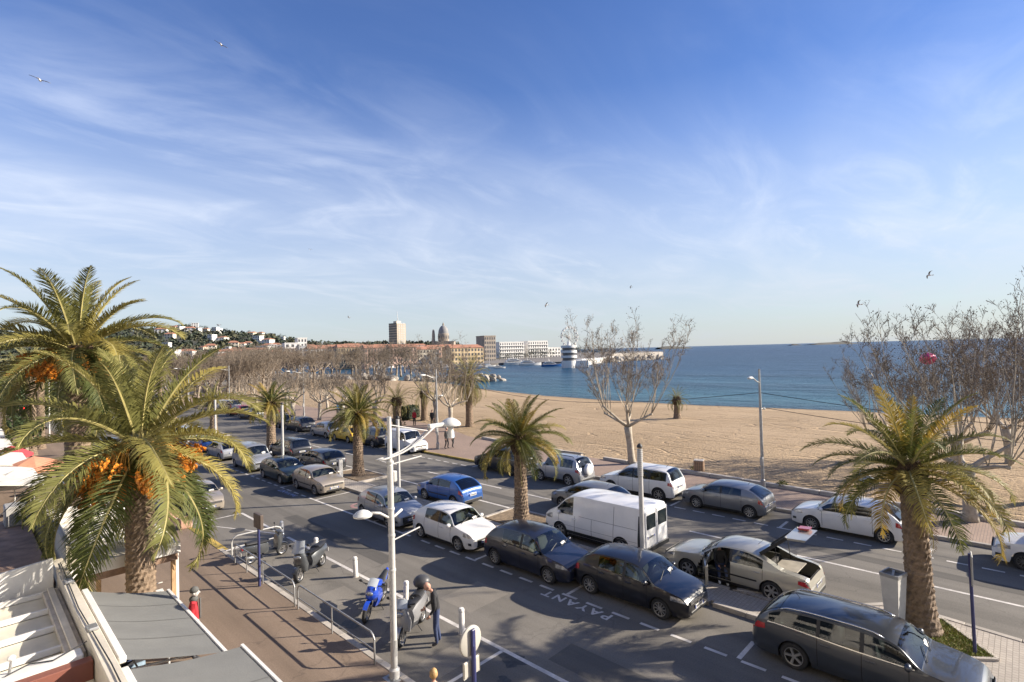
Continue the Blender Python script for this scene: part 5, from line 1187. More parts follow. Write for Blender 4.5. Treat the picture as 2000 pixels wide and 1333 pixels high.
# parking kiosk of concrete beside the right-hand palm
r = empty('concrete_kiosk', (17.62, 2.78, .12), radians(-14), 'tall tapered pale grey bin column beside the right-hand palm', 'bin')
b_ = MB(); b_.loft([[(-.24*s, -.2*s, z), (.24*s, -.2*s, z), (.24*s, .2*s, z), (-.24*s, .2*s, z)] for s, z in ((.72, 0), (.92, .8), (1.08, 1.58))], True, True, False); b_.build('shell', mat('kiosk_concrete', (.50, .49, .46), .8, var=.1, vscale=3, dirt=.3), r)
fr = MB()
for a0, a1, b0, b1 in ((-.27, .27, -.23, -.19), (-.27, .27, .19, .23), (-.27, -.23, -.188, .188), (.23, .27, -.188, .188)): fr.box(a0, a1, b0, b1, 1.55, 1.64)
fr.build('rim', M_GPOLE, r); MB().box(-.228, .228, -.188, .188, 1.56, 1.59).build('inner_panel', mat('kiosk_inner', (.18, .18, .175), .7, var=.2), r); MB().hexa([(-.22, -.05, 1.595), (-.17, -.09, 1.595), (.22, .05, 1.595), (.17, .09, 1.595), (-.22, -.05, 1.63), (-.17, -.09, 1.63), (.22, .05, 1.63), (.17, .09, 1.63)]).build('cross_bar', M_GPOLE, r)
# white pay machine on the palm island, wooden plank, beach board, pieces
r = empty('pay_machine', (16.9, 31.9, .12), 0, 'slim white parking meter at the palm island, right of the champagne hatchback', 'parking meter'); MB().bbox(-.14, .14, -.18, .18, 0, 1.25, .03).build('cabinet', M_WPOLE, r); MB().bbox(-.145, -.12, -.12, .12, .85, 1.12, .01).build('screen', M_BLK, r); MB().bbox(-.15, .15, -.19, .19, 1.25, 1.32, .02).build('hood', M_GPOLE, r)
r = empty('upturned_dinghy', (36.1, 6.9, .2), .5, 'white upturned dinghy lying on the sand behind palm fronds', 'boat')
MB().loft([[(x, -.62*w, 0), (x, -.5*w, .28*w), (x, 0, .46*w), (x, .5*w, .28*w), (x, .62*w, 0)] for x, w in ((-1.5, .85), (-.9, 1), (.2, 1), (1.0, .7), (1.55, .12))], False).build('hull', mat('dinghy_white', (.66, .66, .64), .5, dirt=.2), r, True)
MB().bbox(-1.4, 1.3, -.04, .04, .44, .49, .01).build('keel', M_GPOLE, r); r.scale = (.6,)*3
# bench and information board on the promenade
for i, (x, y) in enumerate(((29.6, 49.8), (30.1, 53.9), (28.7, 61.0))):
    r = empty('park_bench', (x, y, .12), 1.4, ('dark bench behind the silver hatchback', 'dark bench between the pollarded trees', 'dark bench near the parked motorbikes')[i], 'bench', 'promenade benches')
    for k in range(3): MB().bbox(-.8, .8, -.2+.15*k, -.08+.15*k, .42, .46, .01).build('seat_slat', M_WOOD, r)
    for k in range(2): MB().bbox(-.8, .8, .26+.03*k, .29+.03*k, .58+.16*k, .70+.16*k, .01).build('back_slat', M_WOOD, r)
    for x2 in (-.65, .65): MB().bbox(x2-.03, x2+.03, -.2, .3, 0, .42, .01).build('leg', M_BLK, r)
# ================================================================ motorbikes and scooters
M_BKBLUE = paint('motorbike_blue', (.015, .06, .42)); M_BKSILV = paint('scooter_silver', (.34, .34, .35), .5); M_BKGREY = paint('scooter_grey', (.075, .08, .085), .3); M_SEATL = mat('seat_vinyl', (.02, .02, .021), .5)
M_CLEAR = mat('clear_screen', (.42, .45, .47), .12, 0, .6)
def bwheel(root, x, r, w, name='wheel'):
    t = MB().lathe([(r*.70, -w*.5), (r*.88, -w*.5), (r, -w*.18), (r, w*.18), (r*.88, w*.5), (r*.70, w*.5), (r*.66, 0), (r*.70, -w*.5)], 22, axis='y').build(name, M_TYRE, root, True, 40, (x, 0, r))
    m = MB().lathe([(r*.71, -w*.42), (r*.66, -w*.35), (r*.66, w*.35), (r*.71, w*.42)], 22, axis='y'); m.lathe([(r*.13, -w*.5), (r*.13, w*.5), (0, w*.5)], 10, axis='y')
    for i in range(5):
        a = 2*pi*i/5; m.tube([(r*.1*cos(a), 0, r*.1*sin(a)), (r*.68*cos(a+.15), 0, r*.68*sin(a+.15))], .018, 4)
    m.build('rim', M_RIM, t)
    MB().lathe([(r*.38, w*.5), (r*.38, w*.56), (r*.2, w*.56)], 16, axis='y').build('brake_disc', M_CHROME, t)
    return t
def sect(x, w, z0, z1, k=.7):
    return [(x, -w*k, z0), (x, -w, z0+(z1-z0)*.45), (x, -w*k, z1-.02), (x, 0, z1), (x, w*k, z1-.02), (x, w, z0+(z1-z0)*.45), (x, w*k, z0), (x, 0, z0-.01)]
def lofted(secs, name, m, root, k=.7): return MB().loft([sect(*s, k) for s in secs], True, True, True).build(name, m, root, True, 50)
def scooter(loc, rz, label, pm, L=1.9, r=.23, screen=0.0, case=False, big=1.0, seatz=.78):
    root = empty('motor_scooter', loc, rz, label, 'scooter'); root.rotation_euler = (radians(5), 0, rz); wb = L*.70
    xf, xr = wb/2, -wb/2
    bwheel(root, xf, r, .12*big); bwheel(root, xr, r, .14*big)
    MB().tube([(xf, .07, r), (xf-.10, .07, .60), (xf-.17, .03, .95)], .024, 8).build('fork', M_CHROME, root, True)
    MB().grid(lambda u, v: (xf+(r+.035)*cos(pi*(.12+.75*u)), (2*v-1)*.075*big, r+(r+.035)*sin(pi*(.12+.75*u))+.02*(1-(2*v-1)**2)), 10, 4).build('front_mudguard', pm, root, True)
    lofted([(xf-.02, .10*big, .55, .98), (xf-.10, .20*big, .38, 1.0), (xf-.20, .24*big, .30, .96), (xf-.27, .22*big, .28, .85)], 'leg_shield', pm, root)
    MB().ell((xf-.005, 0, .86), (.06, .13*big, .07), 12, 7).build('headlamp', M_LAMP, root, True)
    lofted([(xf-.25, .17, .27, .36), (-.05, .19, .25, .34), (xr+.42, .17, .27, .40)], 'floorboard', M_BLK, root)
    lofted([(.02, .12*big, .32, .68), (-.15, .20*big, .32, seatz-.03), (xr+.2, .22*big, .42, seatz-.02), (xr-.18, .17*big, .55, seatz), (xr-.36, .08*big, .64, seatz-.02)], 'rear_body', pm, root)
    lofted([(.06, .09, seatz-.06, seatz+.02), (-.10, .15*big, seatz-.05, seatz+.06), (-.38, .17*big, seatz-.04, seatz+.05), (-.42, .17*big, seatz-.03, seatz+.12), (xr-.22, .12*big, seatz, seatz+.12)], 'seat', M_SEATL, root)
    MB().tube([(xf-.30, .34, 1.02), (xf-.20, .15, 1.03), (xf-.17, 0, .98), (xf-.20, -.15, 1.03), (xf-.30, -.34, 1.02)], .018, 6).build('handlebar', M_BLK, root, True)
    for sd in (1, -1):
        MB().cyl((xf-.27, sd*.27, 1.02), (xf-.32, sd*.37, 1.02), .024, .024, 8).build('grip', M_BLK, root)
        m_ = MB().cyl((xf-.22, sd*.2, 1.03), (xf-.18, sd*.33, 1.20), .008, .008, 4); m_.ell((xf-.18, sd*.36, 1.24), (.02, .06, .045), 8, 5); m_.build('mirror', M_BLK, root, True)
    lofted([(xf-.06, .09, .96, 1.04), (xf-.18, .16, .96, 1.08), (xf-.26, .12, .97, 1.05)], 'handlebar_cowl', pm, root)
    MB().bbox(xr-.39, xr-.33, -.09, .09, .62, .70, .02).build('tail_lamp', M_RED, root)
    MB().bbox(xr-.42, xr-.405, -.10, .10, .42, .56, .005).build('number_plate', M_PLATE, root)
    MB().cyl((xr+.1, -.16, .28), (xr-.30, -.20, .36), .055, .06, 10).build('exhaust', M_GPOLE, root, True)
    MB().cyl((-.1, .1, .3), (-.12, .26, .02), .014, .012, 5).build('side_stand', M_BLK, root)
    if screen: MB().grid(lambda u, v: (xf-.02-.20*u+.06*(2*v-1)**2*-1, (2*v-1)*.22*big*(1-.25*u), 1.0+screen*u), 6, 8).build('windscreen', M_CLEAR, root, True)
    if case:
        MB().ell((xr-.28, 0, 1.08), (.24, .27, .20), 16, 9, fn=lambda q: (q[0], q[1], max(-.72, q[2]))).build('top_case', mat('top_case_grey', (.06, .06, .062), .45), root, True); MB().bbox(xr-.4, xr-.1, -.12, .12, .88, .93, .01).build('rack', M_BLK, root)
    return root
scooter((8.5, 22.1, 0), radians(2), 'small dark grey scooter standing behind the blue sign pole', M_BKGREY, 1.75, .24)
scooter((9.0, 19.3, 0), radians(213), 'silver and black maxi scooter with a clear screen near the handrail', M_BKGREY, 2.1, .26, .38, False, 1.2)
ss = scooter((9.0, 12.95, 0), radians(210), 'silver scooter with a big dark top case next to the man in black', M_BKSILV, 1.95, .25, .18, True, 1.1, .82)
MB().bbox(.42, .45, -.10, .10, 1.09, 1.20, .01).build('dash_plate', M_PLATE, ss)
def motorbike(loc, rz, label, pm, name='motorbike'):
    root = empty(name, loc, rz, label, 'motorbike'); root.rotation_euler = (radians(-9), 0, rz); xf, xr, r = .70, -.70, .30
    bwheel(root, xf, r, .12); bwheel(root, xr, r, .17)
    for sd in (1, -1): MB().cyl((xf, sd*.10, r), (xf-.26, sd*.09, .98), .026, .03, 8).build('fork', M_CHROME, root, True)
    MB().grid(lambda u, v: (xf+(r+.03)*cos(pi*(.2+.55*u)), (2*v-1)*.07, r+(r+.03)*sin(pi*(.2+.55*u))), 9, 4).build('front_mudguard', pm, root, True)
    lofted([(xf-.02, .06, .72, .92), (xf-.12, .17, .60, 1.02), (xf-.28, .21, .52, 1.04), (xf-.42, .20, .50, .95)], 'front_fairing', pm, root)
    lofted([(xf-.34, .19, .34, .86), (.12, .22, .28, .80), (-.15, .19, .30, .70)], 'side_fairing', pm, root)
    lofted([(.26, .13, .76, .98), (.12, .19, .74, 1.04), (-.10, .17, .74, 1.0), (-.24, .11, .74, .86)], 'fuel_tank', pm, root)
    lofted([(-.20, .12, .74, .84), (-.40, .14, .76, .86), (-.52, .12, .80, .92), (-.82, .08, .90, 1.0)], 'seat', M_SEATL, root)
    lofted([(-.30, .11, .68, .78), (-.6, .12, .74, .86), (-.95, .05, .90, 1.0)], 'tail', pm, root)
    MB().ell((xf-.03, 0, .84), (.05, .11, .07), 12, 7).build('headlamp', M_LAMP, root, True)
    MB().grid(lambda u, v: (xf-.14-.22*u, (2*v-1)*.15, 1.0+.16*u+.03*(1-(2*v-1)**2)), 5, 6).build('windscreen', M_CLEAR, root, True)
    MB().box(-.25, .28, -.11, .11, .26, .62).build('engine', M_BLK, root)
    MB().tube([(.3, -.1, .3), (.1, -.15, .22), (-.3, -.17, .26), (-.75, -.2, .45)], [.03, .03, .04, .06], 8).build('exhaust', M_CHROME, root, True)
    for sd in (1, -1):
        MB().cyl((xr, sd*.11, r), (-.1, sd*.10, .45), .03, .035, 6).build('swing_arm', M_GPOLE, root)
        MB().cyl((xf-.27, sd*.08, 1.0), (xf-.36, sd*.33, .98), .018, .018, 6).build('handlebar', M_BLK, root)
        m_ = MB().cyl((xf-.16, sd*.17, 1.02), (xf-.14, sd*.32, 1.12), .008, .008, 4); m_.ell((xf-.15, sd*.36, 1.14), (.03, .07, .04), 8, 5); m_.build('mirror', M_BLK, root, True)
    MB().bbox(-.98, -.94, -.05, .05, .9, .96, .01).build('tail_lamp', M_RED, root); MB().bbox(-.97, -.955, -.09, .09, .60, .74, .005).build('number_plate', M_PLATE, root); MB().cyl((-.05, .12, .3), (-.1, .30, .02), .014, .012, 5).build('side_stand', M_BLK, root)
    return root
motorbike((9.0, 15.0, 0), radians(219), 'bright blue sport motorbike facing the handrail', M_BKBLUE)
for i, (x, y, pm) in enumerate(((28.4, 69.5, M_BKGREY), (28.9, 70.6, P_RED), (27.6, 66.4, P_WHITE))):
    motorbike((x, y, .12), 2.6+i*.4, ('dark motorbike parked on the promenade behind a far palm trunk', 'red motorbike next to the dark one on the promenade', 'white motorbike left of the light blue panel sign')[i], pm)
# ================================================================ people
M_SKIN = mat('skin', (.46, .26, .185), .55, var=.08, vscale=9); M_EYE = mat('eye_dark', (.03, .02, .018), .3); M_LIP = mat('lips', (.38, .14, .12), .5)
M_HAIRD = mat('hair_dark', (.03, .022, .017), .6); M_HAIRB = mat('hair_blond', (.40, .25, .10), .6, var=.3, vscale=30); M_HAIRG = mat('hair_grey', (.35, .33, .31), .6)
def cloth(n, c): return mat('cloth_'+n, c, .85, var=.18, vscale=9, bump=.25, bscale=40)
JOINTS = dict(pelvis=((0, 0, .95), .135), spine=((0, 0, 1.13), .13), chest=((0, 0, 1.34), .145), neck=((.01, 0, 1.485), .058), head0=((.02, 0, 1.56), .055))
for sd, s in ((1, 'l'), (-1, 'r')):
    JOINTS.update({'sh'+s: ((0, sd*.165, 1.405), .072), 'el'+s: ((-.02, sd*.23, 1.13), .05), 'wr'+s: ((.06, sd*.235, .89), .034),
                   'hip'+s: ((0, sd*.095, .88), .098), 'kn'+s: ((.02, sd*.10, .49), .066), 'an'+s: ((-.01, sd*.105, .10), .048), 'to'+s: ((.14, sd*.12, .045), .042)})
BONES = [('pelvis', 'spine'), ('spine', 'chest'), ('chest', 'neck'), ('neck', 'head0')]
for s in 'lr': BONES += [('chest', 'sh'+s), ('sh'+s, 'el'+s), ('el'+s, 'wr'+s), ('pelvis', 'hip'+s), ('hip'+s, 'kn'+s), ('kn'+s, 'an'+s), ('an'+s, 'to'+s)]
def person(label, loc, rz, top, legs, shoe, hair=None, pose=None, scale=1.0, head_turn=(0, 0), group=None, coat=False, hat=None, name='person', skin=None, sleeves=True, cat='person'):
    skin = skin or M_SKIN; J = {k: [Vector(p), r] for k, (p, r) in JOINTS.items()}
    for k, v in (pose or {}).items(): J[k][0] = Vector(v)
    if coat: J['pelvis'][1] = .16; J['spine'][1] = .155; J['chest'][1] = .165
    root = empty(name, loc, rz, label, cat, group); root.scale = (scale,)*3
    names = list(J); idx = {n: i for i, n in enumerate(names)}
    me = bpy.data.meshes.new('b'); me.from_pydata([J[n][0] for n in names], [(idx[a], idx[b]) for a, b in BONES], [])
    o = bpy.data.objects.new('b', me); COL.objects.link(o); o.modifiers.new('s', 'SKIN')
    for n in names:
        sv = me.skin_vertices[0].data[idx[n]]; sv.radius = (J[n][1],)*2; sv.use_root = n == 'pelvis'
    sb = o.modifiers.new('u', 'SUBSURF'); sb.levels = 2; sb.render_levels = 2
    dg = bpy.context.evaluated_depsgraph_get(); dg.update(); bm_ = bpy.data.meshes.new_from_object(o.evaluated_get(dg)); bpy.data.objects.remove(o)
    bm_.materials.clear()
    for m_ in (top, legs, shoe, skin): bm_.materials.append(m_)
    def mi(a, b):
        if b.startswith('to'): return 2
        if b[:2] in ('kn', 'an'): return 1
        if b.startswith('hip'): return 0 if coat else 1
        if b == 'head0': return 3
        if b == 'neck': return 0
        if b.startswith('wr') and not sleeves: return 3
        return 0
    segs = [(J[a][0], J[b][0], mi(a, b)) for a, b in BONES]
    for p in bm_.polygons:
        c = p.center; best = 1e9; k = 0
        for a, b, m_ in segs:
            ab = b-a; t = max(0, min(1, (c-a).dot(ab)/max(1e-6, ab.length_squared))); d = (c-a-ab*t).length
            if d < best: best = d; k = m_
        p.material_index = k; p.use_smooth = True
    meshobj('body', bm_, root)
    for s, sd in (('l', 1), ('r', -1)):
        w = J['wr'+s][0]; d = (w-J['el'+s][0]).normalized(); hb = MB(); a = d.cross(Vector((0, 1, 0)) if abs(d.y) < .9 else Vector((1, 0, 0))).normalized(); q = w+d*.055
        hb.ell(q, (.03, .036, .05), 8, 6)
        for f in range(4):
            o_ = a*(-.027+.018*f); l2 = (.062, .075, .072, .055)[f]; hb.tube([q+o_+d*.035, q+o_+d*(.035+l2*.5)+Vector((.004, 0, 0)), q+o_+d*(.035+l2)*.96+Vector((.016, 0, 0))], [.0095, .009, .007], 5)
        hb.tube([q-a*.03-d*.01, q-a*.052+d*.025, q-a*.05+d*.055], [.011, .010, .008], 5); hb.build('hand', skin, root, True)
    n0 = J['head0'][0]; hd = empty('head', n0, 0); hd.parent = root; hd.rotation_euler = (0, head_turn[1], head_turn[0])
    hm = MB().ell((.02, 0, .10), (.095, .076, .125), 16, 12, fn=lambda q: (q[0]*(1-.12*max(0, -q[2])), q[1]*(1-.22*max(0, -q[2])), q[2])); hm.ell((.115, 0, .085), (.022, .014, .025), 6, 5)
    for sd in (1, -1): hm.ell((.0, sd*.078, .09), (.022, .012, .032), 6, 5)
    hm.build('face', skin, hd, True)
    fm = MB()
    for sd in (1, -1): fm.ell((.102, sd*.031, .112), (.010, .014, .008), 6, 4)
    fm.build('eyes', M_EYE, hd, True); MB().ell((.106, 0, .040), (.008, .024, .007), 6, 4).build('mouth', M_LIP, hd, True)
    if hair: MB().ell((-.005, 0, .125), (.105, .088, .118), 14, 10, fn=lambda q: (q[0] if q[2] > .25 or q[0] < .2 else q[0]*.35-.1, q[1], max(-.55, q[2]))).build('hair', hair, hd, True)
    if hat: MB().ell((.005, 0, .15), (.108, .092, .10), 14, 8, fn=lambda q: (q[0], q[1], max(-.35, q[2]))).build('hat', hat, hd, True)
    return root
BLKC = cloth('black', (.022, .022, .024)); JEAN = cloth('denim', (.035, .05, .11)); DARKT = cloth('charcoal', (.03, .03, .035)); SHOEB = mat('shoe_dark', (.03, .028, .03), .6); SHOEW = mat('shoe_white', (.6, .6, .58), .6); REDC = cloth('red', (.42, .02, .03)); BROWNC = cloth('brown', (.14, .075, .04)); BLUEC = cloth('blue', (.09, .16, .26)); TEALC = cloth('pale_blue', (.28, .38, .48)); WHITEC = cloth('white', (.6, .6, .58))
person('bald man in black top and dark jeans leaning over the silver scooter', (9.12, 11.95, 0), radians(140), BLKC, JEAN, SHOEB, None,
       dict(chest=(.05, 0, 1.34), neck=(.11, 0, 1.475), head0=(.17, 0, 1.53), shl=(.05, .165, 1.40), shr=(.05, -.165, 1.40), ell=(.02, .27, 1.14), wrl=(.16, .22, .93), elr=(.10, -.25, 1.12), wrr=(.30, -.17, .98), spine=(.03, 0, 1.13), knl=(.04, .10, .50), knr=(.0, -.10, .50), anr=(-.08, -.105, .10), tor=(.07, -.12, .045)), 1.0, (.25, .45))
person('woman with blond hair, only the top of her head at the bottom edge', (6.5, 8.65, .12), radians(60), BROWNC, DARKT, SHOEB, M_HAIRB, None, .93)
person('man in black walking arm in arm on the promenade', (27.85, 34.6, .12), radians(-70), BLKC, BLKC, SHOEB, M_HAIRG, dict(knl=(.12, .1, .5), anl=(.05, .1, .12), tol=(.2, .11, .06), anr=(-.12, -.1, .11), tor=(.02, -.11, .05)), 1.0, group='couple walking')
person('woman in pale blue jacket walking beside the man in black', (28.5, 34.6, .12), radians(-75), TEALC, BLKC, SHOEB, M_HAIRB, dict(knr=(.12, -.1, .5), anr=(.05, -.1, .12), tor=(.2, -.11, .06), anl=(-.12, .1, .11), tol=(.02, .11, .05)), .95, group='couple walking', coat=True)
person('person in a red jacket standing before the hedge', (34.7, 48.6, .12), radians(200), REDC, DARKT, SHOEB, M_HAIRG, None, 1.0, coat=True)
person('person in black by the promenade lamp post, far side', (35.6, 46.6, .12), radians(210), BLKC, BLKC, SHOEB, M_HAIRD, None, 1.0, coat=True)
person('person in blue standing behind the yellow hatchback', (30.6, 55.9, .12), radians(240), BLUEC, DARKT, SHOEB, M_HAIRD, None, 1.0, coat=True)
person('person in grey walking under the pollarded trees, left one', (33.6, 63.6, .12), radians(100), cloth('grey', (.22, .2, .2)), DARKT, SHOEB, M_HAIRD, None, .98)
person('person in white walking under the pollarded trees, right one', (34.2, 63.4, .12), radians(100), WHITEC, DARKT, SHOEB, M_HAIRD, None, .98)
person('person in a brown coat standing right of the tall palm trunk', (4.9, 38.6, .12), radians(30), BROWNC, DARKT, SHOEB, M_HAIRB, None, 1.0, coat=True)
person('person in dark clothes just left of the tall palm trunk', (4.35, 43.5, .12), radians(60), DARKT, JEAN, SHOEB, M_HAIRD, None, 1.0)
person('dark-clothed person glimpsed through the left palm fronds', (5.4, 44.6, .12), radians(60), cloth('violet', (.09, .06, .12)), DARKT, SHOEB, M_HAIRD, None, 1.0)
# mannequin with red jacket, grey cap and scarf at the clothes stall
mq = person('shop mannequin in a red jacket, grey cap and scarf at the awning edge', (4.28, 16.1, .12), radians(-20), REDC, DARKT, SHOEB, None, None, 1.05, name='mannequin', coat=True, hat=cloth('cap_grey', (.10, .10, .095)), skin=mat('mannequin_white', (.55, .52, .48), .5), cat='mannequin')
MB().lathe([(.08, 0), (.10, .03), (.10, .09), (.07, .12)], 12, (.01, 0, 1.44)).build('scarf', cloth('scarf_grey', (.09, .09, .085)), mq, True); MB().bbox(.13, .17, -.06, .03, 1.0, 1.5, .015).build('scarf_end', cloth('scarf_grey', (.09, .09, .085)), mq)
# person half inside the open car
pr = person('person in dark clothes half inside the open gold car, one foot on the pavement', (17.84, 7.62, .07), radians(35), BLKC, JEAN, SHOEW, M_HAIRD,
       dict(pelvis=(.30, 0, .52), spine=(.28, 0, .72), chest=(.24, 0, .93), neck=(.27, 0, 1.06), head0=(.29, 0, 1.12), shl=(.23, .17, .99), shr=(.23, -.17, .99), ell=(.08, .22, .78), wrl=(.0, .12, .62), elr=(.10, -.22, .78), wrr=(.02, -.14, .62),
            hipl=(.22, .1, .50), hipr=(.22, -.1, .50), knl=(-.14, .13, .50), knr=(-.14, -.12, .48), anl=(-.18, .13, .14), anr=(-.26, -.12, .10), tol=(-.32, .14, .06), tor=(-.40, -.12, .04)), .92, (2.6, 0))
# ================================================================ town side: stalls, awnings, terraces, shop fronts
M_CREAM = mat('cream_render', (.60, .545, .45), .85, var=.1, vscale=2, dirt=.4); M_WHITEW = mat('white_wall', (.70, .67, .61), .85, var=.06, vscale=2, dirt=.35)
M_AWN = mat('grey_awning', (.142, .142, .134), .8, var=.07, vscale=1.5, bump=.15, bscale=30); M_AWNW = mat('white_canvas', (.62, .59, .53), .8, var=.08, vscale=2, dirt=.25)
M_WTRIM = mat('white_trim', (.70, .68, .64), .55, dirt=.3); M_CPANEL = mat('cream_panel', (.62, .57, .46), .7, var=.08, vscale=2.5, dirt=.3); M_BROWN = mat('brown_roof_felt', (.31, .205, .145), .9, var=.3, vscale=2.5, dirt=.5, bump=.3)
M_TIMBER = mat('pine_post', (.42, .27, .14), .75, var=.25, vscale=5); M_DKWOOD = mat('dark_plank', (.10, .085, .07), .85, var=.35, vscale=4); M_REDB = mat('red_brown_paint', (.20, .07, .048), .7, dirt=.3); M_TILE = mat('terracotta_roof', (.42, .19, .11), .85, var=.25, vscale=1.2, bump=.4, bscale=6); M_WIN = mat('dark_window', (.025, .032, .038), .08, 0, .8); M_SHUT = mat('shutter', (.30, .36, .38), .6)
# grey fabric awnings
def awning(x0, x1, y0, y1, zb, zf, label, skew=0.0):
    r = empty('fabric_awning', (x0, y0, 0), 0, label, 'awning', 'grey awnings over the clothes stalls')
    MB().grid(lambda u, v: ((x1-x0)*u, (y1-y0)*v+skew*(1-u)*v, zb+(zf-zb)*u-.035*sin(pi*u)+.012*sin(v*22+u*3)*sin(pi*u)), 14, 26).build('canopy', M_AWN, r, True)
    for k in range(1, 4):
        v0 = k/4; MB().grid(lambda u, v: ((x1-x0)*u, (y1-y0)*v0+skew*(1-u)*v0+.03*(v-.5), zb+(zf-zb)*u-.035*sin(pi*u)+.012*sin(v0*22+u*3)*sin(pi*u)+.004), 14, 1).build('seam', mat('awning_seam', (.10, .10, .095), .85), r, True)
    MB().grid(lambda u, v: (x1-x0+.052, (y1-y0)*u, zf-.03-.16*v*(1+.15*sin(u*40))), 40, 2).build('valance', M_AWN, r, True)
    MB().bbox(x1-x0-.02, x1-x0+.05, -.05, y1-y0+.05, zf-.04, zf+.03, .012).build('front_bar', M_WTRIM, r)
    MB().bbox(-.10, .02, 0, y1-y0+skew, zb-.05, zb+.07, .02).build('roller_box', M_WTRIM, r)
    for y in (.35, y1-y0-.35): MB().cyl((.05, y, zb-.35), (x1-x0-.02, y, zf-.05), .022).build('arm', M_WTRIM, r)
    for y in (.02, y1-y0-.02): MB().cyl((x1-x0, y, .12), (x1-x0, y, zf-.04), .025).build('leg', M_WTRIM, r)
awning(1.96, 3.52, 11.3, 15.3, 2.92, 2.4, 'grey fabric awning beside the mannequin, farther of the two')
awning(1.92, 3.82, 5.5, 11.24, 2.90, 2.4, 'grey fabric awning cut by the bottom edge, nearer of the two', -.28)
# clothes rails under the awnings
for i, (y0, y1) in enumerate(((11.5, 14.8), (6.2, 10.8))):
    r = empty('clothes_rail', (2.55, y0, .12), 0, ('clothes rail hung with garments under the farther awning', 'clothes rail hung with garments under the nearer awning')[i], 'clothes rail'); n = y1-y0
    MB().tube([(0, 0, 0), (0, 0, 1.55), (0, n, 1.55), (0, n, 0)], .02, 6).build('rail', M_GPOLE, r)
    for k in range(16):
        y = .15+(n-.3)*k/15; c = RND.choice((BLKC, DARKT, TEALC, WHITEC, BROWNC, JEAN, REDC)); MB().hexa([(-.22, y-.025, .55), (.22, y-.025, .55), (.22, y+.03, .55), (-.22, y+.03, .55), (-.2, y-.02, 1.48), (.2, y-.02, 1.48), (.2, y+.02, 1.48), (-.2, y+.02, 1.48)]).build('garment', c, r)
# parapet wall and terrace roof of the café behind the awnings
r = empty('cafe_terrace', (0, 0, 0), 0, 'cafe terrace roof of cream panels and white beams at bottom left', 'building')
MB().box(1.62, 1.80, 5.0, 17.9, .12, 2.98).build('side_wall', M_CREAM, r); MB().bbox(1.60, 1.82, 4.9, 17.95, 2.98, 3.05, .02).build('wall_cap', M_CREAM, r)
BM = MB().bbox(-2.6, 1.60, -.035, .035, 2.58, 2.70, .01).mesh('roof_beam', M_WTRIM)
ys_ = [16.73, 15.55, 14.45, 13.35, 12.3, 11.2, 10.1, 9.0]
for y in ys_: meshobj('roof_beam', BM, r, (0, y, 0))
for a, b_ in zip(ys_, ys_[1:]): MB().grid(lambda u, v, a=a, b_=b_: (-2.6+4.2*u, b_+.06+(a-b_-.12)*v, 2.58-.05*sin(pi*v)), 6, 6).build('roof_panel', M_CPANEL, r, True)
MB().hexa([(-2.8, 17.0, 2.4), (1.55, 17.0, 2.4), (1.55, 17.08, 2.4), (-2.8, 17.08, 2.4), (-2.8, 17.0, 2.95), (1.55, 17.0, 3.35), (1.55, 17.08, 3.35), (-2.8, 17.08, 2.95)]).build('end_fascia', M_WTRIM, r)
MB().bbox(-2.6, 1.5, 12.1, 12.42, 2.70, 2.92, .02).build('cross_box', M_WTRIM, r); MB().bbox(1.32, 1.60, 12.6, 16.6, 2.62, 2.74, .01).build('gutter', M_CONC, r); MB().bbox(1.40, 1.52, 11.9, 16.6, 2.745, 2.80, .01).build('gutter_lip', M_CREAM, r)
MB().bbox(-2.6, 1.6, 11.86, 12.08, 2.5, 2.86, .01).build('red_fascia', M_REDB, r)
MB().cyl((.55, 12.3, 2.9), (.58, 12.28, 3.15), .02).build('vent_pipe', M_GPOLE, r); MB().ell((.58, 12.28, 3.17), (.06, .06, .05), 8, 6).build('vent_cap', M_WTRIM, r)
MB().tube([(.5, 12.2, 2.94), (.8, 12.35, 2.95), (1.1, 12.2, 2.94), (1.58, 12.4, 3.0)], .012, 5).build('cable', M_BLK, r)
MB().box(-2.9, -2.62, 5, 17.1, .12, 3.0).build('back_wall', M_CREAM, r)
for k in range(9): MB().bbox(1.815, 1.84, 6.2+k*1.3, 6.24+k*1.3, 2.2, 2.96, .006).build('wall_joint', M_BROWN, r)
MB().tube([(1.83, 5.2, 2.5), (1.83, 9.5, 2.46), (1.84, 13.0, 2.52), (1.83, 17.6, 2.5)], .018, 5).build('conduit', M_GPOLE, r)
MB().tube([(1.7, 8.0, 3.07), (1.72, 11, 3.075), (1.66, 14, 3.07), (1.73, 17.5, 3.07)], .012, 4).build('roof_cable', M_BLK, r)
for k in range(3): MB().bbox(1.63, 1.79, 9.5+k*3.1, 9.75+k*3.1, 3.051, 3.12, .02).build('cap_bracket', M_GPOLE, r)
# flat brown roof beyond it with planks, air conditioner and cable
r = empty('kiosk_building', (0, 0, 0), 0, 'low kiosk with a brown felt roof behind the café terrace', 'building')
MB().box(-4.0, 1.55, 17.3, 25.2, .12, 2.62).build('wall', M_CREAM, r); MB().bbox(-4.05, 1.6, 17.25, 25.25, 2.62, 2.72, .02).build('roof', M_BROWN, r)
PLK = MB().bbox(-.02, .02, -.10, .10, 0, 1.75, .008).mesh('plank', M_DKWOOD)
for k in range(17): meshobj('plank', PLK, r, (1.72, 21.0+k*.235, 1.75+RND.uniform(-.04, .06)), (0, 0, RND.uniform(-.05, .05)))
for k in range(6): MB().cyl((-3.5+k*.8, 17.4+.1*k, 2.73), (-3.4+k*.8, 25.0, 2.74), .012).build('roof_cable', M_BLK, r)
tag(MB().bbox(-.32, .32, -.4, .4, 0, .66, .04).build('air_conditioner', mat('aircon_grey', (.36, .35, .33), .6, dirt=.4), None, loc=(1.32, 24.4, 2.72)), 'grey air-conditioning box standing on the brown roof', 'air conditioner')
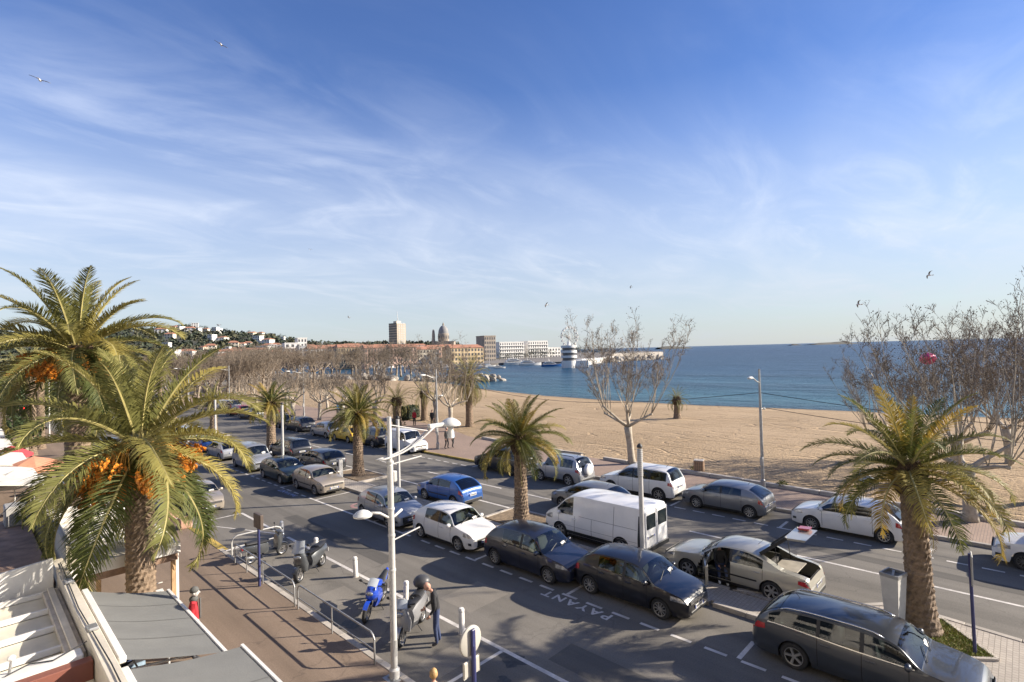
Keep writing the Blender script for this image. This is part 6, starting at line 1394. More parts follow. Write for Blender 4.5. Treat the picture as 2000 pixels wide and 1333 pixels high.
wire('overhead_cable', 'pale cable running across the brown roof at far left', (-1.0, 16.5, 3.3), (2.0, 26.0, 3.9), .15, .02)
# louvred market stall by the palm
r = empty('market_stall', (0, 0, 0), 0, 'white louvred market stall behind the nearest palm trunk', 'stall')
SL = MB().hexa([(2.05, -.42, -.02), (4.40, -.42, -.02), (4.40, .40, .07), (2.05, .40, .07), (2.05, -.42, .01), (4.40, -.42, .01), (4.40, .40, .10), (2.05, .40, .10)]).mesh('roof_slat', M_CPANEL)
for k in range(8):
    y = 18.75+k*.86; meshobj('roof_slat', SL, r, (0, y, 2.72+(.0 if k != 3 else .03)), (0, radians(3), 0)); MB().bbox(2.0, 4.42, y+.405, y+.45, 2.66, 2.80, .01).build('slat_bar', M_WTRIM, r)
for x in (2.02, 4.40): MB().bbox(x-.05, x+.05, 18.2, 25.3, 2.52, 2.70, .01).build('side_beam', M_WTRIM, r)
MB().bbox(1.98, 4.5, 18.1, 18.2, 2.38, 2.70, .01).build('front_fascia', M_WTRIM, r); MB().bbox(2.0, 4.46, 18.205, 18.26, 2.16, 2.37, .01).build('front_valance', M_BROWN, r)
for x in (2.6, 3.3, 4.35): MB().bbox(x-.05, x+.05, 18.25, 18.35, .12, 2.4, .01).build('post', M_TIMBER, r)
for x in (2.1, 4.38): MB().bbox(x-.05, x+.05, 25.1, 25.2, .12, 2.55, .01).build('post', M_TIMBER, r)
MB().bbox(4.42, 4.50, 18.3, 18.46, .12, 2.5, .01).build('white_post', M_WTRIM, r)
MB().box(1.92, 1.98, 18.2, 25.2, .12, 3.25).build('back_panel', M_CREAM, r); MB().hexa([(1.99, 18.15, 2.72), (2.25, 18.15, 2.72), (2.25, 21.4, 2.85), (1.99, 21.4, 2.85), (1.99, 18.15, 3.12), (2.04, 18.15, 3.12), (2.04, 21.4, 3.3), (1.99, 21.4, 3.3)]).build('back_flashing', M_CREAM, r)
for k in range(5): MB().bbox(2.2, 4.2, 18.6+k*.05, 18.63+k*.05, .4+k*.25, .42+k*.25, .005).build('shelf', M_WTRIM, r)
MB().hexa([(2.1, 18.4, .9), (4.3, 18.4, .9), (4.3, 19.3, 1.0), (2.1, 19.3, 1.0), (2.1, 18.4, .95), (4.3, 18.4, .95), (4.3, 19.3, 1.05), (2.1, 19.3, 1.05)]).build('counter', M_WTRIM, r)
# café tables, parasols and a tent farther along
def parasol(x, y, rad, h, c, label):
    r = empty('parasol', (x, y, .12), 0, label, 'parasol'); MB().cyl((0, 0, 0), (0, 0, h), .03).build('pole', M_WTRIM, r); MB().lathe([(0, h+.15), (rad*.5, h-.10), (rad, h-.45), (rad, h-.62)], 8).build('canopy', c, r); MB().lathe([(.0, .0), (.28, 0), (.25, .07), (0, .08)], 12).build('base', M_CONC, r)
M_ORG = mat('orange_canvas', (.55, .24, .14), .8, var=.12); M_REDCV = mat('red_canvas', (.42, .05, .06), .8)
parasol(2.9, 40.5, 1.5, 2.55, M_ORG, 'orange parasol on the pavement left of the tall palm'); parasol(2.3, 47.5, 1.1, 2.5, M_REDCV, 'red parasol behind the orange one'); parasol(1.9, 36.5, 1.3, 2.5, M_AWNW, 'white parasol nearest the left edge')
def shop(y0, y1, x, h, storeys, wallm, label, roofm=None, awn=None, ncol=5, depth=11):
    r = empty('shop_building', (x, y0, 0), 0, label, 'building', 'shop buildings on the town side'); n = y1-y0
    MB().box(-depth, 0, 0, n, .1, h).build('wall', wallm, r)
    if roofm is M_TILE: MB().hexa([(-depth-.3, -.3, h), (.4, -.3, h), (.4, n+.3, h), (-depth-.3, n+.3, h), (-depth/2-.2, 2, h+1.8), (-depth/2+.2, 2, h+1.8), (-depth/2+.2, n-2, h+1.8), (-depth/2-.2, n-2, h+1.8)]).build('roof', roofm, r)
    else: MB().bbox(-depth-.1, .12, -.1, n+.1, h, h+.35, .03).build('roof', roofm or M_WTRIM, r)
    for s in range(storeys):
        z = .2+s*3.1
        for k in range(ncol):
            w = n/ncol
            if s == 0: MB().box(.0, .06, w*k+.25, w*(k+1)-.25, .25, 2.5).build('shop_window', M_WIN, r)
            else:
                wd = MB().box(-.02, .05, w*(k+.5)-.6, w*(k+.5)+.6, z+.3, z+2.4).build('window', M_WIN, r); MB().box(.05, .09, w*(k+.5)-.95, w*(k+.5)-.62, z+.25, z+2.45).build('shutter', M_SHUT, wd)
        if s > 0:
            bl = MB().box(.0, 1.25, .3, n-.3, z-.1, z+.06).build('balcony', wallm, r); MB().box(1.17, 1.22, .3, n-.3, z+.2, z+1.0).build('balustrade', M_WTRIM, bl)
    if awn:
        for k in range(2):
            a0, a1 = n*k/2+.3, n*(k+1)/2-.3; MB().hexa([(.1, a0, 2.75), (2.4, a0, 2.3), (2.4, a1, 2.3), (.1, a1, 2.75), (.1, a0, 2.79), (2.4, a0, 2.34), (2.4, a1, 2.34), (.1, a1, 2.79)]).build('awning', awn, r)
    # doors face the pavement (+x)
    return r
shop(33, 47, .4, 3.4, 1, M_WHITEW, 'low white shop nearest on the left with pale awnings', None, M_AWNW)
shop(48, 66, .2, 3.6, 1, M_CREAM, 'low cream shop with a flat canopy behind the twin palms', None, M_AWNW)
shop(67, 86, -.5, 7.0, 2, M_WHITEW, 'two-storey white house with terracotta roof behind the twin palms', M_TILE, M_ORG)
shop(87, 112, -1.0, 10.2, 3, M_CREAM, 'cream apartment block with balconies farther along the shops', None, M_AWNW, 7)
shop(113, 140, -1.5, 13.4, 4, mat('pink_render', (.52, .36, .29), .85, var=.1), 'tallest pinkish apartment block at the far left', M_TILE, None, 7)
shop(142, 172, -1.0, 10.0, 3, M_WHITEW, 'white apartment block farthest along the town side', M_TILE, None, 8)
# LED sign and banners
r = empty('led_sign', (5.3, 80.0, 2.9), 0, 'small dark LED panel with red lit letters above the shop canopy', 'sign'); MB().bbox(-.75, .75, -.06, .06, 0, .72, .02).build('panel', M_BLK, r)
o = meshobj('led_text', ptext('kw', 0, 0, .62, 0, mat('led_red', (.6, .02, .02), .5, emit=((1, .03, .03), 1.6))), r, (-.42, -.072, .16), (pi/2, 0, 0), (1.1, 1, 1)); MB().cyl((0, 0, -.8), (0, 0, 0), .03).build('stand', M_GPOLE, r)
for i, (x, y, c) in enumerate(((7.4, 72.5, mat('banner_yellow', (.55, .44, .08), .7)), (6.0, 82, mat('banner_red', (.42, .08, .06), .7)), (7.2, 58.5, mat('banner_orange', (.5, .2, .1), .7)), (7.3, 90, mat('banner_white', (.6, .58, .54), .7)))):
    r = empty('banner_flag', (x, y, .12), 0, ('yellow feather banner on a white pole by the shops', 'red feather banner on a white pole by the shops', 'orange feather banner right of the tall trunk', 'white feather banner farthest right by the shops')[i], 'banner'); MB().cyl((0, 0, 0), (0, 0, 4.2), .04).build('pole', M_WTRIM, r)
    MB().grid(lambda u, v: (.04+.75*u*(1-.25*v), .06*sin(3*u+2*v), 1.2+2.8*v), 4, 10).build('cloth', c, r, True)
for i, (x, y) in enumerate(((5.8, 45.5), (6.2, 70), (6.2, 92))):
    r = empty('mast', (x, y, .12), 0, ('plain white mast beside the tall palm trunk', 'plain white mast beyond the twin palms', 'plain white mast farthest along the pavement')[i], 'pole'); MB().cyl((0, 0, 0), (0, 0, 6.0), .06, .05, 8).build('shaft', M_WTRIM, r); MB().ell((0, 0, 6.05), (.08, .08, .08), 8, 6).build('finial', M_WTRIM, r)
# café tables and chairs outside
for i, (x, y) in enumerate(((3.4, 34.5), (2.6, 37.8), (3.6, 43), (2.8, 49))):
    r = empty('cafe_table', (x, y, .12), 0, 'small round café table on the town-side pavement, %s from the viewer' % ('first', 'second', 'third', 'fourth')[i], 'table', 'café tables on the pavement'); MB().lathe([(0, .70), (.38, .70), (.38, .73), (0, .73)], 16).build('table_top', M_WTRIM, r, True, 40); MB().cyl((0, 0, 0), (0, 0, .7), .03).build('leg', M_BLK, r); MB().lathe([(0, 0), (.22, 0), (.2, .03), (0, .04)], 12).build('base', M_BLK, r)
# broad-leaved trees behind the shops
def bush_tree(x, y, h, rr_, label, seed, m=None, group=None, z=0.0, n=900, name='leafy_tree'):
    r = empty(name, (x, y, z), 0, label, 'tree', group); MB().tube([(0, 0, -.2), (.1, 0, h*.35), (0, .1, h*.65)], [.22, .17, .08], 7).build('trunk', M_TWIG, r, True)
    b = MB(); q = random.Random(seed)
    for k in range(9):
        c = Vector((q.uniform(-.6, .6)*rr_, q.uniform(-.6, .6)*rr_, h*.62+q.uniform(-.25, .3)*h*.6)); s_ = rr_*q.uniform(.38, .62)
        for i in range(n//9):
            d = Vector((q.gauss(0, 1), q.gauss(0, 1), q.gauss(0, .8))).normalized()*s_*q.uniform(.6, 1.05); p = c+d; a = Vector((q.uniform(-1, 1), q.uniform(-1, 1), q.uniform(-.6, .6))).normalized()*rr_*.085; e = a.cross(Vector((q.uniform(-1, 1), q.uniform(-1, 1), q.uniform(-1, 1)))).normalized()*rr_*.055
            b.add([p-a, p+e, p+a, p-e], [(0, 1, 2, 3)])
    b.build('crown', m or M_SHRUB, r); return r
M_TREEG = leafmat('evergreen_leaf', (.028, .045, .016), (.045, .065, .022), (.07, .09, .03), .15)
for i, (x, y, h, q) in enumerate(((6.0, 74, 6, 2.6), (6.3, 82, 6.4, 2.8), (6.0, 97, 7, 3), (6.6, 108, 7, 3), (12, 150, 9, 4), (3.5, 56.5, 4.5, 1.6))):
    bush_tree(x, y, h, q, ('round evergreen tree on the pavement, right of the tall palm', 'second evergreen tree along the pavement', 'third evergreen tree along the pavement', 'fourth evergreen tree along the pavement', 'large evergreen where the road bends', 'small evergreen in front of the cream shop')[i], 200+i, M_TREEG)
# apartment house the picture is taken from (seen only as reflections in the cars)
r = empty('apartment_house', (-1.0, 0, 0), 0, 'apartment house with slatted balconies behind the viewer', 'building')
MB().box(-14, -1.6, -26, 15, .1, 19).build('wall', M_WHITEW, r)
for s in range(5):
    z = 2.9+3.0*s
    if s == 1: 
        bl = MB().box(-1.6, .55, -26, 4.5, z+.35, z+.5).build('balcony', M_WHITEW, r); continue
    bl = MB().box(-1.6, .2, -26, 15, z, z+.16).build('balcony', M_WHITEW, r)
    for k in range(4): MB().box(.12, .17, -26, 15, z+.28+k*.22, z+.38+k*.22).build('balcony_rail', M_WTRIM, bl)
for s in range(6):
    for k in range(10): MB().box(-1.62, -1.56, -25+k*4, -22.8+k*4, .5+3.0*s, 2.6+3.0*s).build('window', M_WIN, r)
# ================================================================ far shore: hills, town, harbour, islands, birds
def gp(x, y, z=0.0): d = ray(x, y); t = (z-CAM_H)/d.z; return Vector((0, 0, CAM_H))+t*d
RZ_CAM = atan2(_r0.y, _r0.x)              # heading of a frontage that faces the viewer
ORD = ['first', 'second', 'third', 'fourth', 'fifth', 'sixth', 'seventh', 'eighth', 'ninth', 'tenth', 'eleventh', 'twelfth', 'thirteenth', 'fourteenth', 'fifteenth', 'sixteenth', 'seventeenth', 'eighteenth', 'nineteenth', 'twentieth']
ORD += ['twenty-'+o for o in ORD[:9]]+['thirtieth']+['thirty-'+o for o in ORD[:9]]
M_HILL = mat('wooded_hill', (.045, .052, .032), .95, var=.45, vscale=.03, col2=(.085, .08, .052), bump=.6, bscale=.15)
M_OCH = mat('ochre_render', (.52, .40, .24), .85, var=.1, vscale=.3); M_PINKW = mat('pink_wall', (.50, .33, .26), .85, var=.1, vscale=.3); M_GREYW = mat('grey_wall', (.42, .41, .40), .85, var=.1, vscale=.3); M_FWHITE = mat('far_white_wall', (.68, .66, .62), .8, var=.06, vscale=.3); M_FCREAM = mat('far_cream_wall', (.60, .54, .43), .85, var=.08, vscale=.3)
M_FWIN = mat('far_window', (.09, .09, .095), .3); M_FTILE = mat('far_roof_tile', (.36, .17, .105), .9, var=.2, vscale=.4); M_STONE = mat('grey_stone', (.30, .255, .21), .9, var=.15, vscale=.3); M_ROCK = mat('breakwater_rock', (.30, .27, .23), .9, var=.35, vscale=.5, bump=.5, bscale=2)
# hills as one terrain sheet
RIDGE = [(-260, 655), (-60, 648), (60, 652), (200, 645), (330, 641), (372, 638), (412, 645), (450, 649), (480, 652), (520, 654), (560, 662), (600, 668), (660, 671), (720, 672), (780, 669), (850, 671), (930, 676), (985, 679), (1040, 681)]
b = MB(); rows = []
rrh = random.Random(5)
for i in range(0, 66):
    px = -260+i*20.0; yr = interp(RIDGE, px); top = at(px, yr+3, 1050); row = []
    for k, (D, f) in enumerate(((430, 0), (520, .10), (640, .30), (780, .58), (920, .86), (1050, 1.0), (1250, .9), (1600, .5))):
        p = at(px, 690, D); z = top.z*f+(rrh.uniform(-1.2, 1.2) if 0 < k < 7 else 0); row.append((p.x, p.y, max(-.5, z) if k else -.6))
    rows.append(row)
b.loft(rows, closed=False); hills = b.build('hills', M_HILL, None, True); struct(hills)
def hill_z(px, D):
    yr = interp(RIDGE, px); top = at(px, yr+3, 1050).z
    return max(0, top*interp([(430, 0), (520, .10), (640, .30), (780, .58), (920, .86), (1050, 1.0)], D))
# hillside houses: three models, copied
def house_model(kind):
    w, d, h = ((10, 8, 6), (14, 9, 6.5), (9, 8, 9))[kind]; wl = (M_FCREAM, M_FWHITE, M_FWHITE)[kind]; r = empty('hillside_house', (0, 0, 0), 0)
    MB().box(-w/2, w/2, -d/2, d/2, -4, h).build('wall', wl, r)
    if kind < 2: MB().hexa([(-w/2-.5, -d/2-.5, h), (w/2+.5, -d/2-.5, h), (w/2+.5, d/2+.5, h), (-w/2-.5, d/2+.5, h), (-w/4, -.3, h+2), (w/4, -.3, h+2), (w/4, .3, h+2), (-w/4, .3, h+2)]).build('roof', M_FTILE, r)
    else: MB().box(-w/2-.2, w/2+.2, -d/2-.2, d/2+.2, h, h+.5).build('roof', M_FWHITE, r)
    for s in range(int(h//3)):
        for k in range(3): x = -w/2+w*(k+.5)/3; MB().box(x-.8, x+.8, -d/2-.08, -d/2, 1+s*3, 2.6+s*3).build('window', M_FWIN, r)
    return r
HM = [house_model(k) for k in range(3)]; first = [True]*3; hl = []
rr = random.Random(21)
for i in range(38):
    px = 318+i*6.6+rr.uniform(-3, 3); D = rr.uniform(520, 1000); hl.append((px, D, rr.choice((0, 0, 1, 2))))
hl.sort()
for i, (px, D, k) in enumerate(hl):
    o = HM[k] if first[k] else copytree(HM[k]); first[k] = False
    p = at(px, 690, D); o.location = (p.x, p.y, hill_z(px, D)+.5); o.rotation_euler = (0, 0, RZ_CAM+rr.uniform(-.5, .5)); s_ = rr.uniform(.8, 1.25); o.scale = (s_,)*3
    tag(o, '%s house with %s on the far hillside, %s from the left' % (('cream', 'white', 'tall white')[k], ('red hipped roof', 'long red roof', 'flat roof')[k], ORD[i]), 'house', 'houses on the far hillside')
# hillside wood as one mass, plus trees that break the skyline
b = MB(); rr = random.Random(6)
def blob(b, c, r, n, q, m=0, sz=.33):
    for i in range(n):
        d = Vector((q.gauss(0, 1), q.gauss(0, 1), q.gauss(0, .9))).normalized()*q.uniform(.7, 1.05); p = c+Vector((d.x*r, d.y*r, d.z*r*.8)); a = Vector((q.uniform(-1, 1), q.uniform(-1, 1), q.uniform(-.7, .7))).normalized()*r*sz; e = a.cross(Vector((q.uniform(-1, 1), q.uniform(-1, 1), q.uniform(-1, 1)))).normalized()*r*sz*.8
        b.add([p-a, p+e, p+a, p-e], [(0, 1, 2, 3)], m)
for i in range(1700):
    px = rr.uniform(-40, 900); D = rr.uniform(480, 1045)
    if px > 560 and D < 850: continue
    p = at(px, 690, D); r = rr.uniform(3, 6.5); blob(b, Vector((p.x, p.y, hill_z(px, D)+r*.5)), r, 16, rr, rr.choice((0, 0, 1)), .45)
tag(b.build('hillside_wood', [mat('hill_pine', (.045, .057, .036), .9, var=.3, vscale=.1), mat('hill_scrub', (.075, .075, .042), .9, var=.3, vscale=.1)]), 'dark wood covering the far hillside between the houses', 'wood', None, 'stuff')
for i, px in enumerate((352, 372, 381, 394, 402, 440, 486, 548, 556)):
    p = at(px, 690, 1030); bush_tree(p.x, p.y, 12, 5.5, 'umbrella-shaped dark pine on the hill skyline, %s from the left' % ORD[i], 300+i, mat('hill_pine', (.03, .04, .03), .9), 'pines on the hill skyline', hill_z(px, 1030)-1, 180, 'pine_tree')
# town buildings
def far_building(px0, px1, ytop, D, label, wallm, roofm=None, floors=3, cols=6, depth=14, turn=.55, pitch=2.2, name='town_building', win=True, base=-.5, bal=False):
    c = at((px0+px1)/2, ytop, D); w = (px1-px0)/FPX*D/cos(turn)*.97; H = c.z; r = empty(name, (c.x, c.y, base), RZ_CAM+turn, label, 'building', 'buildings of the harbour town')
    H = H-base; hb = H-(pitch if roofm is M_FTILE else 0)
    MB().box(-w/2, w/2, 0, depth, 0, hb).build('wall', wallm, r)
    if roofm is M_FTILE: MB().hexa([(-w/2-.4, -.4, hb), (w/2+.4, -.4, hb), (w/2+.4, depth+.4, hb), (-w/2-.4, depth+.4, hb), (-w/2+1, depth/2-.3, hb+pitch), (w/2-1, depth/2-.3, hb+pitch), (w/2-1, depth/2+.3, hb+pitch), (-w/2+1, depth/2+.3, hb+pitch)]).build('roof', roofm, r)
    else: MB().box(-w/2-.2, w/2+.2, -.2, depth+.2, hb, hb+.5).build('roof', wallm, r)
    if win:
        fh = hb/floors; ww = w/cols; me = MB().box(-ww*.24, ww*.24, -.12, 0, -fh*.28, fh*.28).mesh('window', M_FWIN)
        for s in range(floors):
            for k in range(cols): meshobj('window', me, r, (-w/2+ww*(k+.5), 0, fh*(s+.5)))
            if bal: MB().box(-w/2, w/2, -1.0, -.15, fh*s-.1, fh*s+.75).build('balcony', wallm, r)
    return r
far_building(559, 585, 671, 420, 'white apartment block with balconies left of the quay row', M_FWHITE, None, 5, 3, bal=True)
far_building(583, 598, 661, 470, 'tallest white block rising behind the quay row', M_FWHITE, None, 6, 3)
far_building(586, 607, 677, 400, 'grey flat building at the left end of the quay row', M_GREYW, None, 3, 3)
far_building(605, 649, 675, 335, 'long white arcaded building with brown roof on the quay', M_FWHITE, M_FTILE, 3, 9)
far_building(649, 664, 675, 335, 'narrow white building between the arcaded ones', M_GREYW, M_FTILE, 4, 3)
far_building(664, 715, 672, 335, 'ochre building with many windows on the quay', M_OCH, M_FTILE, 4, 11)
far_building(715, 763, 673, 330, 'pink building with square windows on the quay', M_PINKW, M_FTILE, 4, 9)
far_building(764, 812, 672, 335, 'brick-pink building behind bare branches on the quay', M_PINKW, M_FTILE, 4, 8)
far_building(815, 856, 676, 345, 'cream building behind bare branches right of the pink ones', M_FCREAM, M_FTILE, 4, 7)
far_building(882, 944, 673, 345, 'long dark-roofed building right of the domed church', M_OCH, M_FTILE, 4, 10)
far_building(946, 968, 657, 420, 'brown-grey block with scaffolding left of the white hotel', M_STONE, None, 6, 5)
far_building(975, 1024, 669, 520, 'white terraced hotel facing the harbour, left wing', M_FWHITE, None, 5, 11, bal=True)
far_building(1030, 1071, 667, 540, 'white terraced hotel facing the harbour, right wing', M_FWHITE, None, 5, 9, bal=True)
far_building(1060, 1096, 680, 560, 'low white villa right of the hotel', M_FWHITE, None, 3, 6)
rr = random.Random(17); kk = 0
for row, (D, y0) in enumerate(((470, 680), (420, 686), (540, 674))):
    x = 430 if row < 2 else 590
    while x < (640 if row < 2 else 960):
        w = rr.uniform(16, 32); kk += 1
        far_building(x, x+w, y0+rr.uniform(-3, 4), D+rr.uniform(-15, 25), '%s town house with red roof, %s from the left in the %s row' % (('cream', 'white', 'pink', 'ochre')[kk % 4], ORD[min(len(ORD)-1, int((x-430)/14))], ('middle', 'front', 'back')[row]), (M_FCREAM, M_FWHITE, M_PINKW, M_OCH)[kk % 4], M_FTILE, 3, 4, 12, pitch=2.0, name='town_house'); x += w+rr.uniform(-2, 5)
# tower block
p = at(777, 690, 600); r = empty('tower_block', (p.x, p.y, -.5), RZ_CAM+.85, 'tall slab tower block with banded floors and a mast on its roof', 'building'); Ht = at(777, 632, 600).z
MB().box(-6, 6, -7.5, 7.5, 0, Ht).build('wall', mat('tower_concrete', (.42, .36, .28), .85, var=.08, vscale=.2), r); MB().box(-3, 3, -3, 3, Ht, Ht+3).build('lift_house', M_FCREAM, r); MB().cyl((1, 0, Ht+3), (0, 0, Ht+14), .35, .15, 6).build('mast', M_WTRIM, r)
for s in range(15): MB().box(-6.35, -6.05, -7.2, 7.2, 3+s*2.75, 4.6+s*2.75).build('window_band', M_FWIN, r)
for s in range(15):
    for k in range(3): MB().box(-4.2+k*3.2, -2.2+k*3.2, -7.7, -7.52, 3.2+s*2.75, 4.6+s*2.75).build('window', M_GREYW, r)
# domed basilica
p = at(867, 690, 600); r = empty('domed_church', (p.x, p.y, -.5), RZ_CAM, 'stone church with a tall dome and a slim bell turret', 'church'); zt = at(867, 656, 600).z; zd = at(867, 635, 600).z
MB().box(-9, 12, -6, 14, 0, zt-6).build('nave', M_STONE, r); MB().lathe([(6.2, zt-6), (6.2, zt+2.5), (5.8, zt+3)], 16).build('drum', M_STONE, r, True, 30)
for k in range(8): a = pi+pi*k/7*1.0; MB().box(-.5, .5, -.15, .15, 0, 3.5).build('drum_window', M_FWIN, r, loc=(6.2*cos(a), 6.2*sin(a), zt-3), rot=(0, 0, a+pi/2))
MB().lathe([(5.8, zt+3)]+[(5.8*cos(t*pi/16), zt+3+(zd-zt-3)*sin(t*pi/16)) for t in range(1, 8)]+[(.3, zd)], 20).build('dome', mat('dome_slate', (.22, .215, .21), .7, var=.15, vscale=.4), r, True)
MB().lathe([(1.0, zd-.4), (1.0, zd+1.8), (.2, zd+3), (.05, zd+4.2)], 8).build('lantern', M_STONE, r)
for sx_, hh in ((-11, zt+8), ): MB().lathe([(1.7, 0), (1.7, hh-6), (1.5, hh-5), (1.3, hh-2), (.6, hh-.5), (.1, hh)], 10, (sx_, -2, 0)).build('bell_turret', M_STONE, r, True, 30)
# evergreen trees in front of the hotel and on the headland
rr = random.Random(31)
for i in range(30):
    px = 978+i*8.6+rr.uniform(-3, 3); D = rr.uniform(440, 500) if px < 1080 else rr.uniform(520, 640); p = at(px, 690, D)
    h = rr.uniform(7, 11) if px < 1080 else rr.uniform(8, 14)*(1-.5*max(0, (px-1150)/100)); h = max(4, h)
    bush_tree(p.x, p.y, h, h*.5, 'dark evergreen on the harbour headland, %s from the left' % ORD[i], 400+i, mat('headland_pine', (.035, .045, .025), .9, var=.3, vscale=.2), 'evergreens on the headland', -.3, 150, 'headland_tree')
# headland, quay, pier, breakwater
hp = [gp(960, 713), gp(1000, 711), gp(1094, 710), gp(1140, 709), gp(1290, 696)]; far_ = [at(1292, 690, 900), at(1250, 690, 1100), at(1000, 690, 1200), at(800, 690, 700), at(800, 690, 300)]
struct(MB().prism([(q.x, q.y) for q in hp+far_], -2.5, .9).build('harbour_quay', mat('quay_stone', (.16, .145, .13), .9, var=.25, vscale=.2)))
def wallseg(name, label, a, b_, w, h, m, cat='wall', z0=-1.5):
    d = (b_-a); ln = d.xy.length; r = MB().bbox(0, ln, -w/2, w/2, z0, h, .1).build(name, m, None, loc=(a.x, a.y, 0), rot=(0, 0, atan2(d.y, d.x))); return tag(r, label, cat)
wallseg('pier', 'long white pier running right from the round harbour tower', gp(1128, 712), gp(1205, 703), 5, 2.6, M_FWHITE, 'pier'); wallseg('breakwater_wall', 'pale breakwater wall ending right of the bare tree', gp(1190, 704), gp(1290, 699), 5, 4.4, mat('breakwater_stone', (.40, .36, .31), .9, var=.2, vscale=.2), 'breakwater'); 
# rock groynes: heaps of boulders
def rocks(name, label, a, b_, n, w, h, seed, rs=(.6, 1.5)):
    q = random.Random(seed); r = empty(name, a, 0, label, 'rocks'); mm = []
    for k in range(4):
        mb = MB(); mb.ell((0, 0, 0), (1, .8, .65), 7, 5, fn=lambda v: tuple(c*q.uniform(.75, 1.15) for c in v)); mm.append(mb.mesh('boulder', M_ROCK))
    for i in range(n):
        f = q.random(); p = a.lerp(b_, f)-a; o = meshobj('boulder', mm[i % 4], r, (p.x+q.uniform(-w, w), p.y+q.uniform(-w, w), -.7+q.random()**2*h), (q.uniform(0, 6), q.uniform(0, 6), q.uniform(0, 6)), q.uniform(*rs))
rocks('rock_groyne', 'dark rock groyne closing the far end of the beach', gp(500, 741), gp(985, 741), 150, 2.0, 1.6, 3, (.8, 1.9)); rocks('rock_armour', 'pale boulders piled along the outer breakwater', gp(1140, 709), gp(1290, 700), 130, 3, 2.0, 4, (1.2, 2.6))
# harbour master's round tower
p = gp(1112, 716); r = empty('harbour_tower', (p.x, p.y, -.6), RZ_CAM, 'white round-decked harbour tower standing in the water', 'building')
def ring(w, d, z): return [(w*cos(2*pi*k/20), d*sin(2*pi*k/20), z) for k in range(20)]
MB().loft([ring(3.7, 4, 0), ring(3.7, 4, 3.4)], True, True, True).build('base', M_FWHITE, r, True, 40); MB().bbox(2.5, 9, -2.5, 4, 0, 3.4, .2).build('side_block', M_FWHITE, r)
for s in range(3):
    z = 3.4+s*2.4; MB().loft([ring(3.2, 3.4, z), ring(3.2, 3.4, z+1.3)], True, False, False).build('glazing', M_FWIN, r, True, 40); MB().loft([ring(3.8, 4, z+1.3), ring(3.8, 4, z+2.4)], True, True, True).build('deck', M_FWHITE, r, True, 40)
MB().cyl((0, 0, 10.6), (0, 0, 12.4), .9, .7, 10).build('lantern', M_FWHITE, r); MB().cyl((0, 0, 12.4), (0, 0, 15), .06, .04, 5).build('mast', M_GPOLE, r)
# ferris wheel
p = at(1113, 690, 430); r = empty('ferris_wheel', (p.x, p.y, 0), RZ_CAM+.5, 'white ferris wheel rising behind the harbour tower', 'ferris wheel'); zc = at(1113, 657, 430).z; R_ = 7.6
for dy in (-.9, .9): MB().tube([(R_*cos(2*pi*k/32), dy, zc+R_*sin(2*pi*k/32)) for k in range(33)], .13, 5).build('rim', M_WTRIM, r, True)
for k in range(16):
    a = 2*pi*k/16; MB().cyl((0, 0, zc), (R_*cos(a), 0, zc+R_*sin(a)), .07, .07, 4).build('spoke', M_WTRIM, r)
    MB().bbox(R_*1.02*cos(a)-.6, R_*1.02*cos(a)+.6, -.7, .7, zc+R_*1.02*sin(a)-1.5, zc+R_*1.02*sin(a)-.1, .2).build('cabin', M_FWHITE, r)
for sx_ in (-1, 1):
    for dy in (-1.6, 1.6): MB().cyl((sx_*4.5, dy, 0), (0, dy*.6, zc), .25, .2, 6).build('leg', M_WTRIM, r)
# boats
def hullsec(L_, W_, h): return [[(x*L_, -W_*w, h*s), (x*L_, -W_*w*.75, 0), (x*L_, 0, -.25), (x*L_, W_*w*.75, 0), (x*L_, W_*w, h*s)] for x, w, s in ((-.5, .42, .9), (-.3, .5, .9), (.1, .5, 1), (.35, .32, 1.12), (.5, .03, 1.3))]
def motor_yacht(px, py, L_, label, m=None, rz=.2):
    p = gp(px, py, -.6); r = empty('motor_yacht', (p.x, p.y, -.6), RZ_CAM+rz, label, 'boat'); W_ = L_*.26; h = L_*.10; m = m or M_FWHITE
    MB().loft(hullsec(L_, W_, h), False, False, False).build('hull', m, r, True, 50); MB().add([(-.5*L_, -.42*W_, h*.9), (.1*L_, -.5*W_, h), (.5*L_, 0, h*1.3), (.1*L_, .5*W_, h), (-.5*L_, .42*W_, h*.9)], [(0, 1, 2, 3, 4)]).build('deck', M_FWHITE, r)
    for k, (a, b_, z0, z1) in enumerate(((-.42, .22, 1, 1.75), (-.34, .08, 1.75, 2.4))):
        q = MB(); q.hexa([(a*L_, -W_*.36, h*z0), (b_*L_, -W_*.36, h*z0), (b_*L_, W_*.36, h*z0), (a*L_, W_*.36, h*z0), (a*L_, -W_*.32, h*z1), ((b_-.09)*L_, -W_*.32, h*z1), ((b_-.09)*L_, W_*.32, h*z1), (a*L_, W_*.32, h*z1)]); c_ = q.build('cabin', M_FWHITE, r)
        MB().box((a+.05)*L_, (b_-.10)*L_, -W_*.365, W_*.365, h*(z0+.25), h*(z0+.52)).build('window_strip', M_FWIN, c_)
    MB().cyl((-.12*L_, 0, h*2.4), (-.16*L_, 0, h*3.8), .12, .06, 5).build('mast', M_WTRIM, r)
motor_yacht(1010, 713, 17, 'large white motor yacht moored left of the harbour tower', None, .25); motor_yacht(1036, 714, 13, 'second white motor yacht just right of the large one', None, .15); motor_yacht(1078, 716, 11, 'blue-hulled motor boat beside the harbour tower', mat('boat_blue', (.03, .12, .32), .4), .1); motor_yacht(662, 716, 16, 'white yacht among bare branches at the left of the harbour', None, .0); motor_yacht(745, 722, 14, 'white cabin cruiser under the tower block', None, .3)
motor_yacht(976, 720, 6, 'small white launch near the tall bushy palm', None, .2)
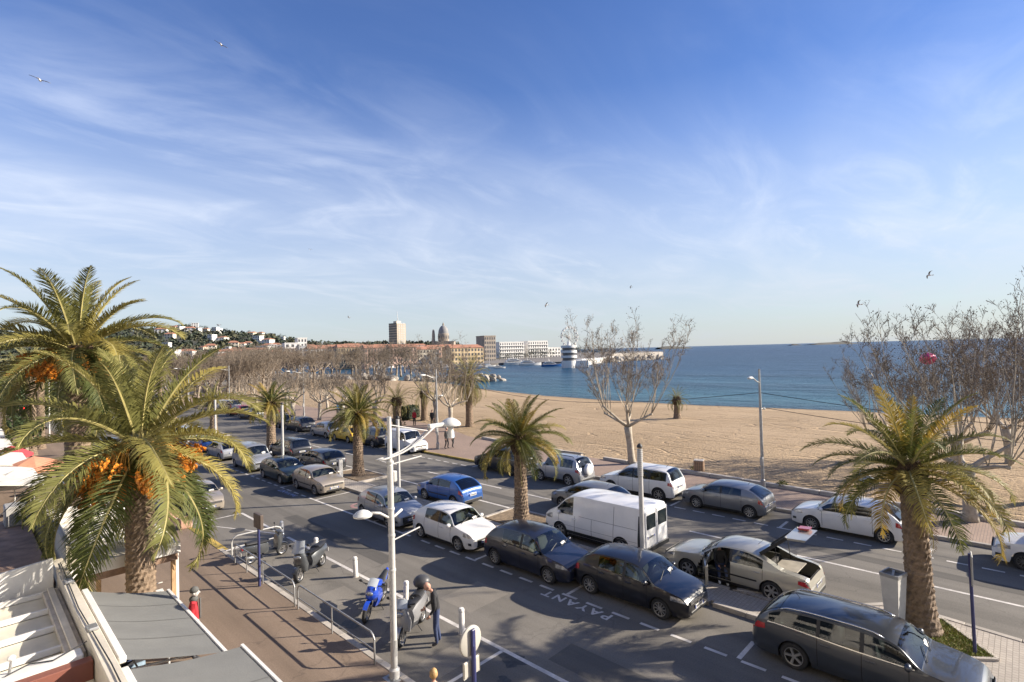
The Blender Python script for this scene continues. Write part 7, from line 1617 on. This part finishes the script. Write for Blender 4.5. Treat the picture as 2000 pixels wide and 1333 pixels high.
def sailboat(px, py, L_, label, rz):
    p = gp(px, py, -.6); r = empty('sailing_boat', (p.x, p.y, -.6), RZ_CAM+rz, label, 'boat', 'sailing boats moored in the harbour'); W_ = L_*.3; h = L_*.1
    MB().loft(hullsec(L_, W_, h), False).build('hull', M_FWHITE, r, True, 50); MB().bbox(-.25*L_, .15*L_, -W_*.25, W_*.25, h*.9, h*1.5, .1).build('cabin', M_FWHITE, r); MB().cyl((.05*L_, 0, h), (.05*L_, 0, L_*1.35), .07, .05, 5).build('mast', M_WTRIM, r); MB().cyl((.05*L_, 0, h*2), (-.4*L_, 0, h*1.9), .12, .12, 5).build('boom', M_SIGNBLUE, r)
for i, px in enumerate((612, 640, 668, 700, 716, 738, 760, 785, 806, 830, 852, 872, 938, 955)): sailboat(px, 716+(i*7) % 9, 8+(i*5) % 5, 'moored sailing boat, %s from the left among the masts' % ORD[i], .2*(i % 5)-.3)
# islands on the horizon
def island(name, label, pts, D, thick):
    b = MB(); r0, r1 = [], []
    top = [at(x, y, D) for x, y in pts]; rowsi = []
    for q in top:
        d = Vector((FWD.x, FWD.y, 0))*thick; h = max(.3, q.z); rowsi.append([(q.x-d.x*.5, q.y-d.y*.5, -.8), (q.x-d.x*.25, q.y-d.y*.25, h*.6-.3), (q.x, q.y, h), (q.x+d.x*.5, q.y+d.y*.5, -.8)])
    return tag(b.loft(rowsi, closed=False).build(name, mat('island_rock', (.10, .095, .075), .95, var=.4, vscale=.02), None), label, 'island')
island('rocky_island', 'long low dark island right of the breakwater end', [(1285, 679), (1296, 677.0), (1310, 676.2), (1322, 677.0), (1345, 678.5)], 2200, 120)
island('rocky_island', 'dark wedge-shaped rocky island on the right horizon', [(1583, 673), (1600, 670), (1622, 669), (1640, 667.5), (1649, 665.5), (1651, 672.0)], 2600, 150)
island('rocky_islet', 'tiny rocks left of the wedge-shaped island', [(1543, 674), (1548, 672.2), (1556, 672.3), (1562, 673.8)], 2600, 60); island('rocky_islet', 'tiny rocks right of the wedge-shaped island', [(1655, 671.8), (1662, 670.0), (1670, 670.2), (1674, 671.2)], 2600, 60)
# gulls
M_GULLW = mat('gull_white', (.62, .61, .60), .7); M_GULLG = mat('gull_grey', (.20, .20, .21), .7)
def gull(px, py, D, rz, bank, up, label):
    p = at(px, py, D); r = empty('gull', p, rz, label, 'bird', 'gulls in the sky'); r.rotation_euler = (bank, 0, rz)
    MB().lathe([(.01, -.26), (.05, -.18), (.085, -.02), (.08, .10), (.045, .19), (.03, .24), (.005, .27)], 8, axis='x').build('body', M_GULLW, r, True)
    MB().hexa([(-.24, -.03, -.01), (-.42, -.08, -.01), (-.42, .08, -.01), (-.24, .03, -.01), (-.24, -.03, .01), (-.42, -.08, 0), (-.42, .08, 0), (-.24, .03, .01)]).build('tail', M_GULLW, r)
    for sd in (1, -1):
        b = MB(); sec = [(0, .03, .11, -.07), (.22, up*.16, .13, -.04), (.42, up*.20, .10, -.06), (.66, up*.10, -.02, -.12)]
        rows_ = [[(a, sd*y, z), (b_, sd*y, z-.01), ((a+b_)/2, sd*y, z+.018)] for y, z, a, b_ in sec]; b.loft(rows_, True, True, True); b.build('wing', M_GULLG, r, True)
for i, (px, py, D, rz, bk, up) in enumerate(((78, 157, 40, 1.2, .3, .5), (432, 88, 50, 1.0, .5, .3), (606, 488, 160, .6, .2, 1), (427, 636, 85, 2.3, 0, 1), (681, 620, 120, 2.4, .4, .2), (1067, 596, 80, 2.6, .5, .3), (1232, 561, 110, 2.3, .4, .3), (1232, 602, 170, 2.4, .2, .8), (1677, 595, 60, 2.0, .6, .9), (1815, 538, 60, 2.1, .6, .9))):
    gull(px, py, D, rz, bk, up, ('gull gliding highest at the far left', 'gull gliding near the top left', 'tiny gull high above the harbour town', 'gull flapping just above the hillside', 'tiny gull left of the tower block', 'gull gliding above the harbour', 'upper of two tiny gulls above the centre tree', 'lower of two tiny gulls above the centre tree', 'gull flapping left of the right-hand trees', 'gull flapping highest above the right-hand trees')[i])
# pink balloon caught in the right-hand trees
r = empty('balloon', at(1812, 701, 26.5), 0, 'crumpled pink and red foil balloon caught in the right-hand bare trees', 'balloon')
MB().ell((0, 0, 0), (.36, .30, .30), 12, 9, fn=lambda q: (q[0]*(1+.25*sin(5*q[2])), q[1]*(1+.2*sin(4*q[0]+1)), q[2])).build('foil', mat('pink_foil', (.62, .06, .16), .3, .2, var=.3, vscale=6), r, True); MB().ell((.75, .1, .02), (.22, .2, .18), 10, 7).build('second_foil', mat('red_foil', (.55, .10, .08), .35, .2), r, True); MB().cyl((0, 0, -.3), (.1, 0, -1.4), .006).build('string', M_WTRIM, r)

# bare park trees between the beach and the harbour front
rr = random.Random(91); wood2 = []
for i in range(66):
    px = 436+(i % 22)*17.5+rr.uniform(-7, 7); D = (158, 190, 228)[i // 22]+rr.uniform(-10, 12)
    if px > 640 and i < 22: continue
    wood2.append((i // 22, px, D))
for row in range(3):
    for k, (_, px, D) in enumerate(sorted(w for w in wood2 if w[0] == row)):
        p = at(px, 690, D); plane_tree(p.x, p.y, 2 if rr.random() < .75 else 3, rr.uniform(1.35, 1.75)*(1.0 if row else .95), rr.uniform(0, 6), 'bare brown park tree below the harbour front, %s row, %s from the left' % (('near', 'middle', 'far')[row], ORD[k]), 'bare park trees below the harbour front', -.1, 'bare_tree')

# thin broken surf line along the shore
q = random.Random(12); sf = MB(); yy = -40.0
while yy < 128:
    ln = q.uniform(2.5, 8); x0_ = [interp(SHORE, yy+ln*k/6)+1.6+.5*sin(yy*.7+k) for k in range(7)]; w_ = q.uniform(.12, .5)
    sf.loft([[(x0_[k]-w_*sin(pi*(k+.4)/6.8), yy+ln*k/6, -.585), (x0_[k]+w_*sin(pi*(k+.4)/6.8), yy+ln*k/6, -.585)] for k in range(7)], False); yy += ln*q.uniform(.8, 1.4)
tag(sf.build('surf', mat('sea_foam', (.62, .64, .63), .8, var=.2, vscale=3)), 'thin broken line of white surf along the beach', 'surf', None, 'stuff')
